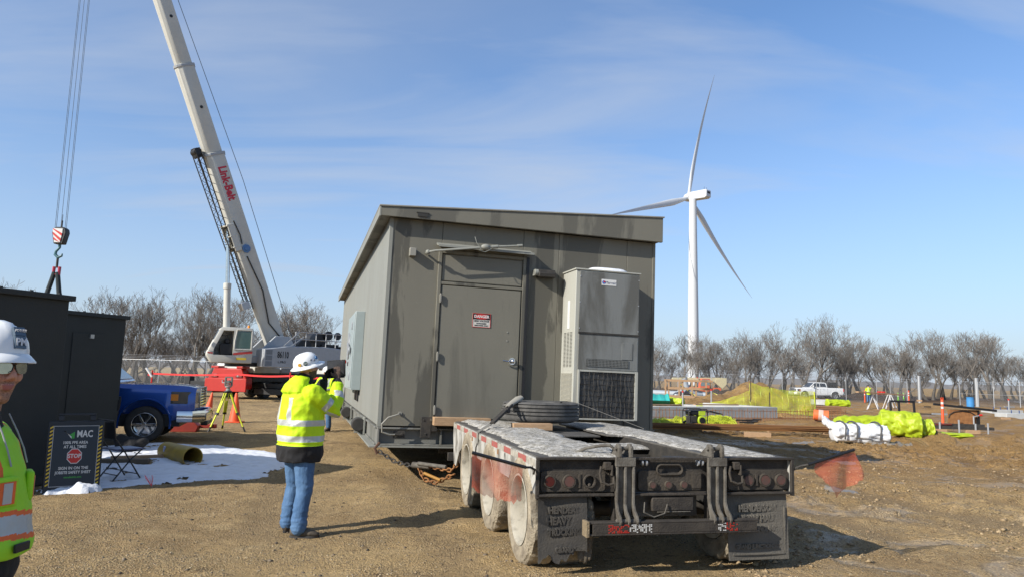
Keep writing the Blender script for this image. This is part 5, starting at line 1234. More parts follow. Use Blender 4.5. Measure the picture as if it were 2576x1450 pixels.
# ---------------- vehicles: pickup trucks ----------------
def pickup(name, label, loc, rz, paint, chromef, sc=1.0, lights='front', bedrack=False):
    """local +y is the nose; width 2.0, length 5.9"""
    t = thing(name, label, 'pickup truck', loc, rz); W2 = .98
    def sec(y, zb, zs, w, zt, wt):                                   # lower body ring: sill, belt, top
        return [(-w * .92, y, zb), (-w, y, zb + .12), (-w, y, zs - .10), (-w * .975, y, zs), (-wt, y, zt), (wt, y, zt), (w * .975, y, zs), (w, y, zs - .10), (w, y, zb + .12), (w * .92, y, zb)]
    b = MB()
    st_ = [(-2.9, .62, 1.22, .93, 1.30, .80), (-2.85, .50, 1.24, .97, 1.33, .85), (-.9, .42, 1.26, .99, 1.33, .9), (-.2, .40, 1.26, .995, 1.33, .9), (.95, .40, 1.22, .995, 1.30, .88), (1.35, .40, 1.18, .995, 1.27, .86), (2.2, .45, 1.17, .99, 1.27, .85), (2.62, .55, 1.15, .975, 1.25, .80), (2.80, .62, 1.12, .93, 1.21, .74)]
    b.rings([sec(*q_) for q_ in st_]); body = b.build('body', paint, t, .0)
    H = MB()
    for y in (-1.85, 1.80):
        for s in (-1, 1): H.cyl((s * .70, y, .43), (s * 1.3, y, .43), .52, n=36)
    H.box(-.80, .80, -2.78, -1.02, .80, 1.6)
    cut(body, H); bv = body.modifiers.new('bevel', 'BEVEL'); bv.width = .055; bv.segments = 4; bv.limit_method = 'ANGLE'
    for y in (-1.85, 1.80):
        for s in (-1, 1): MB().tube([(s * 1.0, y + .53 * math.cos(R(a_)), .43 + .53 * math.sin(R(a_))) for a_ in range(-12, 193, 12)], .022, 6).build('arch_trim', paint, t)
    MB().box(-.86, .86, -2.7, 2.5, .35, .62).build('underbody', black, t)
    # cab
    b = MB()
    cs = [(-.98, 1.32, .86, 1.34), (-.86, 1.34, .80, 1.86), (-.70, 1.34, .74, 1.93), (.35, 1.34, .76, 1.95), (.55, 1.34, .78, 1.90), (1.22, 1.30, .88, 1.32)]
    b.rings([[(-.90, y, z0), (-w, y, z1), (w, y, z1), (.90, y, z0)] for y, z0, w, z1 in cs]); cab = b.build('cab', paint, t, .05, seg=3)
    for s in (-1, 1):
        for (ya, yb, yc, yd) in ((-.84, -.10, -.10, -.72), (-.02, .98, .52, -.02)):
            def P(y, z): wv = .90 - (.90 - .775) * (z - 1.34) / .6; return (s * (wv + .012), y, z)
            b = MB(); q1 = [P(ya, 1.42), P(yb, 1.42), P(yc, 1.84), P(yd, 1.84)]; b.rings([[Vector(p) for p in q1], [Vector(p) - Vector((s * .03, 0, 0)) for p in q1]]); b.build('side_window', glass, t)
    for q1 in ([(-.80, 1.17, 1.37), (.80, 1.17, 1.37), (.68, .62, 1.86), (-.68, .62, 1.86)], [(-.74, -.955, 1.44), (.74, -.955, 1.44), (.68, -.86, 1.80), (-.68, -.86, 1.80)]):
        b = MB(); n_ = Vector((0, 1 if q1[0][1] > 0 else -1, .6)) * .012; b.rings([[Vector(p) + n_ for p in q1], [Vector(p) - n_ * 2 for p in q1]]); b.build('windshield' if q1[0][1] > 0 else 'rear_window', glass, t)
    for s in (-1, 1):
        b = MB(); b.box(s * 1.12 - .10, s * 1.12 + .10, .80, .88, 1.36, 1.58); b.box(min(s * .9, s * 1.03), max(s * .9, s * 1.03), .82, .86, 1.40, 1.45); b.build('mirror', black if not bedrack else paint, t, .02)
        for y in (-.45, .30): MB().box(min(s * 1.0, s * 1.03), max(s * 1.0, s * 1.03), y - .1, y + .08, 1.12, 1.16).build('door_handle', chromef, t, .008)
        b = MB()
        for y in (-.93, -.06, 1.05): b.box(s * 1.0 - .004, s * 1.0 + .004, y, y + .008, .55, 1.24)
        b.build('door_seam', black, t)
    # nose
    g = MB().box(-.56, .56, 2.72, 2.85, .78, 1.20).build('grille', black, t, .02)
    b = MB()
    for k in range(6): b.box(-.54, .54, 2.845, 2.872, .82 + k * .064, .845 + k * .064)
    b.box(-.60, -.56, 2.76, 2.875, .76, 1.20); b.box(.56, .60, 2.76, 2.875, .76, 1.20); b.box(-.60, .60, 2.76, 2.875, 1.201, 1.225); b.build('grille_bars', chromef, g, .006)
    for s in (-1, 1):
        b = MB(); b.prism([(s * .61, 2.84), (s * .88, 2.80), (s * .985, 2.62), (s * 1.0, 2.30), (s * .80, 2.3), (s * .61, 2.6)], 2, .86, 1.13); hl = b.build('headlight', mat('lamp_glass', (.10, .105, .11), .08, .3), t, .015)
        b = MB(); b.prism([(s * .95, 2.50), (s * 1.003, 2.44), (s * 1.006, 2.30), (s * .95, 2.3)], 2, .93, 1.07); b.build('indicator', mat('indicator', (.75, .25, .02), .3), hl, .004)
        b = MB(); b.cyl((s * .72, 2.68, .93), (s * .72, 2.80, .93), .05); b.build('lamp_bulb', chrome, hl)
    b = MB(); b.loft([((-.98, 2.45, .58), .13, .05), ((-.96, 2.75, .58), .13, .06), ((-.75, 2.96, .58), .14, .06), ((0, 3.02, .58), .14, .06), ((.75, 2.96, .58), .14, .06), ((.96, 2.75, .58), .13, .06), ((.98, 2.45, .58), .13, .05)], 12, ref=(0, 0, 1), pw=.6); b.build('front_bumper', chromef, t)
    for s in (-1, 1): MB().cyl((s * .70, 2.98, .56), (s * .70, 3.035, .56), .07).build('fog_lamp', glass, t)
    b = MB(); b.box(-.55, .55, 2.9, 3.05, .36, .46); b.build('air_dam', black, t, .02)
    # tail
    b = MB(); b.loft([((-.97, -2.72, .62), .10, .05), ((-.9, -3.0, .62), .10, .05), ((.9, -3.0, .62), .10, .05), ((.97, -2.72, .62), .10, .05)], 12, ref=(0, 0, 1), pw=.6); b.build('rear_bumper', chromef, t)
    for s in (-1, 1): MB().box(s * .90 - .085, s * .90 + .085, -2.93, -2.80, .92, 1.24).build('tail_light', red, t, .02)
    for y in (-1.85, 1.80):
        for s in (-1, 1):
            w = bpy.data.objects.new('wheel', None); C.objects.link(w); w.parent = t; w.location = (s * .86, y, .40)
            prof = [(.25, -.12), (.28, -.135), (.34, -.14), (.385, -.12), (.40, -.09), (.40, .09), (.385, .12), (.34, .14), (.28, .135), (.25, .12)]
            MB().lathe(prof, (0, 0, 0), (s, 0, 0), 40).build('tyre', rubber, w)
            b = MB(); b.lathe([(.258, .125), (.25, .13), (.235, .11), (.225, .03), (.225, -.1), (0, -.1)], (0, 0, 0), (s, 0, 0), 36)
            for k in range(6):
                a_ = k * 1.0472; d_ = Vector((0, math.cos(a_), math.sin(a_))); o_ = Vector((s * .10, 0, 0)); b.beam(o_ + d_ * .04, o_ + d_ * .24, .05, .03, up=Vector((1, 0, 0)))
            b.cyl((s * .05, 0, 0), (s * .13, 0, 0), .055, .045); b.build('rim', chrome if chromef is chrome else steel, w, .004)
    return t
bluep = mat('metallic_blue', (.012, .085, .40), .26, .4, c2=(.012, .075, .36), coat=1.0)
wp = gp(357, 1113)
ang = R(-62)                                                    # nose points right and a little towards the camera
ang = R(-73)
loc = Vector((wp.x, wp.y + .0, 0)) - (Matrix.Rotation(ang, 4, 'Z') @ Vector((1.0, 1.80, 0)))
pickup('blue_pickup', 'blue pickup nosing out from behind the dark box, chrome bumper and grille', (loc.x, loc.y, 0), ang, bluep, chrome)
wpt = mat('truck_white', (.80, .81, .81), .35, coat=.5)
q = gp(2100, 1004)
wt = pickup('white_pickup', 'white crew-cab pickup with black bed box parked beyond the fence', (q.x - 1.8, q.y + 1, gz(q.x, q.y)), R(94), wpt, steel, bedrack=True)
MB().box(-.75, .75, -2.3, -1.05, 1.0, 1.98).build('bed_box', black, wt, .03); b = MB()
for x in (-.8, .8): b.beam((x, -2.7, 1.3), (x, -2.7, 1.62), .04, .04); b.beam((x, -2.7, 1.6), (x, -1.0, 1.6), .04, .04)
b.build('bed_rail', black, wt)
# ---------------- mobile crane ----------------
cw = mat('crane_white', (.60, .59, .53), .45, c2=(.50, .49, .44), sc=2); cg = mat('crane_grey', (.40, .42, .44), .45); cred = mat('crane_red', (.46, .022, .014), .4)
cr_ = thing('mobile_crane', 'white and red mobile crane with long telescopic boom raised over the site', 'crane', (0, 0, 0))
KM = Matrix.Translation((-15.6, 40.4, 0)) @ Matrix.Rotation(R(162), 4, 'Z')     # carrier: local +y is the front, facing the camera
b = MB(KM)
b.prism([(-1.28, .55), (1.28, .55), (1.28, 1.15), (1.05, 1.40), (.92, 1.68), (-.92, 1.68), (-1.05, 1.40), (-1.28, 1.15)], 1, -.25, .3)
carrier = b.build('carrier_front', cred, cr_, .05)
b = MB(KM); b.box(-1.38, 1.38, .301, .42, .40, 1.12); b.build('bumper', cred, carrier, .03)
for s in (-1, 1):
    hp = MB(KM).box(s * .82 - .22, s * .82 + .22, .301, .36, 1.18, 1.36).build('headlight_pod', mat('pod_dark_red', (.22, .03, .03), .4), carrier, .02)
    MB(KM).box(s * .76 - .06, s * .76 + .06, .361, .375, 1.21, 1.33).build('headlight', chrome, hp, .01)
MB(KM).tube([(-.10, .43, 1.0), (-.10, .52, 1.0), (-.08, .54, .88), (.08, .54, .88), (.10, .52, 1.0), (.10, .43, 1.0)], .03, 8).build('tow_hook', steel, carrier)
for s in (-1, 1): MB(KM).box(s * .85 - .25, s * .85 + .25, -.2, .32, 1.681, 1.80).build('front_bracket', cred, carrier, .02)
b = MB(KM); b.box(-1.3, 1.3, -12.0, -.26, .95, 1.45); b.box(-.7, .7, -12, -.26, .6, .949); b.build('chassis', darksteel, cr_, .02)
for y0, y1, m_, nm in ((-2.6, -.3, cw, 'deck_box'), (-5.4, -2.7, cg, 'deck_box'), (-11.5, -7.5, cw, 'deck_box')):
    b = MB(KM); b.box(-1.36, 1.36, y0, y1, 1.451, 1.78); b.build(nm, m_, cr_, .04)
for s in (-1, 1): MB(KM).box(s * 1.05 - .35, s * 1.05 + .35, -2.2, -.5, 1.781, 1.95).build('fender', white, cr_, .05)
for y in (-1.5, -3.3, -8.3, -9.9, -11.4):
    for s in (-1, 1):
        w = bpy.data.objects.new('wheel', None); C.objects.link(w); w.parent = cr_; w.matrix_local = KM @ Matrix.Translation((s * 1.12, y, .55))
        MB().lathe([(.3, -.18), (.5, -.2), (.55, -.13), (.55, .13), (.5, .2), (.3, .18)], (0, 0, 0), (s, 0, 0), 28).build('tyre', rubber, w)
        MB().lathe([(.3, .17), (.27, .05), (.12, -.02), (.1, .12), (0, .12)], (0, 0, 0), (s, 0, 0), 24).build('rim', steel, w)
for y in (-.9, -7.0):
    og = MB(KM).box(-3.6, 3.6, y - .16, y + .16, .62, .90).build('outrigger', black, cr_, .02)
    for s in (-1, 1):
        b = MB(KM); b.cyl((s * 3.6, y, .95), (s * 3.6, y, .12), .10); b.cyl((s * 3.6, y, .0), (s * 3.6, y, .10), .38, n=20); b.box(s * 3.6 - .18, s * 3.6 + .18, y - .2, y + .2, .7, 1.15); b.build('outrigger_jack', black, og, .01)
for x in (-2.4, 2.5): MB(KM).box(x - 1.0, x + 1.1, -1.5, -.4, .28, .61).build('timber_mat', black, cr_, .02)
# superstructure: local +y is the way the boom leans
SP = Vector((-13.19, 40.0, 0)); HR = R(135)
UM = Matrix.Translation((SP.x, SP.y, 0)) @ Matrix.Rotation(HR, 4, 'Z')
MB(UM).cyl((0, 1.6, 1.8), (0, 1.6, 2.0), 1.0, n=32).build('slew_ring', black, cr_)
b = MB(UM); b.box(-.95, .95, -2.4, 2.2, 2.0, 2.35); b.prism([(-1.0, 2.351), (1.2, 2.351), (1.0, 2.75), (.25, 3.5), (-.55, 3.5), (-1.0, 2.9)], 0, -.72, -.58); b.prism([(-1.0, 2.351), (1.2, 2.351), (1.0, 2.75), (.25, 3.5), (-.55, 3.5), (-1.0, 2.9)], 0, .58, .72); b.build('turntable', cg, cr_, .02)
# machine housing with number, seen on the camera side
CMx = UM @ Matrix.Rotation(R(-18), 4, 'Z') @ Matrix.Translation((0, .876, 0)) @ Matrix.Diagonal((1, .82, 1, 1))
b = MB(UM); b.prism([(-3.6, 1.78), (1.35, 1.78), (1.35, 2.75), (-.2, 2.95), (-2.2, 3.0), (-3.6, 2.9)], 0, -1.75, -.75); hs = b.build('engine_housing', cg, cr_, .04)
text('86110', .48, black, hs, UM @ Matrix.Translation((-1.757, .30, 2.45)) @ Matrix.Rotation(R(-90), 4, 'Z') @ FRONT, ext=.003, bold=.012, sx=.55)
text('L.P&G', .18, black, hs, UM @ Matrix.Translation((-1.757, .35, 2.08)) @ Matrix.Rotation(R(-90), 4, 'Z') @ FRONT, ext=.003)
for z in (1.86, 2.16, 2.46): MB(UM).box(-1.765, -1.751, .92, 1.28, z, z + .25).build('housing_step', mat('step_grey', (.20, .22, .24), .6), hs)
b = MB(UM)
for k in range(6): b.cyl((-1.7, -3.5 + k * .62, 2.98), (-1.7, -3.5 + k * .62, 3.75), .025, n=6)
for z in (3.35, 3.74): b.tube([(-1.7, -3.5, z), (-1.7, -.4, z)], .025, 6)
b.beam((-1.7, .25, 2.95), (-1.7, -.6, 3.74), .05, .05); b.beam((-1.7, .1, 2.75), (-1.7, -.9, 3.5), .05, .05)
b.build('handrail', steel, cr_)
b = MB(UM); b.box(-.7, .7, -3.7, -2.6, 2.36, 3.2); b.cyl((-.6, -1.6, 3.0), (.6, -1.6, 3.0), .42, n=24); b.cyl((-.6, -2.6, 3.45), (.6, -2.6, 3.45), .40, n=24)
for x in (-.75, .65): b.cyl((x, -3.0, 3.7), (x + .1, -3.0, 3.7), .26, n=18); b.cyl((x, -3.6, 3.7), (x + .1, -3.6, 3.7), .22, n=18)
b.build('winches', black, cr_, .01)
b = MB(UM); b.box(-1.5, 1.5, -4.7, -3.75, 1.7, 3.1); b.build('counterweight', darksteel, cr_, .06)
b = MB(UM)
for k in range(8): b.mi = k % 2; b.box(-1.56, -1.50, -4.76, -4.66, 1.8 + k * .22, 2.02 + k * .22)
b.build('striped_post', [red, white], cr_)
# cab
cab = MB(CMx); cab.prism([(.55, 1.95), (2.95, 1.95), (3.25, 2.35), (3.22, 2.50), (2.55, 3.72), (2.40, 3.80), (.60, 3.80), (.50, 3.5)], 0, -1.85, -.90)
cabo = cab.build('cab', cw, cr_, .05)
H = MB(CMx); H.prism([(1.72, 2.35), (2.86, 2.35), (2.86, 2.62), (2.34, 3.62), (1.72, 3.62)], 0, -2.1, -1.2); cut(cabo, H)
b = MB(CMx); b.box(-1.75, -1.25, 1.75, 2.5, 2.36, 2.95); b.box(-1.6, -1.3, 1.9, 2.2, 2.951, 3.2); b.build('seat', black, cabo, .05)
b = MB(CMx); b.prism([(1.75, 2.40), (2.82, 2.40), (2.82, 2.62), (2.32, 3.60), (1.75, 3.60)], 0, -1.20, -1.18); b.build('cab_interior', glass, cabo)
b = MB(CMx); b.prism([(.70, 2.72), (1.58, 2.72), (1.58, 3.05), (1.50, 3.62), (.70, 3.62)], 0, -1.865, -1.852); b.build('side_window', mat('tinted_glass', (.10, .17, .16), .08, spec=.8), cabo, .004)
b = MB(CMx)
b.tube([(-1.87, .64, 2.66), (-1.87, 1.66, 2.66), (-1.87, 1.66, 3.05), (-1.87, 1.55, 3.68), (-1.87, .64, 3.68)], .03, 6, closed=True); b.build('window_frame', cw, cabo)
for pr_ in ([(.55, 2.47), (1.7, 2.36), (1.7, 2.47), (.55, 2.60)], [(2.9, 2.40), (3.2, 2.43), (3.22, 2.49), (2.9, 2.47)]): MB(CMx).prism(pr_, 0, -1.862, -1.852).build('cab_stripe', mat('stripe_dark_red', (.5, .05, .04), .4), cabo)
b = MB(CMx); b.box(-1.862, -1.853, .9, 1.5, 2.12, 2.24); b.build('caution_label', mat('label_yellow', (.75, .55, .05), .5), cabo)
b = MB(CMx); b.prism([(3.02, 2.42), (3.24, 2.42), (2.60, 3.66), (2.44, 3.66)], 0, -1.80, -.95)
b.build('windshield', glass, cabo, .01)
b = MB(CMx); b.cyl((-1.4, .8, 3.80), (-1.4, .8, 3.95), .08); b.build('beacon', mat('beacon_orange', (.9, .3, .02), .3), cabo)
b = MB(CMx); b.tube([(-1.88, 3.2, 2.6), (-2.05, 3.5, 3.1)], .02, 6); b.cyl((-2.05, 3.5, 3.15), (-2.0, 3.56, 3.15), .16, n=16); b.build('mirror', black, cabo)
# boom
P0 = Vector((-13.19, 40.0, 3.13)); P1_ = Vector((-18.43, 34.763, 20.32)); BD = (P1_ - P0).normalized(); TIPL = 26.9
side = Vector((-.707, .707, 0)); upb = side.cross(BD).normalized()
if upb.z < 0: upb = -upb
BMx = Matrix((( *side, ), ( *BD, ), ( *upb, ))).transposed().to_4x4(); BMx.translation = P0     # local: x side, y along the boom, z its back
BMx = Matrix.Translation(P0) @ Matrix(((side.x, BD.x, upb.x), (side.y, BD.y, upb.y), (side.z, BD.z, upb.z))).to_4x4()
secs = [(-1.1, 10.7, .38, .52), (10.7, 15.4, .335, .46), (15.4, 19.9, .295, .41), (19.9, 24.0, .26, .36), (24.0, TIPL, .23, .31)]
for i, (a, c_, w, h) in enumerate(secs):
    b = MB(BMx)
    prof = [(-w, h), (w, h), (w, -h * .45), (w * .62, -h * .85), (0, -h), (-w * .62, -h * .85), (-w, -h * .45)]
    b.rings([[(x, y, z) for x, z in prof] for y in ((a, c_ + .0) if i else (-1.1, c_))])
    bs_ = b.build('boom_section', cw, cr_, .03)
    b = MB(BMx); k_ = 1.07; b.rings([[(x * k_, y, z * k_) for x, z in prof] for y in (c_ - .16, c_ - .02)]); b.box(-w * .2, w * .2, c_ - .2, c_, h * 1.07, h * 1.35); b.build('collar', cg, bs_, .01)
    if i in (1, 2): MB(BMx).cyl((-w - .02, a + 2.4, h * .25), (-w + .01, a + 2.4, h * .25), .08, n=14).build('pin_hole', black, bs_)
    if i == 0: main_sec = bs_
mw = main_sec
text('Link-Belt', .62, mat('brand_red', (.60, .02, .04), .4), mw, BMx @ Matrix.Translation((-.388, 9.0, .12)) @ Matrix(((0, 0, -1), (-1, 0, 0), (0, 1, 0))).to_4x4(), ext=.004, bold=.025, sx=.82)
b = MB(BMx)
for y in (5.6, 6.2, 6.8): b.box(-.45, .45, y, y + .07, -.65, -.25)
b.box(-.44, -.39, 5.4, 6.9, -.62, -.25); b.box(.39, .44, 5.4, 6.9, -.62, -.25); b.build('cylinder_bracket', cw, mw, .01)
b = MB(BMx); b.cyl((-.44, 5.4, .0), (-.385, 5.4, .0), .24, n=8); b.cyl((-.48, 5.4, .0), (-.441, 5.4, .0), .12, n=16); b.build('blue_hub', mat('hub_blue', (.10, .22, .45), .5), mw, .01)
b = MB(BMx); b.tube([(-.41, 5.0, -.1), (-.42, 3.0, .15), (-.42, 1.2, -.1), (-.41, .2, .3)], .035, 6); b.tube([(-.41, 7.0, -.2), (-.42, 6.2, -.1), (-.42, 5.7, -.15)], .03, 6); b.build('hose', darksteel, mw)
# lift cylinder
CA, CB = Vector((-15.32, 37.87, 9.1)), Vector((-15.07, 38.13, 2.6)); CJ = CB.lerp(CA, .54)
b = MB(); b.cyl(CB, CJ, .175, n=20); b.cyl(CJ - Vector((0, 0, .25)), CJ + Vector((0, 0, .05)), .20, n=20); cyo = b.build('lift_cylinder', cw, cr_, .01)
MB().cyl(CJ + Vector((0, 0, .051)), CA, .11, n=18).build('piston_rod', chrome, cyo)
b = MB(); b.beam(CB + Vector((0, 0, -.4)), CB + Vector((0, 0, .3)), .6, .5); b.beam(Vector((CB.x, CB.y, 2.2)), Vector((SP.x, SP.y, 2.2)), .9, .35); b.build('cylinder_foot', cg, cr_, .02)
# stowed lattice jib along the boom's underside
b = MB(BMx); z0, z1, L0, L1 = -.62, -.92, 2.2, 11.0
for x in (-.25, .25):
    b.tube([(x, L0, z0), (x, L1, z0)], .03, 6); b.tube([(x, L0 + .5, z1 + .15), (x, L1, z1)], .03, 6)
    for k in range(18): y = L0 + .4 + k * .47; b.tube([(x, y, z0), (x, y + .235, z1 + .08), (x, y + .47, z0)], .016, 5)
for k in range(19): y = L0 + .4 + k * .47; b.tube([(-.25, y, z1 + .08), (.25, y, z1 + .08)], .014, 5)
b.build('lattice_jib', darksteel, mw)
b = MB(BMx); b.box(-.2, .2, 10.6, 11.1, -.95, -.6); b.cyl((-.26, 10.9, -.8), (.26, 10.9, -.8), .2); b.build('jib_sheave', black, mw, .02)
MB(BMx).box(-.35, .1, 2.3, 2.7, -1.2, -.75).build('jib_bracket', steel, mw, .02)
# boom head and ropes
b = MB(BMx); b.box(-.34, -.28, TIPL, TIPL + .9, -.6, .5); b.box(.28, .34, TIPL, TIPL + .9, -.6, .5)
b.cyl((-.27, TIPL + .5, .25), (.27, TIPL + .5, .25), .28, n=20); b.cyl((-.27, TIPL + .5, -.35), (.27, TIPL + .5, -.35), .28, n=20); b.build('boom_head', cg, cr_, .01)
head = BMx @ Vector((0, TIPL + .5, -.35)) + Vector((.45, 0, 0)); HK = Vector((head.x + .05, head.y, 7.5))
ropem = mat('wire_rope', (.16, .19, .22), .5, .5)
rp = MB()
off = [(-.30, 0), (-.24, 0), (.16, 0), (.22, 0), (-.04, .1)]
for x, dz in off: rp.tube([Vector((HK.x + x, HK.y, HK.z - .2 + dz)), Vector((head.x + x * .9, head.y, head.z))], .011, 5)
rp.build('hoist_rope', ropem, cr_)
MB().tube([BMx @ Vector((0, -2.2, 1.1)), BMx @ Vector((0, 9, 1.25)), BMx @ Vector((0, TIPL + .5, .55))], .018, 5).build('boom_rope', ropem, cr_)
hb = thing('hook_block', 'red and white striped hook block hanging from the crane ropes', 'hook block', HK, 0)
b = MB(); pr = [(-.32, .05), (-.28, .22), (-.16, .30), (.16, .30), (.28, .22), (.32, .05), (.20, -.48), (-.20, -.48)]
b.prism(pr, 1, -.16, .16); b.build('block_body', black, hb, .03)
b = MB(); b.cyl((0, 0, .30), (0, 0, .62), .035); b.cyl((0, 0, .62), (0, 0, .9), .012); b.build('rope_guard', black, hb)
b = MB(); b.prism([(-.27, .22), (.17, .22), (.17, .0), (.10, -.42), (-.16, -.42), (-.27, .05)], 1, -.185, -.162); pl_ = b.build('side_plate', white, hb, .004)
b = MB(); lo_, hi_ = -.42, .22
for k in range(4):
    c0 = .30 - k * .24; pts = []
    def cl(x, z): return (max(-.26 + (.0 if z > .05 else (.05 - z) * .2), min(.17 - (0 if z > 0 else -z * .16), x)), z)
    z_a = c0; pts = [cl(-.26, min(hi_, z_a)), cl(.17, max(lo_, min(hi_, z_a - .30))), cl(.17, max(lo_, min(hi_, z_a - .42))), cl(-.26, max(lo_, min(hi_, z_a - .12)))]
    if abs(pts[0][1] - pts[3][1]) > .01 or abs(pts[1][1] - pts[2][1]) > .01: b.prism(pts, 1, -.195, -.1855)
b.build('red_stripe', red, pl_)
b = MB(); b.cyl((0, 0, -.48), (0, 0, -.62), .06); b.tube([(.02, 0, -.62), (-.14, 0, -.80), (-.16, 0, -.95), (-.02, 0, -1.08), (.14, 0, -1.0), (.15, 0, -.90)], [.05, .06, .07, .07, .05, .03], 10); b.build('hook', mat('hook_teal', (.05, .16, .19), .5), hb)
sl_ = thing('lifting_sling', 'dark twin-leg lifting sling hanging from the hook behind the boxes', 'sling', HK, 0)
b = MB(); b.cyl((-.03, 0, -1.0), (-.03, 0, -1.55), .05); b.build('master_link', darksteel, sl_)
b = MB(); b.tube([(-.14, 0, -1.5), (-.16, 0, -1.85), (.10, 0, -1.85), (.10, 0, -1.5)], .07, 8); b.build('shackle', mat('shackle_red', (.45, .04, .07), .5), sl_)
for s, x1 in ((-1, -1.05), (1, .55)):
    MB().tube([(s * .07 - .04, .0, -1.75), (x1 * .55, .05, -3.5), (x1 * .8, .05, -5.4)], [.10, .11, .11], 10).build('sling_leg', mat('sling_black', (.02, .03, .035), .8), sl_)
# ---------------- right-hand site ----------------
def gpz(x, y):
    q = gp(x, y); q.z = gz(q.x, q.y); return q
# concrete foundation wall
cwl = thing('foundation_wall', 'low grey poured-concrete foundation wall behind the yellow netting', 'wall', (0, 0, 0))
A, Bq = Vector((4.2, 28.6, 0)), Vector((12.1, 32.6, 0)); d = (Bq - A).normalized(); n_ = Vector((-d.y, d.x, 0))
def wallseg(p, q, th, h, m=concrete, z0=-.1):
    b = MB(); dd = (q - p).normalized(); nn = Vector((-dd.y, dd.x, 0)) * th
    b.rings([[v + Vector((0, 0, z)) for v in (p, q, q + nn, p + nn)] for z in (z0, h)]); return b
wallseg(A, Bq, .35, .62).build('wall_front', concrete, cwl, .015)
wallseg(Bq + n_ * .351 - d * .35, Bq + n_ * 4.5 - d * .35, -.35, .62).build('wall_side', concrete, cwl, .015)
b = MB()
for k in range(7):
    p = A + d * (.9 + k * 1.25) - n_ * .003; b.cyl(p + Vector((0, 0, .4)), p + n_ * .01 + Vector((0, 0, .4)), .02, n=8)
b.build('form_tie_holes', mat('hole_dark', (.08, .08, .08), .9), cwl)
for k, (u, off, L, lab) in enumerate(((1.2, 1.0, 3.0, 'loose plank lying on the ground just behind the foundation wall'), (5.5, 1.6, 2.6, 'second loose plank behind the foundation wall near its corner'))):
    p = A + d * u + n_ * off; o = MB().box(0, L, 0, .15, .52, .57).build('plank', wood, None, .004); o.location = (p.x, p.y, .1); o.rotation_euler.z = math.atan2(d.y, d.x); tag(o, lab, 'plank')
# generator
q = gpz(1748, 1079)
gn = thing('generator', 'black and lime portable generator on wheels in front of the concrete wall', 'generator', q, R(14))
gl_ = mat('gen_lime', (.55, .72, .04), .45)
b = MB()
for y in (-.22, .22): b.tube([(-.36, y, .08), (-.36, y, .62), (-.32, y, .68), (.32, y, .68), (.36, y, .62), (.36, y, .08)], .018, 6, closed=True)
for x in (-.36, .36): b.tube([(x, -.22, .6), (x, .22, .6)], .018, 6); b.tube([(x, -.22, .08), (x, .22, .08)], .018, 6)
b.build('tube_frame', black, gn)
MB().box(-.30, .30, -.18, .18, .46, .64).build('fuel_tank', black, gn, .04)
MB().box(-.28, -.02, -.20, .16, .14, .45).build('alternator', darksteel, gn, .03)
b = MB(); b.cyl((.16, -.22, .29), (.16, .15, .29), .16, n=22); b.build('engine', gl_, gn, .01); MB().cyl((.16, -.235, .29), (.16, -.221, .29), .11, n=20).build('recoil_cover', black, gn)
MB().box(.04, .30, -.195, -.181, .46, .62).build('side_panel', gl_, gn, .01)
for s in (-1, 1):
    w = MB().lathe([(.07, -.03), (.12, -.035), (.13, 0), (.12, .035), (.07, .03)], (-.22, s * .28, .13), (0, 1, 0), 24).build('wheel', black, gn); MB().cyl((-.22, s * .28 - .025, .13), (-.22, s * .28 + .025, .13), .09, n=18).build('rim', gl_, w)
b = MB(); b.tube([(.34, -.2, .55), (.48, -.2, .62), (.95, -.2, .52)], .016, 6); b.tube([(.34, .2, .55), (.48, .2, .62), (.95, .2, .52)], .016, 6); b.tube([(.95, -.2, .52), (.95, .2, .52)], .02, 6); b.build('tow_handle', black, gn)
# rumpled plastic netting lying in a heap
net = mat('netting_yellow', (.50, .62, .03), .5, c2=(.60, .50, .05), sc=2)
def netting(name, f, nu, nv, r, m, kind=None, diag=True):
    b = MB()
    P = [[Vector(f(i / nu, j / nv)) for i in range(nu + 1)] for j in range(nv + 1)]
    def seg(a, c_):
        dd = c_ - a
        if dd.length < 1e-6: return
        u, v, w_ = frame(dd); vs = [[b.v(p + (u * math.cos(t_) + v * math.sin(t_)) * r) for t_ in (0, 2.1, 4.2)] for p in (a, c_)]
        for k in range(3): b.f([vs[0][k], vs[0][(k + 1) % 3], vs[1][(k + 1) % 3], vs[1][k]])
    for j in range(nv + 1):
        for i in range(nu + 1):
            if diag:
                if (i + j) % 2 == 0:
                    for di in (-1, 1):
                        if 0 <= i + di <= nu and j < nv: seg(P[j][i], P[j + 1][i + di])
                elif j < nv:
                    for di in (-1, 1):
                        if 0 <= i + di <= nu: seg(P[j][i], P[j + 1][i + di])
            else:
                if i < nu: seg(P[j][i], P[j][i + 1])
                if j < nv and i % 5 == 0: seg(P[j][i], P[j + 1][i])
    return b
pa, pb_ = gp(1640, 1073), gp(1845, 1071)
def hf(seed, amp):
    def f(u, v):
        p = pa.lerp(pb_, u); bulge = .30 * (.45 + .55 * max(math.exp(-((u - .48) / .10) ** 2), math.exp(-((u - .83) / .17) ** 2))) * math.sin(math.pi * min(1, v * 1.0)) 
        w = Vector((noise.noise((u * 9, v * 5, seed)), noise.noise((u * 9, v * 5, seed + 9)), noise.noise((u * 11, v * 7, seed + 5))))
        return (p.x + w.x * amp, p.y + (v - .3) * 1.5 + w.y * amp, max(.03, bulge + .05 + w.z * amp * .9) + .06 * seed / 3)
    return f
hp = thing('netting_heap', 'rumpled heap of yellow-green plastic barrier netting behind the generator', 'netting', (0, 0, 0))
for k in range(3): netting('net_layer', hf(k, .22), 64, 13, .0065, net).build('net_layer', net, hp, smooth=False)
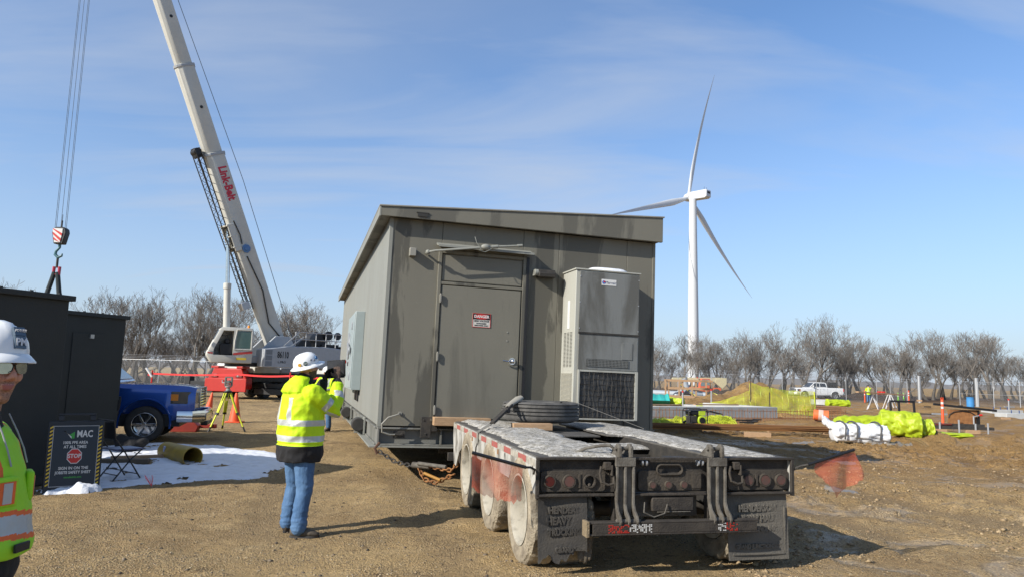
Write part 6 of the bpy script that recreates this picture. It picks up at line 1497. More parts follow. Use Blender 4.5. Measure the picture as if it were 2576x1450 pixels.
# upright barrier netting
fa, fb, fc = gp(1840, 1040), gpz(1886, 1044), gpz(2050, 1048)
nf = thing('barrier_netting', 'yellow-green barrier netting fence standing on dark posts by the dirt heap', 'fence', (0, 0, 0))
def fsec(p, q, h0, h1, z0=.05, sag=.12, sh=0):
    return lambda u, v: (p.x + (q.x - p.x) * u, p.y + (q.y - p.y) * u + .12 * noise.noise((u * 6, v * 3, 2)), (p.z + (q.z - p.z) * u) + z0 + v * ((h0 + (h1 - h0) * u) - sag * math.sin(math.pi * u)) + .05 * noise.noise((u * 8, v * 3, 5)))
netting('net', fsec(fb, fc, 1.32, 1.24), 60, 34, .0095, net, diag=False).build('net_panel', net, nf, smooth=False)
fz = Vector((fb.x - 2.6, fb.y + .6, .1)); netting('net', fsec(fz, fb, .35, .95, z0=.02), 34, 18, .0095, net, diag=False).build('net_panel', net, nf, smooth=False, label='lower sagging stretch of netting on the left')
for p, h in ((fb, 1.75), (fc, 1.45), (fb.lerp(fc, .29), 1.85)): MB().cyl((p.x, p.y - .02, -.05), (p.x + .05, p.y - .02, p.z + h), .018, n=6).build('post', darksteel, nf)
MB().cyl((fc.x + .04, fc.y, .0), (fc.x - .02, fc.y, fc.z + 1.3), .035, n=6).build('post', net, nf)
# reinforcing mat edge: standing bars with ties
rb = thing('rebar_mat', 'rusty reinforcing mat with upright bar ends in front of the netting fence', 'rebar', (0, 0, 0))
r0, r1 = Vector((4.6, 28.0, .25)), gp(2128, 1066); r1.z = .25
b = MB()
for z in (.0, .28): b.tube([r0 + Vector((0, 0, z)), r1 + Vector((0, 0, z))], .012, 5)
b.tube([r0 + Vector((.2, 1.2, -.1)), r1 + Vector((.3, 1.4, -.1))], .014, 5)
for i in range(70):
    p = r0.lerp(r1, i / 69); b.tube([(p.x, p.y, -.05), (p.x + .02 * math.sin(i * 5), p.y, .58 + .06 * math.sin(i * 2.3))], .012, 5)
    if i % 3 == 0: b.tube([(p.x, p.y, .1), (p.x + .3, p.y + 1.4, .12)], .012, 4)
b.build('bars', rust, rb)
pts = [gp(1950, 1056), gp(2050, 1064), gp(2050, 1052), gp(1950, 1046)]
q = gp(1890, 1058)
for k in range(2): p = r0.lerp(r1, .5) + Vector((0, .5 + k * 1.6, 0)); o = MB().box(-2.6, 3.6, -.02, .02, .0, .16).build('form_board', wood, rb, .003); o.location = (p.x, p.y, .02); o.rotation_euler.z = math.atan2(r1.y - r0.y, r1.x - r0.x)
# rebar bundle on timbers
ra_, rc_ = Vector((3.5, 23.6, .16)), Vector((11.3, 24.3, .16)); rd_ = (rc_ - ra_).normalized()
rbn = thing('rebar_bundle', 'long bundle of rusty reinforcing bars lying across timber blocks', 'rebar', (0, 0, 0))
b = MB(); rg2 = random.Random(4)
for i in range(46):
    o0 = Vector((rg2.uniform(-.9, .9), rg2.uniform(-.9, .9), rg2.uniform(0, .13))); b.tube([ra_ + o0, ra_.lerp(rc_, .35) + o0 * 1.0 + Vector((0, rg2.uniform(-.06, .06), -.01)), ra_.lerp(rc_, .7) + o0 + Vector((0, rg2.uniform(-.08, .08), 0)), rc_ + o0 + Vector((0, rg2.uniform(-.1, .1), -.01))], .011, 5)
b.build('bars', pebmat('rebar_rust', [(.40, .18, .05), (.10, .05, .025), (.30, .13, .04), (.05, .03, .02), (.45, .24, .09)]), rbn)
for k, (x, y, L, lab) in enumerate(((1905, 1098, .8, 'pale timber block under the middle of the rebar bundle'), (1835, 1088, .6, 'timber block under the rebar bundle, left of the pale one'), (2095, 1092, .7, 'timber block at the far right end of the rebar bundle'), (1960, 1085, .9, 'wide board under the rebar bundle, right of the pale block'))):
    q = gp(x, y); o = MB().box(-L / 2, L / 2, -.08, .08, .0, .15).build('timber_block', wood, None, .006); o.location = (q.x, q.y, gz(q.x, q.y) - .02); o.rotation_euler.z = R(-8 + 7 * k); tag(o, lab, 'timber')
q = gp(1880, 1067); 
def fl(b):
    for k in range(14): a_ = k * .9; b.tube([(.25 * math.cos(a_ + j * .5) * (1 + .1 * k % 2), .16 * math.sin(a_ + j * .5), .04 + .012 * k) for j in range(5)], .02, 6)
b = MB(); fl(b); o = b.build('cable_coil', black, None); o.location = (q.x, q.y, .03); tag(o, 'tangled dark cable dropped beside the rusty reinforcing mat', 'cable')
# orange bucket
q = gpz(2084, 1071); bk = thing('orange_bucket', 'orange round water cooler lying on its side near the netting fence', 'cooler', (q.x - .25, q.y + .1, q.z + .22), R(-20))
MB().lathe([(0, -.30), (.20, -.30), (.215, -.28), (.225, .20), (.235, .21), (.235, .26), (.22, .27), (0, .275)], (0, 0, 0), (1, 0, -.1), 30).build('tank', mat('bucket_orange', (.80, .17, .05), .5), bk)
b = MB(); b.lathe([(.225, -.12), (.231, -.12), (.231, .06), (.226, .06)], (0, 0, 0), (1, 0, -.1), 30); b.build('label_band', mat('faded_label', (.65, .45, .38), .6), bk)
# white bag and lime tarp rolls
def roll(name, c0, c1, r, m, label, cat, squash=.75, seed=0, parent=None, n=64):
    b = MB(); c0, c1 = Vector(c0), Vector(c1); N_ = 70; rs = []
    dd = (c1 - c0).normalized(); sd = Vector((-dd.y, dd.x, 0)).normalized()
    for i in range(N_ + 1):
        u = i / N_; c = c0.lerp(c1, u); end = min(1, .35 + 2.2 * min(u, 1 - u) ** .5 * 1.6) 
        ring = []
        for k in range(n):
            t_ = 6.283 * k / n; rr = r * end * (1 + .17 * noise.noise((math.cos(t_) * 1.5 + seed, math.sin(t_) * 1.5, u * 5)) + .05 * noise.noise((math.cos(t_) * 5 + seed, math.sin(t_) * 5, u * 6 + seed)) + .035 * math.sin(t_ * 9 + u * 14 + seed) - .10 * max(0, .25 - abs(noise.noise((math.cos(t_) * 3 + seed * 2, math.sin(t_) * 3 + u * 2.5, u * 3.5)))) / .25)
            z = rr * math.sin(t_) * squash; z = max(z, -r * squash * .8)
            ring.append(c + sd * rr * math.cos(t_) + Vector((0, 0, z)))
        rs.append(ring)
    b.rings(rs); o = b.build(name, m, parent, ang=80)
    if label: tag(o, label, cat)
    return o
bagm = mat('woven_white', (.74, .75, .76), .6, c2=(.60, .62, .65), sc=4, bump=.6, bsc=7)
q = gpz(2180, 1117); bg_ = thing('bulk_bag', 'white woven bulk bag with dark straps slumped on the ground', 'bag', (q.x, q.y + .3, q.z))
o = roll('bag_body', (-.85, .05, .25), (.72, -.05, .22), .36, bagm, None, None, .82, 2, bg_)
b = MB()
for x in (-.62, -.28, .40): b.tube([(x + .03 * math.sin(k), .39 * math.cos(R(a_)), .26 + .33 * math.sin(R(a_))) for k, a_ in enumerate(range(-30, 211, 20))], .028, 4)
b.build('strap', mat('strap_dark', (.08, .08, .08), .8), bg_)
roll('bag_mouth', (-1.05, .25, .62), (-.70, .1, .35), .17, bagm, None, None, .9, 8, bg_)
q = gpz(2205, 1110); roll('lime_tarp', (q.x - .9, q.y + .75, .38), (q.x + .7, q.y + .8, .42), .36, lime, 'crumpled lime tarp lying behind the white bulk bag', 'tarp', .95, 5)
q = gpz(2300, 1112)
lt = thing('lime_tarp_roll', 'large rolled lime-green tarp right of the white bulk bag', 'tarp', (q.x, q.y + .45, q.z))
roll('roll_body', (-.72, .25, .40), (.40, -.15, .34), .45, lime, None, None, .95, 11, lt); roll('roll_fold', (.30, -.05, .30), (.72, -.1, .26), .33, lime, None, None, .95, 15, lt); roll('loose_end', (.5, .0, .12), (2.1, .15, .07), .26, lime, None, None, .35, 19, lt)
q = gpz(2109, 1021); roll('lime_tarp_heap', (q.x - .9, q.y + .2, .22 + q.z), (q.x + .95, q.y + .2, .2 + q.z), .42, lime, 'small crumpled lime tarp near the white pickup', 'tarp', .75, 23)
q = gp(1697, 1020); roll('lime_tarp', (q.x - .5, q.y + .6, .32), (q.x + .55, q.y - .2, .25), .34, lime, 'rolled lime tarp leaning against the teal-wrapped pallet', 'tarp', .8, 29)
q = gp(1655, 1019); o = roll('wrapped_pallet', (q.x - 1.1, q.y, .38), (q.x + .75, q.y, .36), .52, mat('teal_wrap', (.03, .40, .36), .4, c2=(.08, .52, .47), sc=4, bump=.5, bsc=7), 'teal plastic-wrapped pallet beyond the concrete wall', 'pallet', .8, 31, n=4)
# black loader attachment frame
q = gpz(2272, 1063); lf = thing('fork_frame', 'black steel loader fork frame standing on the mud', 'attachment', (q.x, q.y, q.z), R(8))
b = MB()
for x in (-.62, -.58 + .40, .62): b.beam((x, 0, 0), (x * .96, .05, 1.02), .08, .08)
for z, th in ((1.0, .09), (.48, .08), (.04, .12)): b.beam((-.62, .03 * z, z), (.62, .03 * z, z), .085, th)
b.box(-.60, -.20, -.01, .01, .06, .44); b.box(.30, .62, -.01, .01, .06, .46); b.build('frame', black, lf, .006)
b = MB(); b.beam((.15, -.02, .06), (.15, -1.0, .02), .10, .04); b.beam((.55, -.02, .06), (.55, -1.0, .02), .10, .04); b.build('forks', black, lf, .006)
# delineator posts, barrel
def delineator(q, h, m, label, grp, bands=True, handle=True):
    t = thing('delineator_post', label, 'delineator', q, 0, grp)
    MB().lathe([(.055, .03), (.055, h - .12), (.04, h - .08), (0, h - .08)], (0, 0, 0), (0, 0, 1), 16).build('post', m, t)
    if handle: MB().tube([(-.04, 0, h - .10), (-.045, 0, h), (.045, 0, h), (.04, 0, h - .10)], .018, 8).build('handle', m, t)
    MB().lathe([(0, .031), (.16, .03), (.19, .0), (0, .0)], (0, 0, 0), (0, 0, 1), 8).build('base', rubber if m is orange else m, t)
    if bands:
        for z in (h * .62, h * .78): MB().lathe([(.0575, z), (.0575, z + .085)], (0, 0, 0), (0, 0, 1), 16).build('reflective_band', white, t)
    return t
delineator(gpz(2372, 1074), 1.22, orange, 'tall orange delineator post with white bands, nearest on the right', 'orange delineator posts')
delineator(gpz(2286, 1016), 1.35, orange, 'far orange delineator post with an orange cap beside the two green ones', 'orange delineator posts')
delineator(gpz(2175, 1012), 1.25, orange, 'far orange delineator post left of the distant worker', 'orange delineator posts')
gm2 = mat('marker_green', (.25, .72, .03), .5); delineator(gpz(2259, 1014), 1.2, gm2, 'lime-green marker post, left of the pair', 'green marker posts', handle=False); delineator(gpz(2273, 1014), 1.2, gm2, 'lime-green marker post, right of the pair', 'green marker posts', handle=False)
q = gpz(2441, 1027); br = MB().lathe([(0, 0), (.29, 0), (.30, .02), (.29, .29), (.305, .31), (.29, .33), (.29, .58), (.305, .60), (.29, .62), (.29, .86), (.30, .88), (.28, .87), (0, .86)], (0, 0, 0), (0, 0, 1), 30).build('blue_barrel', mat('barrel_blue', (.05, .24, .55), .45, c2=(.08, .3, .6)), None); br.location = q; tag(br, 'blue plastic barrel beside the gate post', 'barrel')
# sawhorses and plank
alu = mat('sawhorse_white', (.68, .68, .68), .5)
for k, (x, y, lab) in enumerate(((2196, 1030, 'white A-frame sawhorse under the left half of the plank'), (2238, 1029, 'white A-frame sawhorse under the right half of the plank'))):
    q = gpz(x, y); t = thing('sawhorse', lab, 'sawhorse', (q.x, q.y, q.z), R(60 + 12 * k), 'white sawhorses')
    MB().box(-.6, .6, -.05, .05, .98, 1.06).build('top_rail', alu, t, .005)
    for sx_ in (-1, 1):
        for sy in (-1, 1): MB().beam((sx_ * .5, sy * .03, 1.0), (sx_ * .62, sy * .38, 0), .09, .04).build('leg', alu, t)
q0, q1 = gp(2155, 1030), gp(2257, 1030); o = MB().beam((q0.x - .1, q0.y - .3, 1.26), (q1.x + .1, q1.y - .6, 1.12), .24, .09).build('plank', wood, None, .004); tag(o, 'long pale plank laid over the two white sawhorses', 'plank')
q = gp(2222, 1008); o = MB().box(-.25, .25, -.12, .12, 1.08, 1.30).cyl((-.1, -.14, 1.2), (.15, -.14, 1.2), .09).build('chop_saw', red, None, .02); o.location = (q0.lerp(q1, .6).x, q0.lerp(q1, .6).y, .03); tag(o, 'small red power saw resting on the plank', 'saw')
# curved form with walers
q = gpz(2424, 1072); ff = thing('concrete_form', 'rusty steel concrete form panel with an arched black edge', 'formwork', (q.x, q.y, q.z), R(-3))
b = MB(); b.box(-.66, .68, .0, .05, .0, .68); b.build('form_panel', rust, ff, .006)
b = MB(); b.tube([(-.66 + .0, -.02, .32), (-.60, -.02, .46), (-.40, -.02, .58), (-.05, -.02, .63), (.30, -.02, .58), (.50, -.02, .46), (.56, -.02, .30), (.56, -.02, .0)], .022, 6); b.box(.60, .69, -.04, -.001, .0, .66); b.build('arch_edge', black, ff)
b = MB(); b.beam((-1.33, -.1, .90), (1.38, -.1, .68), .08, .10); b.build('waler', black, ff, .004)
b = MB(); b.cyl((.38, -.1, .0), (.38, -.1, .42), .035); b.beam((.36, -.12, .40), (.62, -.14, .46), .04, .04); b.build('clamp', steel, ff); MB().cyl((.60, -.14, .46), (.72, -.16, .48), .04).build('clamp_handle', red, ff)
q = gp(2400, 1087)
fw_ = thing('form_walers', 'dark steel waler beams with clamps lying in front of the rusty form', 'formwork', (q.x, q.y, gz(q.x, q.y)), R(-5))
for y, z, L in ((.0, .16, 2.0), (.9, .22, 2.2)): MB().box(-L * .8, L * .72, y - .04, y + .04, z, z + .11).build('beam', darksteel, fw_, .004)
for x in (-.55, .15, .75, 1.2): MB().cyl((x, -.06, 0), (x, -.06, .45 + .1 * math.sin(x * 5)), .035, n=8).build('clamp', steel, fw_)
for x in (-.8, .4): MB().box(x, x + .5, -.1, .02, .0, .15).build('timber_chock', wood, fw_, .006)
MB().beam((-1.0, .3, .28), (.3, .9, .30), .16, .05).build('board', mat('red_board', (.25, .05, .03), .8), fw_)
# more low clutter on the mud: pipes stubs, manhole rings, concrete blocks
def ringp(x, y, r, h, lab, m=concrete):
    q = gpz(x, y); o = MB().lathe([(r, 0), (r, h), (r * .72, h), (r * .72, 0), (r, 0)], (0, 0, 0), (0, 0, 1), 36).build('manhole_ring', m, None, .01); o.location = (q.x, q.y, q.z - .03); tag(o, lab, 'concrete ring', 'concrete manhole rings')
ringp(1768, 1008, .85, .28, 'farther concrete ring in front of the grey pipes'); ringp(1751, 1025, .80, .22, 'nearer concrete ring just behind the foundation wall'); ringp(2070, 1018, .95, .40, 'concrete ring beside the small lime tarp')
for k, (x, y, sx_, lab) in enumerate(((2520, 1041, 1.15, 'left concrete footing block at the far right'), (2568, 1051, 1.3, 'right, nearer concrete footing block at the edge of the site'))):
    q = gpz(x, y); t = thing('footing_block', lab, 'concrete block', q, R(4), 'concrete footing blocks'); MB().box(-sx_, sx_, -.5, .5, -.05, .30).build('block', concrete, t, .02)
    for i in range(3): MB().cyl((-.6 + i * .5, 0, .301), (-.6 + i * .5, 0, .48), .03, n=6).build('anchor_bolt', mat('bolt_blue', (.05, .08, .2), .5), t)
for k, (x, y, h, m_, lab) in enumerate(((1717, 1022, .95, steel, 'short grey pipe stub with red cap by the teal pallet'), (1789, 1028, 1.1, steel, 'short grey pipe stub with red cap at the foundation wall corner'), (2538, 1038, .9, steel, 'short pipe stub with red cap by the far footing blocks'))):
    q = gpz(x, y); t = thing('pipe_stub', lab, 'pipe', q, 0, 'capped pipe stubs'); MB().cyl((0, 0, 0), (0, 0, h), .05, n=12).build('pipe', m_, t); MB().cyl((0, 0, h + .001), (0, 0, h + .1), .065, n=12).build('cap', red, t)
# wooden crib frame and grey pipes
q = gp(1735, 1008); cf = thing('timber_crib', 'open timber crib frame among the grey pipes', 'frame', (q.x, q.y, 0), R(-4)); W_, Dp_, H_ = 3.5, 1.8, 1.75
for x in (-1.75, -.6, .5, 1.7):
    for y in (0, Dp_): MB().box(x - .06, x + .06, y - .06, y + .06, 0, H_).build('post', wood, cf)
for z in (.35, 1.05, 1.70):
    for y in (-.10, Dp_ + .10): MB().box(-1.85, 1.85, y - .03, y + .03, z - .09, z + .09).build('rail', wood, cf)
pvc = mat('pipe_grey', (.36, .40, .44), .45)
def gpipe(p, q2, r, lab, grp='grey plastic pipes', bend=None):
    pts = [p, q2] if not bend else [p] + bend + [q2]; b = MB(); b.tube(pts, r, 18, cap=False); b.tube(pts, r * .88, 18, cap=False); o = b.build('grey_pipe', pvc, None); tag(o, lab, 'pipe', grp); return o
def gq(x, y, Y): return at(x, y, Y)
gpipe(gq(1640, 986, 70), gq(1777, 993, 68), .28, 'long grey pipe passing behind the timber crib'); gpipe(gq(1690, 1000, 66.5), gq(1780, 999, 66), .24, 'lower grey pipe in front of the timber crib base')
gpipe(gq(1702, 1004, 63), gq(1765, 992, 63.4), .26, 'grey elbow pipe arching beside the timber crib', bend=[gq(1700, 992, 63), gq(1712, 984, 63), gq(1735, 985, 63.2), gq(1750, 992, 63.3)])
gpipe(gq(1720, 950, 66), gq(1727, 975, 66), .25, 'short grey pipe standing inside the timber crib')
for k in range(3): gpipe(gq(1800 + k * 12, 1003 + k * 2, 60 - k), gq(1838 + k * 18, 1004 + k * 2.5, 59 - k), .2, ['leftmost', 'middle', 'rightmost'][k] + ' grey pipe lying in front of the dirt heap')
b = MB(); b.tube([gq(1712, 965, 61), gq(1735, 985, 61), gq(1765, 1003, 60), gq(1790, 985, 60), gq(1830, 1003, 59)], .035, 5); o = b.build('caution_tape', yellow, None); tag(o, 'yellow caution tape draped over the timber crib and pipes', 'tape')
# lumber stack
q = gpz(2085, 1042); ls = thing('lumber_stack', 'stack of weathered reddish boards behind the netting fence', 'lumber', (q.x, q.y, q.z), R(6))
rr_ = random.Random(5)
for k in range(5):
    for j in range(5): x0 = rr_.uniform(-1.3, -1.0); MB().box(x0, x0 + rr_.uniform(1.9, 2.5), j * .2, j * .2 + .15, k * .10, k * .10 + .075).build('board', mat('old_board', (.30, .14, .07), .85, c2=(.42, .27, .15), sc=2), ls)
# grey construction litter
b = MB(); rr_ = random.Random(9)
b.bm.free()
for k in range(16):
    x, y = rr_.uniform(2290, 2560), rr_.uniform(1018, 1060) if k % 2 else rr_.uniform(1014, 1030); q = gpz(x, y); L = rr_.uniform(.4, 1.4); a_ = rr_.uniform(-.4, .4)
    o = MB().box(-L / 2, L / 2, -.06, .06, 0, rr_.uniform(.08, .2)).build('scrap_bar', (darksteel, wood, steel)[k % 3], None, .004); o.location = q; o.rotation_euler.z = a_
    tag(o, 'short ' + ('dark steel bar', 'timber offcut', 'grey steel bar')[k % 3] + ' dropped on the mud near the gates', 'scrap', 'scrap pieces scattered near the gates')

# ---------------- chain-link fences ----------------
cl = bpy.data.materials.new('chain_link'); cl.use_nodes = True; t = cl.node_tree; bs = t.nodes['Principled BSDF']; bs.inputs['Base Color'].default_value = (.22, .23, .24, 1); bs.inputs['Metallic'].default_value = .2; bs.inputs['Roughness'].default_value = .5
co = t.nodes.new('ShaderNodeTexCoord'); 
def wvn(rot):
    mp_ = t.nodes.new('ShaderNodeMapping'); mp_.inputs['Rotation'].default_value = (0, rot, 0); t.links.new(co.outputs['Object'], mp_.inputs[0])
    w_ = t.nodes.new('ShaderNodeTexWave'); w_.inputs['Scale'].default_value = 4.0; w_.bands_direction = 'X'; t.links.new(mp_.outputs[0], w_.inputs['Vector'])
    m_ = t.nodes.new('ShaderNodeMath'); m_.operation = 'GREATER_THAN'; m_.inputs[1].default_value = .985; t.links.new(w_.outputs['Fac'], m_.inputs[0]); return m_.outputs[0]
mxn = t.nodes.new('ShaderNodeMath'); mxn.operation = 'MAXIMUM'; t.links.new(wvn(R(45)), mxn.inputs[0]); t.links.new(wvn(R(-45)), mxn.inputs[1])
tp = t.nodes.new('ShaderNodeBsdfTransparent'); ms = t.nodes.new('ShaderNodeMixShader'); t.links.new(mxn.outputs[0], ms.inputs[0]); t.links.new(tp.outputs[0], ms.inputs[1]); t.links.new(bs.outputs[0], ms.inputs[2]); t.links.new(ms.outputs[0], t.nodes['Material Output'].inputs[0])
def fence(P, h, label, barbed=True, r=.035, mid=False):
    P = [Vector(p) for p in P]; o0 = P[0]; dd = P[-1] - P[0]; t = thing('chain_link_fence', label, 'fence', o0, math.atan2(dd.y, dd.x)); inv = t.matrix_basis.inverted(); Q = [inv @ p for p in P]
    for p in Q:
        b = MB(); b.cyl((p.x, p.y, -.1), (p.x, p.y, h), r, n=8)
        if barbed: b.beam((p.x, p.y, h), (p.x, p.y - .28, h + .30), .03, .03)
        b.build('post', steel, t)
    for a_, c_ in zip(Q[:-1], Q[1:]):
        b = MB(); b.tube([(a_.x, a_.y, h - .03), (c_.x, c_.y, h - .03)], .022, 6)
        if mid: b.tube([(a_.x, a_.y, h * .5), (c_.x, c_.y, h * .5)], .022, 6)
        b.build('top_rail', steel, t)
        b = MB(); b.box(a_.x, c_.x, a_.y - .004, a_.y + .004, .03, h - .06) if abs(a_.y - c_.y) < .3 else b.rings([[Vector((a_.x, a_.y - .002, z)), Vector((c_.x, c_.y - .002, z)), Vector((c_.x, c_.y + .002, z)), Vector((a_.x, a_.y + .002, z))] for z in (.03, h - .06)])
        b.build('mesh_panel', cl, t, smooth=False)
    if barbed:
        for k in range(3): MB().tube([(p.x, p.y - .09 * (k + 1), h + .10 * (k + 1)) for p in Q], .008, 4).build('barbed_wire', steel, t)
    return t
def fp(x, Y=73.5): q = at(x, 960, Y); return (q.x, q.y, 0)
fence([fp(x) for x in (1560, 1632, 1705, 1789, 1879, 1967, 2053, 2127, 2204, 2280, 2312)], 2.5, 'long chain-link fence with barbed wire across the right side')
g_ = [fp(2238, 72.6), fp(2281, 72.6)]; fence(g_, 2.3, 'narrow chain-link gate panel hung in the long fence', False, mid=False)
def bigpost(x, Y, h, lab):
    q = fp(x, Y); o = MB().cyl((0, 0, -.1), (0, 0, h), .16, n=20).build('gate_post', steel, None); o.location = q; tag(o, lab, 'post', 'thick gate posts')
bigpost(2311, 72.5, 2.85, 'thick galvanised gate post at the end of the long fence'); bigpost(2455, 70, 2.75, 'thick galvanised gate post between blue barrel and right fence')
fence([fp(2412, 70.5), fp(2452, 70.3)], 2.4, 'short chain-link leaf left of the right gate post', False, mid=True)
fence([fp(2458, 69.5), fp(2497, 67.5), fp(2563, 65), fp(2650, 63)], 2.4, 'chain-link fence running off to the right edge', False, mid=True)
fence([tuple(Vector((*at(x, 930, Y)[:2], 0))) for x, Y in ((200, 52), (300, 51.5), (400, 51), (519, 50.5), (640, 50), (760, 49.5))], 2.15, 'chain-link fence behind the crane on the left', True, mid=False)

# ---------------- telehandler ----------------
q = gp(1780, 985); th_ = thing('telehandler', 'orange telehandler with cream boom behind the long fence', 'telehandler', (24.9, 93, -.25), R(93)); th_.scale = (.84,) * 3   # local +y = left in the picture
cream = mat('boom_cream', (.66, .58, .34), .5); tor = mat('tele_orange', (.78, .13, .03), .45)
MB().box(-.9, .9, -2.6, 2.2, .7, 1.4).build('chassis', tor, th_, .05)
MB().prism([(-.9, 1.2), (.75, 1.2), (.75, 1.9), (.45, 2.75), (-.75, 2.75), (-.9, 2.4)], 0, -1.15, -.30).build('cab', tor, th_, .04)
MB().prism([(-.75, 1.75), (-.08, 1.75), (-.08, 2.62), (-.65, 2.62)], 0, -1.165, -1.152).build('cab_window', mat('cab_glass', (.18, .24, .24), .1), th_); MB().prism([(.02, 1.6), (.66, 1.6), (.66, 1.9), (.40, 2.62), (.02, 2.62)], 0, -1.165, -1.152).build('cab_window', mat('cab_glass', (.1, .1, .1)), th_)
# camera sees the -x... side panels on both flanks
MB().prism([(-.75, 1.75), (-.08, 1.75), (-.08, 2.62), (-.65, 2.62)], 0, .302, .315).build('cab_window', mat('cab_glass', (.1, .1, .1)), th_)
b = MB(); b.beam((.55, -3.2, 2.65), (.55, 4.6, 2.45), .5, .62); bo = b.build('boom', cream, th_, .03)
MB().prism([(-3.9, 2.9), (-2.2, 2.9), (-2.0, 2.2), (-3.2, 1.2), (-3.9, 1.9)], 0, .28, .86).build('boom_rear', cream, th_, .05)
text('JLG', .62, black, bo, Matrix.Translation((.87, 3.2, 2.48)) @ Matrix.Rotation(R(90), 4, 'Z') @ FRONT, ext=.004, bold=.02)
text('JLG', .62, black, bo, Matrix.Translation((.23, 2.7, 2.48)) @ Matrix.Rotation(R(-90), 4, 'Z') @ FRONT, ext=.004, bold=.02)
MB().cyl((0, .8, 2.76), (0, .8, 2.95), .1).build('beacon', red, th_)
for y in (-1.8, 1.5):
    for s in (-1, 1): MB().lathe([(.0, -.2), (.5, -.22), (.62, -.15), (.62, .15), (.5, .22), (.0, .2)], (s * 1.0, y, .62), (s, 0, 0), 28).build('wheel', rubber, th_)

# ---------------- wind turbines ----------------
twm = mat('turbine_white', (.60, .62, .64), .5, c2=(.56, .58, .60), sc=.1)
def turbine(hub, ax, ph, Rb, towr, label, sc=1.0, bend=0.0, tower_base=None):
    t = thing('wind_turbine', label, 'wind turbine', (tower_base.x, tower_base.y, 0), 0); inv = Vector((tower_base.x, tower_base.y, 0)); H_ = hub - inv
    top = H_.z - 1.6 * sc
    MB().lathe([(towr[0], 0), (towr[0] * .8 + towr[1] * .2, top * .35), (towr[0] * .3 + towr[1] * .7, top * .75), (towr[1], top)], (0, 0, 0), (0, 0, 1), 36).build('tower', twm, t)
    n_ = Vector(ax).normalized(); u = Vector((-n_.y, n_.x, 0)).normalized(); w = u.cross(n_); w = w if w.z > 0 else -w
    nc = H_ - n_ * 3.2 * sc; Mn = Matrix(((u.x, n_.x, w.x), (u.y, n_.y, w.y), (u.z, n_.z, w.z))).to_4x4(); Mn.translation = nc
    nb = MB(Mn); nb.prism([(2.2 * sc, -1.5 * sc), (2.2 * sc, 1.3 * sc), (1.2 * sc, 1.75 * sc), (-6.2 * sc, 1.75 * sc), (-6.4 * sc, 1.2 * sc), (-6.4 * sc, -1.2 * sc), (-5.4 * sc, -1.75 * sc)], 0, -1.65 * sc, 1.65 * sc); na = nb.build('nacelle', twm, t, .25 * sc)
    if sc == 1.0 and Rb > 50:
        MB(Mn).box(-1.0, 1.0, -6.45, -6.39, .1, 1.0).build('rear_vent', darksteel, na)
        for x in (-.8, .8): MB(Mn).cyl((x, -4.8, 1.7), (x, -4.8, 3.0), .07, n=6).build('weather_mast', darksteel, na)
    MB(Mn).lathe([(1.7 * sc, 2.2 * sc), (1.8 * sc, 3.4 * sc), (1.5 * sc, 4.6 * sc), (.8 * sc, 5.4 * sc), (0, 5.6 * sc)], (0, 0, 0), (0, 1, 0), 24).build('spinner', twm, t)
    for k in range(3):
        a_ = ph + k * 2 * math.pi / 3; rdir = u * math.sin(a_) + w * math.cos(a_); tdir = n_.cross(rdir).normalized(); rs = []
        for i in range(22):
            f_ = i / 21; L = 1.2 * sc + f_ * (Rb - 1.2 * sc); ch = (1.0 if f_ < .04 else 1.0 + .75 * min(1, (f_ - .04) / .16) if f_ < .2 else 1.68 * (1 - (f_ - .2) / .8) ** 1.0 + .07) * sc * .82
            tk = (1.0 if f_ < .04 else max(.10, .75 - 1.2 * f_)) * min(ch, 1.1 * sc) if f_ < .5 else .12 * ch
            tw = R(16 * (1 - f_)); cdir = tdir * math.cos(tw) + n_ * math.sin(tw); nd = rdir.cross(cdir)
            p = H_ + rdir * L * math.cos(bend) + n_ * (L * math.sin(bend) * f_)
            rs.append([p + cdir * (math.cos(q_) * ch - (.35 * ch if f_ > .04 else 0)) + nd * math.sin(q_) * tk for q_ in [6.283 * j / 12 for j in range(12)]])
        MB().rings(rs).build('blade', twm, t)
    return t
psi = 2.4277; nax = Vector((-math.sin(psi), -math.cos(psi), .012))
hub = at(1732, 497, 290)
# the blade phase was measured with the mirrored axis, so solve the same tips with this one
uo = Vector((math.cos(psi), -math.sin(psi), 0)); no = -nax; wo = uo.cross(no); wo = wo if wo.z > 0 else -wo
a0 = 1.8793; r_o = uo * math.sin(a0) + wo * math.cos(a0); un = Vector((-nax.y, nax.x, 0)).normalized(); wn_ = un.cross(nax); wn_ = wn_ if wn_.z > 0 else -wn_
turbine(hub, nax, math.atan2(r_o.dot(un), r_o.dot(wn_)), 56.9, (2.25, 1.45), 'tall white three-bladed wind turbine behind the trees on the right', bend=-.073, tower_base=Vector((hub.x + .8, hub.y - 3.5, 0)))
for (x, y, D, Rb, ph, lab) in ((805, 873, 1150, 22, .3, 'tiny distant wind turbine beside the building'), (2497, 915, 1100, 17, 2.2, 'tiny distant wind turbine low on the horizon between right-hand trees')):
    hp_ = at(x, y, D); turbine(hp_, (.75, -.66, 0), ph, Rb, (1.6, 1.1), lab, sc=.75, tower_base=Vector((hp_.x, hp_.y + 2, 0)))

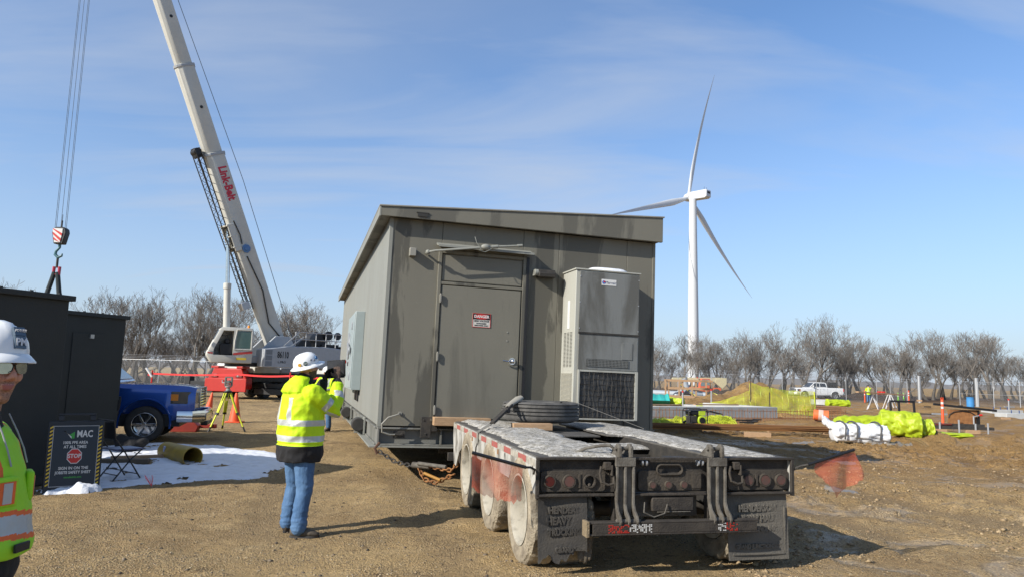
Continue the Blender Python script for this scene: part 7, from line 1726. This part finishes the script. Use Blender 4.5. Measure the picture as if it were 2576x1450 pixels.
# ---------------- trees ----------------
bark = mat('bark', (.075, .065, .055), .95, c2=(.15, .135, .115), sc=2); twig = mat('twigs', (.15, .135, .12), .95, c2=(.26, .235, .205), sc=.7); twig2 = mat('twigs_blurred', (.21, .185, .16), .95, c2=(.28, .26, .23), sc=.7)
def tree_proto(seed, H, spread=.55, levels=6, multi=1):
    rg = random.Random(seed); TR, CR = MB(), MB()
    def grow(p, d, L, r, lv):
        b = TR if lv == 0 else CR; n_ = 4 if lv < 2 else 3; pts = [p]; rs = [r]; q = p.copy(); dd = d.copy()
        for k in range(n_):
            dd = (dd + Vector((rg.gauss(0, .09 + .02 * min(lv, 4)), rg.gauss(0, .09 + .02 * min(lv, 4)), rg.gauss(.10, .06)))).normalized(); q = q + dd * (L / n_); pts.append(q.copy()); rs.append(max(r * (1 - .5 * (k + 1) / n_), .006))
            if (lv or k) and lv < levels and k < n_ - 1 and rg.random() < (.35 if lv == 0 else .42):
                a = rg.uniform(.5, 1.0); ax_ = dd.orthogonal().normalized(); ax_.rotate(Matrix.Rotation(rg.uniform(0, 6.28), 3, dd)); e = (dd * math.cos(a) + ax_ * math.sin(a)).normalized(); e.z += .35
                grow(q, e.normalized(), L * rg.uniform(.45, .7), rs[-1] * .5, lv + 1)
        b.tube(pts, rs, 6 if lv == 0 else 4 if lv < 3 else 3, cap=False)
        if lv < levels:
            for k in range(rg.choice((2, 3, 3)) if lv < 4 else 2):
                a = rg.uniform(.25, spread + .25); ax_ = dd.orthogonal().normalized(); ax_.rotate(Matrix.Rotation(rg.uniform(0, 6.28), 3, dd)); e = (dd * math.cos(a) + ax_ * math.sin(a)); e.z += .28
                grow(q, e.normalized(), L * rg.uniform(.62, .85), rs[-1] * .80, lv + 1)
    for m_ in range(multi):
        grow(Vector((m_ * .5, 0, -.1)), Vector((rg.uniform(-.2, .2) + .25 * (m_ - (multi - 1) / 2), rg.uniform(-.2, .2), 1)).normalized(), H * rg.uniform(.14, .21), H * .017, 0)
    zm = max(v.co.z for v in CR.bm.verts); k = H / zm
    for b in (TR, CR):
        for v in b.bm.verts: v.co *= k
    return TR, CR
protos = []
for i in range(8):
    TR, CR = tree_proto(40 + i * 3, 10, .42 + .1 * (i % 3), 6, 1 + (i % 3 == 1) + (i % 4 == 3))
    t = thing('bare_tree', '', 'tree', (0, 0, 0)); TR.build('trunk', bark, t, smooth=False); CR.build('crown', twig, t, smooth=False); protos.append(t); print('tree', i, sum(len(o.data.polygons) for o in bpy.data.objects if o.parent == t))
rg = random.Random(11); used = set(); tn = 0
words = ['forked', 'leaning', 'broad', 'narrow', 'twisted', 'dense', 'open', 'ragged']
def place_tree(px_, top, D, label, grp, sc_w=1.0, base=0):
    global tn
    q = at(px_, 960, D); hor = 944 + .028 * (px_ - 1287); h = 1.68 + (hor - top) * D / 1800
    i = tn % 8; tn += 1; src = protos[i]; s = h / 10
    if i in used: o = copy_thing(src, (q.x, q.y, base), rg.uniform(0, 6.28), label, (s * sc_w, s * sc_w, s))
    else: used.add(i); o = src; o.location = (q.x, q.y, base); o.rotation_euler.z = rg.uniform(0, 6.28); o.scale = (s * sc_w, s * sc_w, s); o['label'] = label
    o['group'] = grp; return o
# right-hand shelter belt; every tree is found by what stands before it or by its place in the row
R1 = [(1632, 845, 100), (1668, 842, 104), (1712, 835, 98), (1764, 848, 108), (1800, 838, 101), (1842, 842, 99), (1885, 828, 103), (1925, 822, 97), (1962, 806, 100), (2003, 786, 96), (2048, 802, 101), (2086, 832, 104), (2122, 845, 98), (2160, 838, 106), (2205, 842, 100), (2250, 838, 97), (2290, 828, 99), (2330, 830, 95), (2372, 826, 100), (2412, 824, 97), (2452, 824, 102), (2492, 834, 96), (2530, 850, 101), (2566, 872, 98)]
marks = ['first on the left beside the building', 'second from the building', 'just left of the turbine tower', 'just right of the turbine tower', 'above the cream telehandler boom', 'third right of the turbine tower', 'above the dirt heap', 'left of the tallest tree', 'touching the tallest tree on its left', 'tallest tree of the row', 'touching the tallest tree on its right', 'above the white pickup', 'right above the white pickup tail', 'behind the plank and sawhorses', 'behind the distant worker', 'behind the gate panel', 'left of the thick gate post', 'above the dark soil bank', 'above the tall orange delineator', 'left of the blue barrel', 'above the blue barrel', 'behind the right fence', 'second last on the right', 'last small tree at the right edge']
for (x, top, D), mk in zip(R1, marks): place_tree(x, top, D, 'bare %s tree, %s' % (words[tn % 8], mk), 'bare trees in the shelter belt on the right', 1.25)
for k in range(28):
    x = 1615 + k * 35 + rg.uniform(-10, 10); place_tree(x, rg.uniform(862, 895), rg.uniform(112, 128), 'low bare tree in the back row of the shelter belt', 'low bare trees at the back of the right-hand belt', 1.6)
L1 = [(5, 700, 64), (60, 740, 66), (262, 722, 62), (318, 708, 60), (372, 722, 64), (425, 765, 62), (470, 735, 66), (512, 716, 60), (556, 770, 64), (606, 748, 62), (660, 752, 66), (712, 745, 60), (762, 745, 63), (790, 775, 70)]
mk2 = ['far left, peeping over the near dark box', 'second from the left, behind the dark box', 'right above the step between the dark boxes', 'tallest, above the farther dark box', 'beside the tallest one, above the blue pickup', 'low, above the left fence', 'left of the lift cylinder', 'with a round crown left of the lift cylinder', 'directly behind the lift cylinder', 'behind the crane cab', 'behind the boom foot', 'right of the boom', 'above the crane winches', 'last on the right before the building']
for (x, top, D), mk in zip(L1, mk2): place_tree(x, top, D, 'bare %s tree, %s' % (words[tn % 8], mk), 'bare trees behind the crane', 1.3)
for k in range(16):
    x = 190 + k * 37 + rg.uniform(-10, 10); place_tree(x, rg.uniform(800, 845), rg.uniform(72, 82), 'low scrubby bare tree in the thicket behind the left fence', 'scrubby trees behind the left fence', 1.9)
for k, (x, y0, y1) in enumerate(((355, 63, 72),)): pass
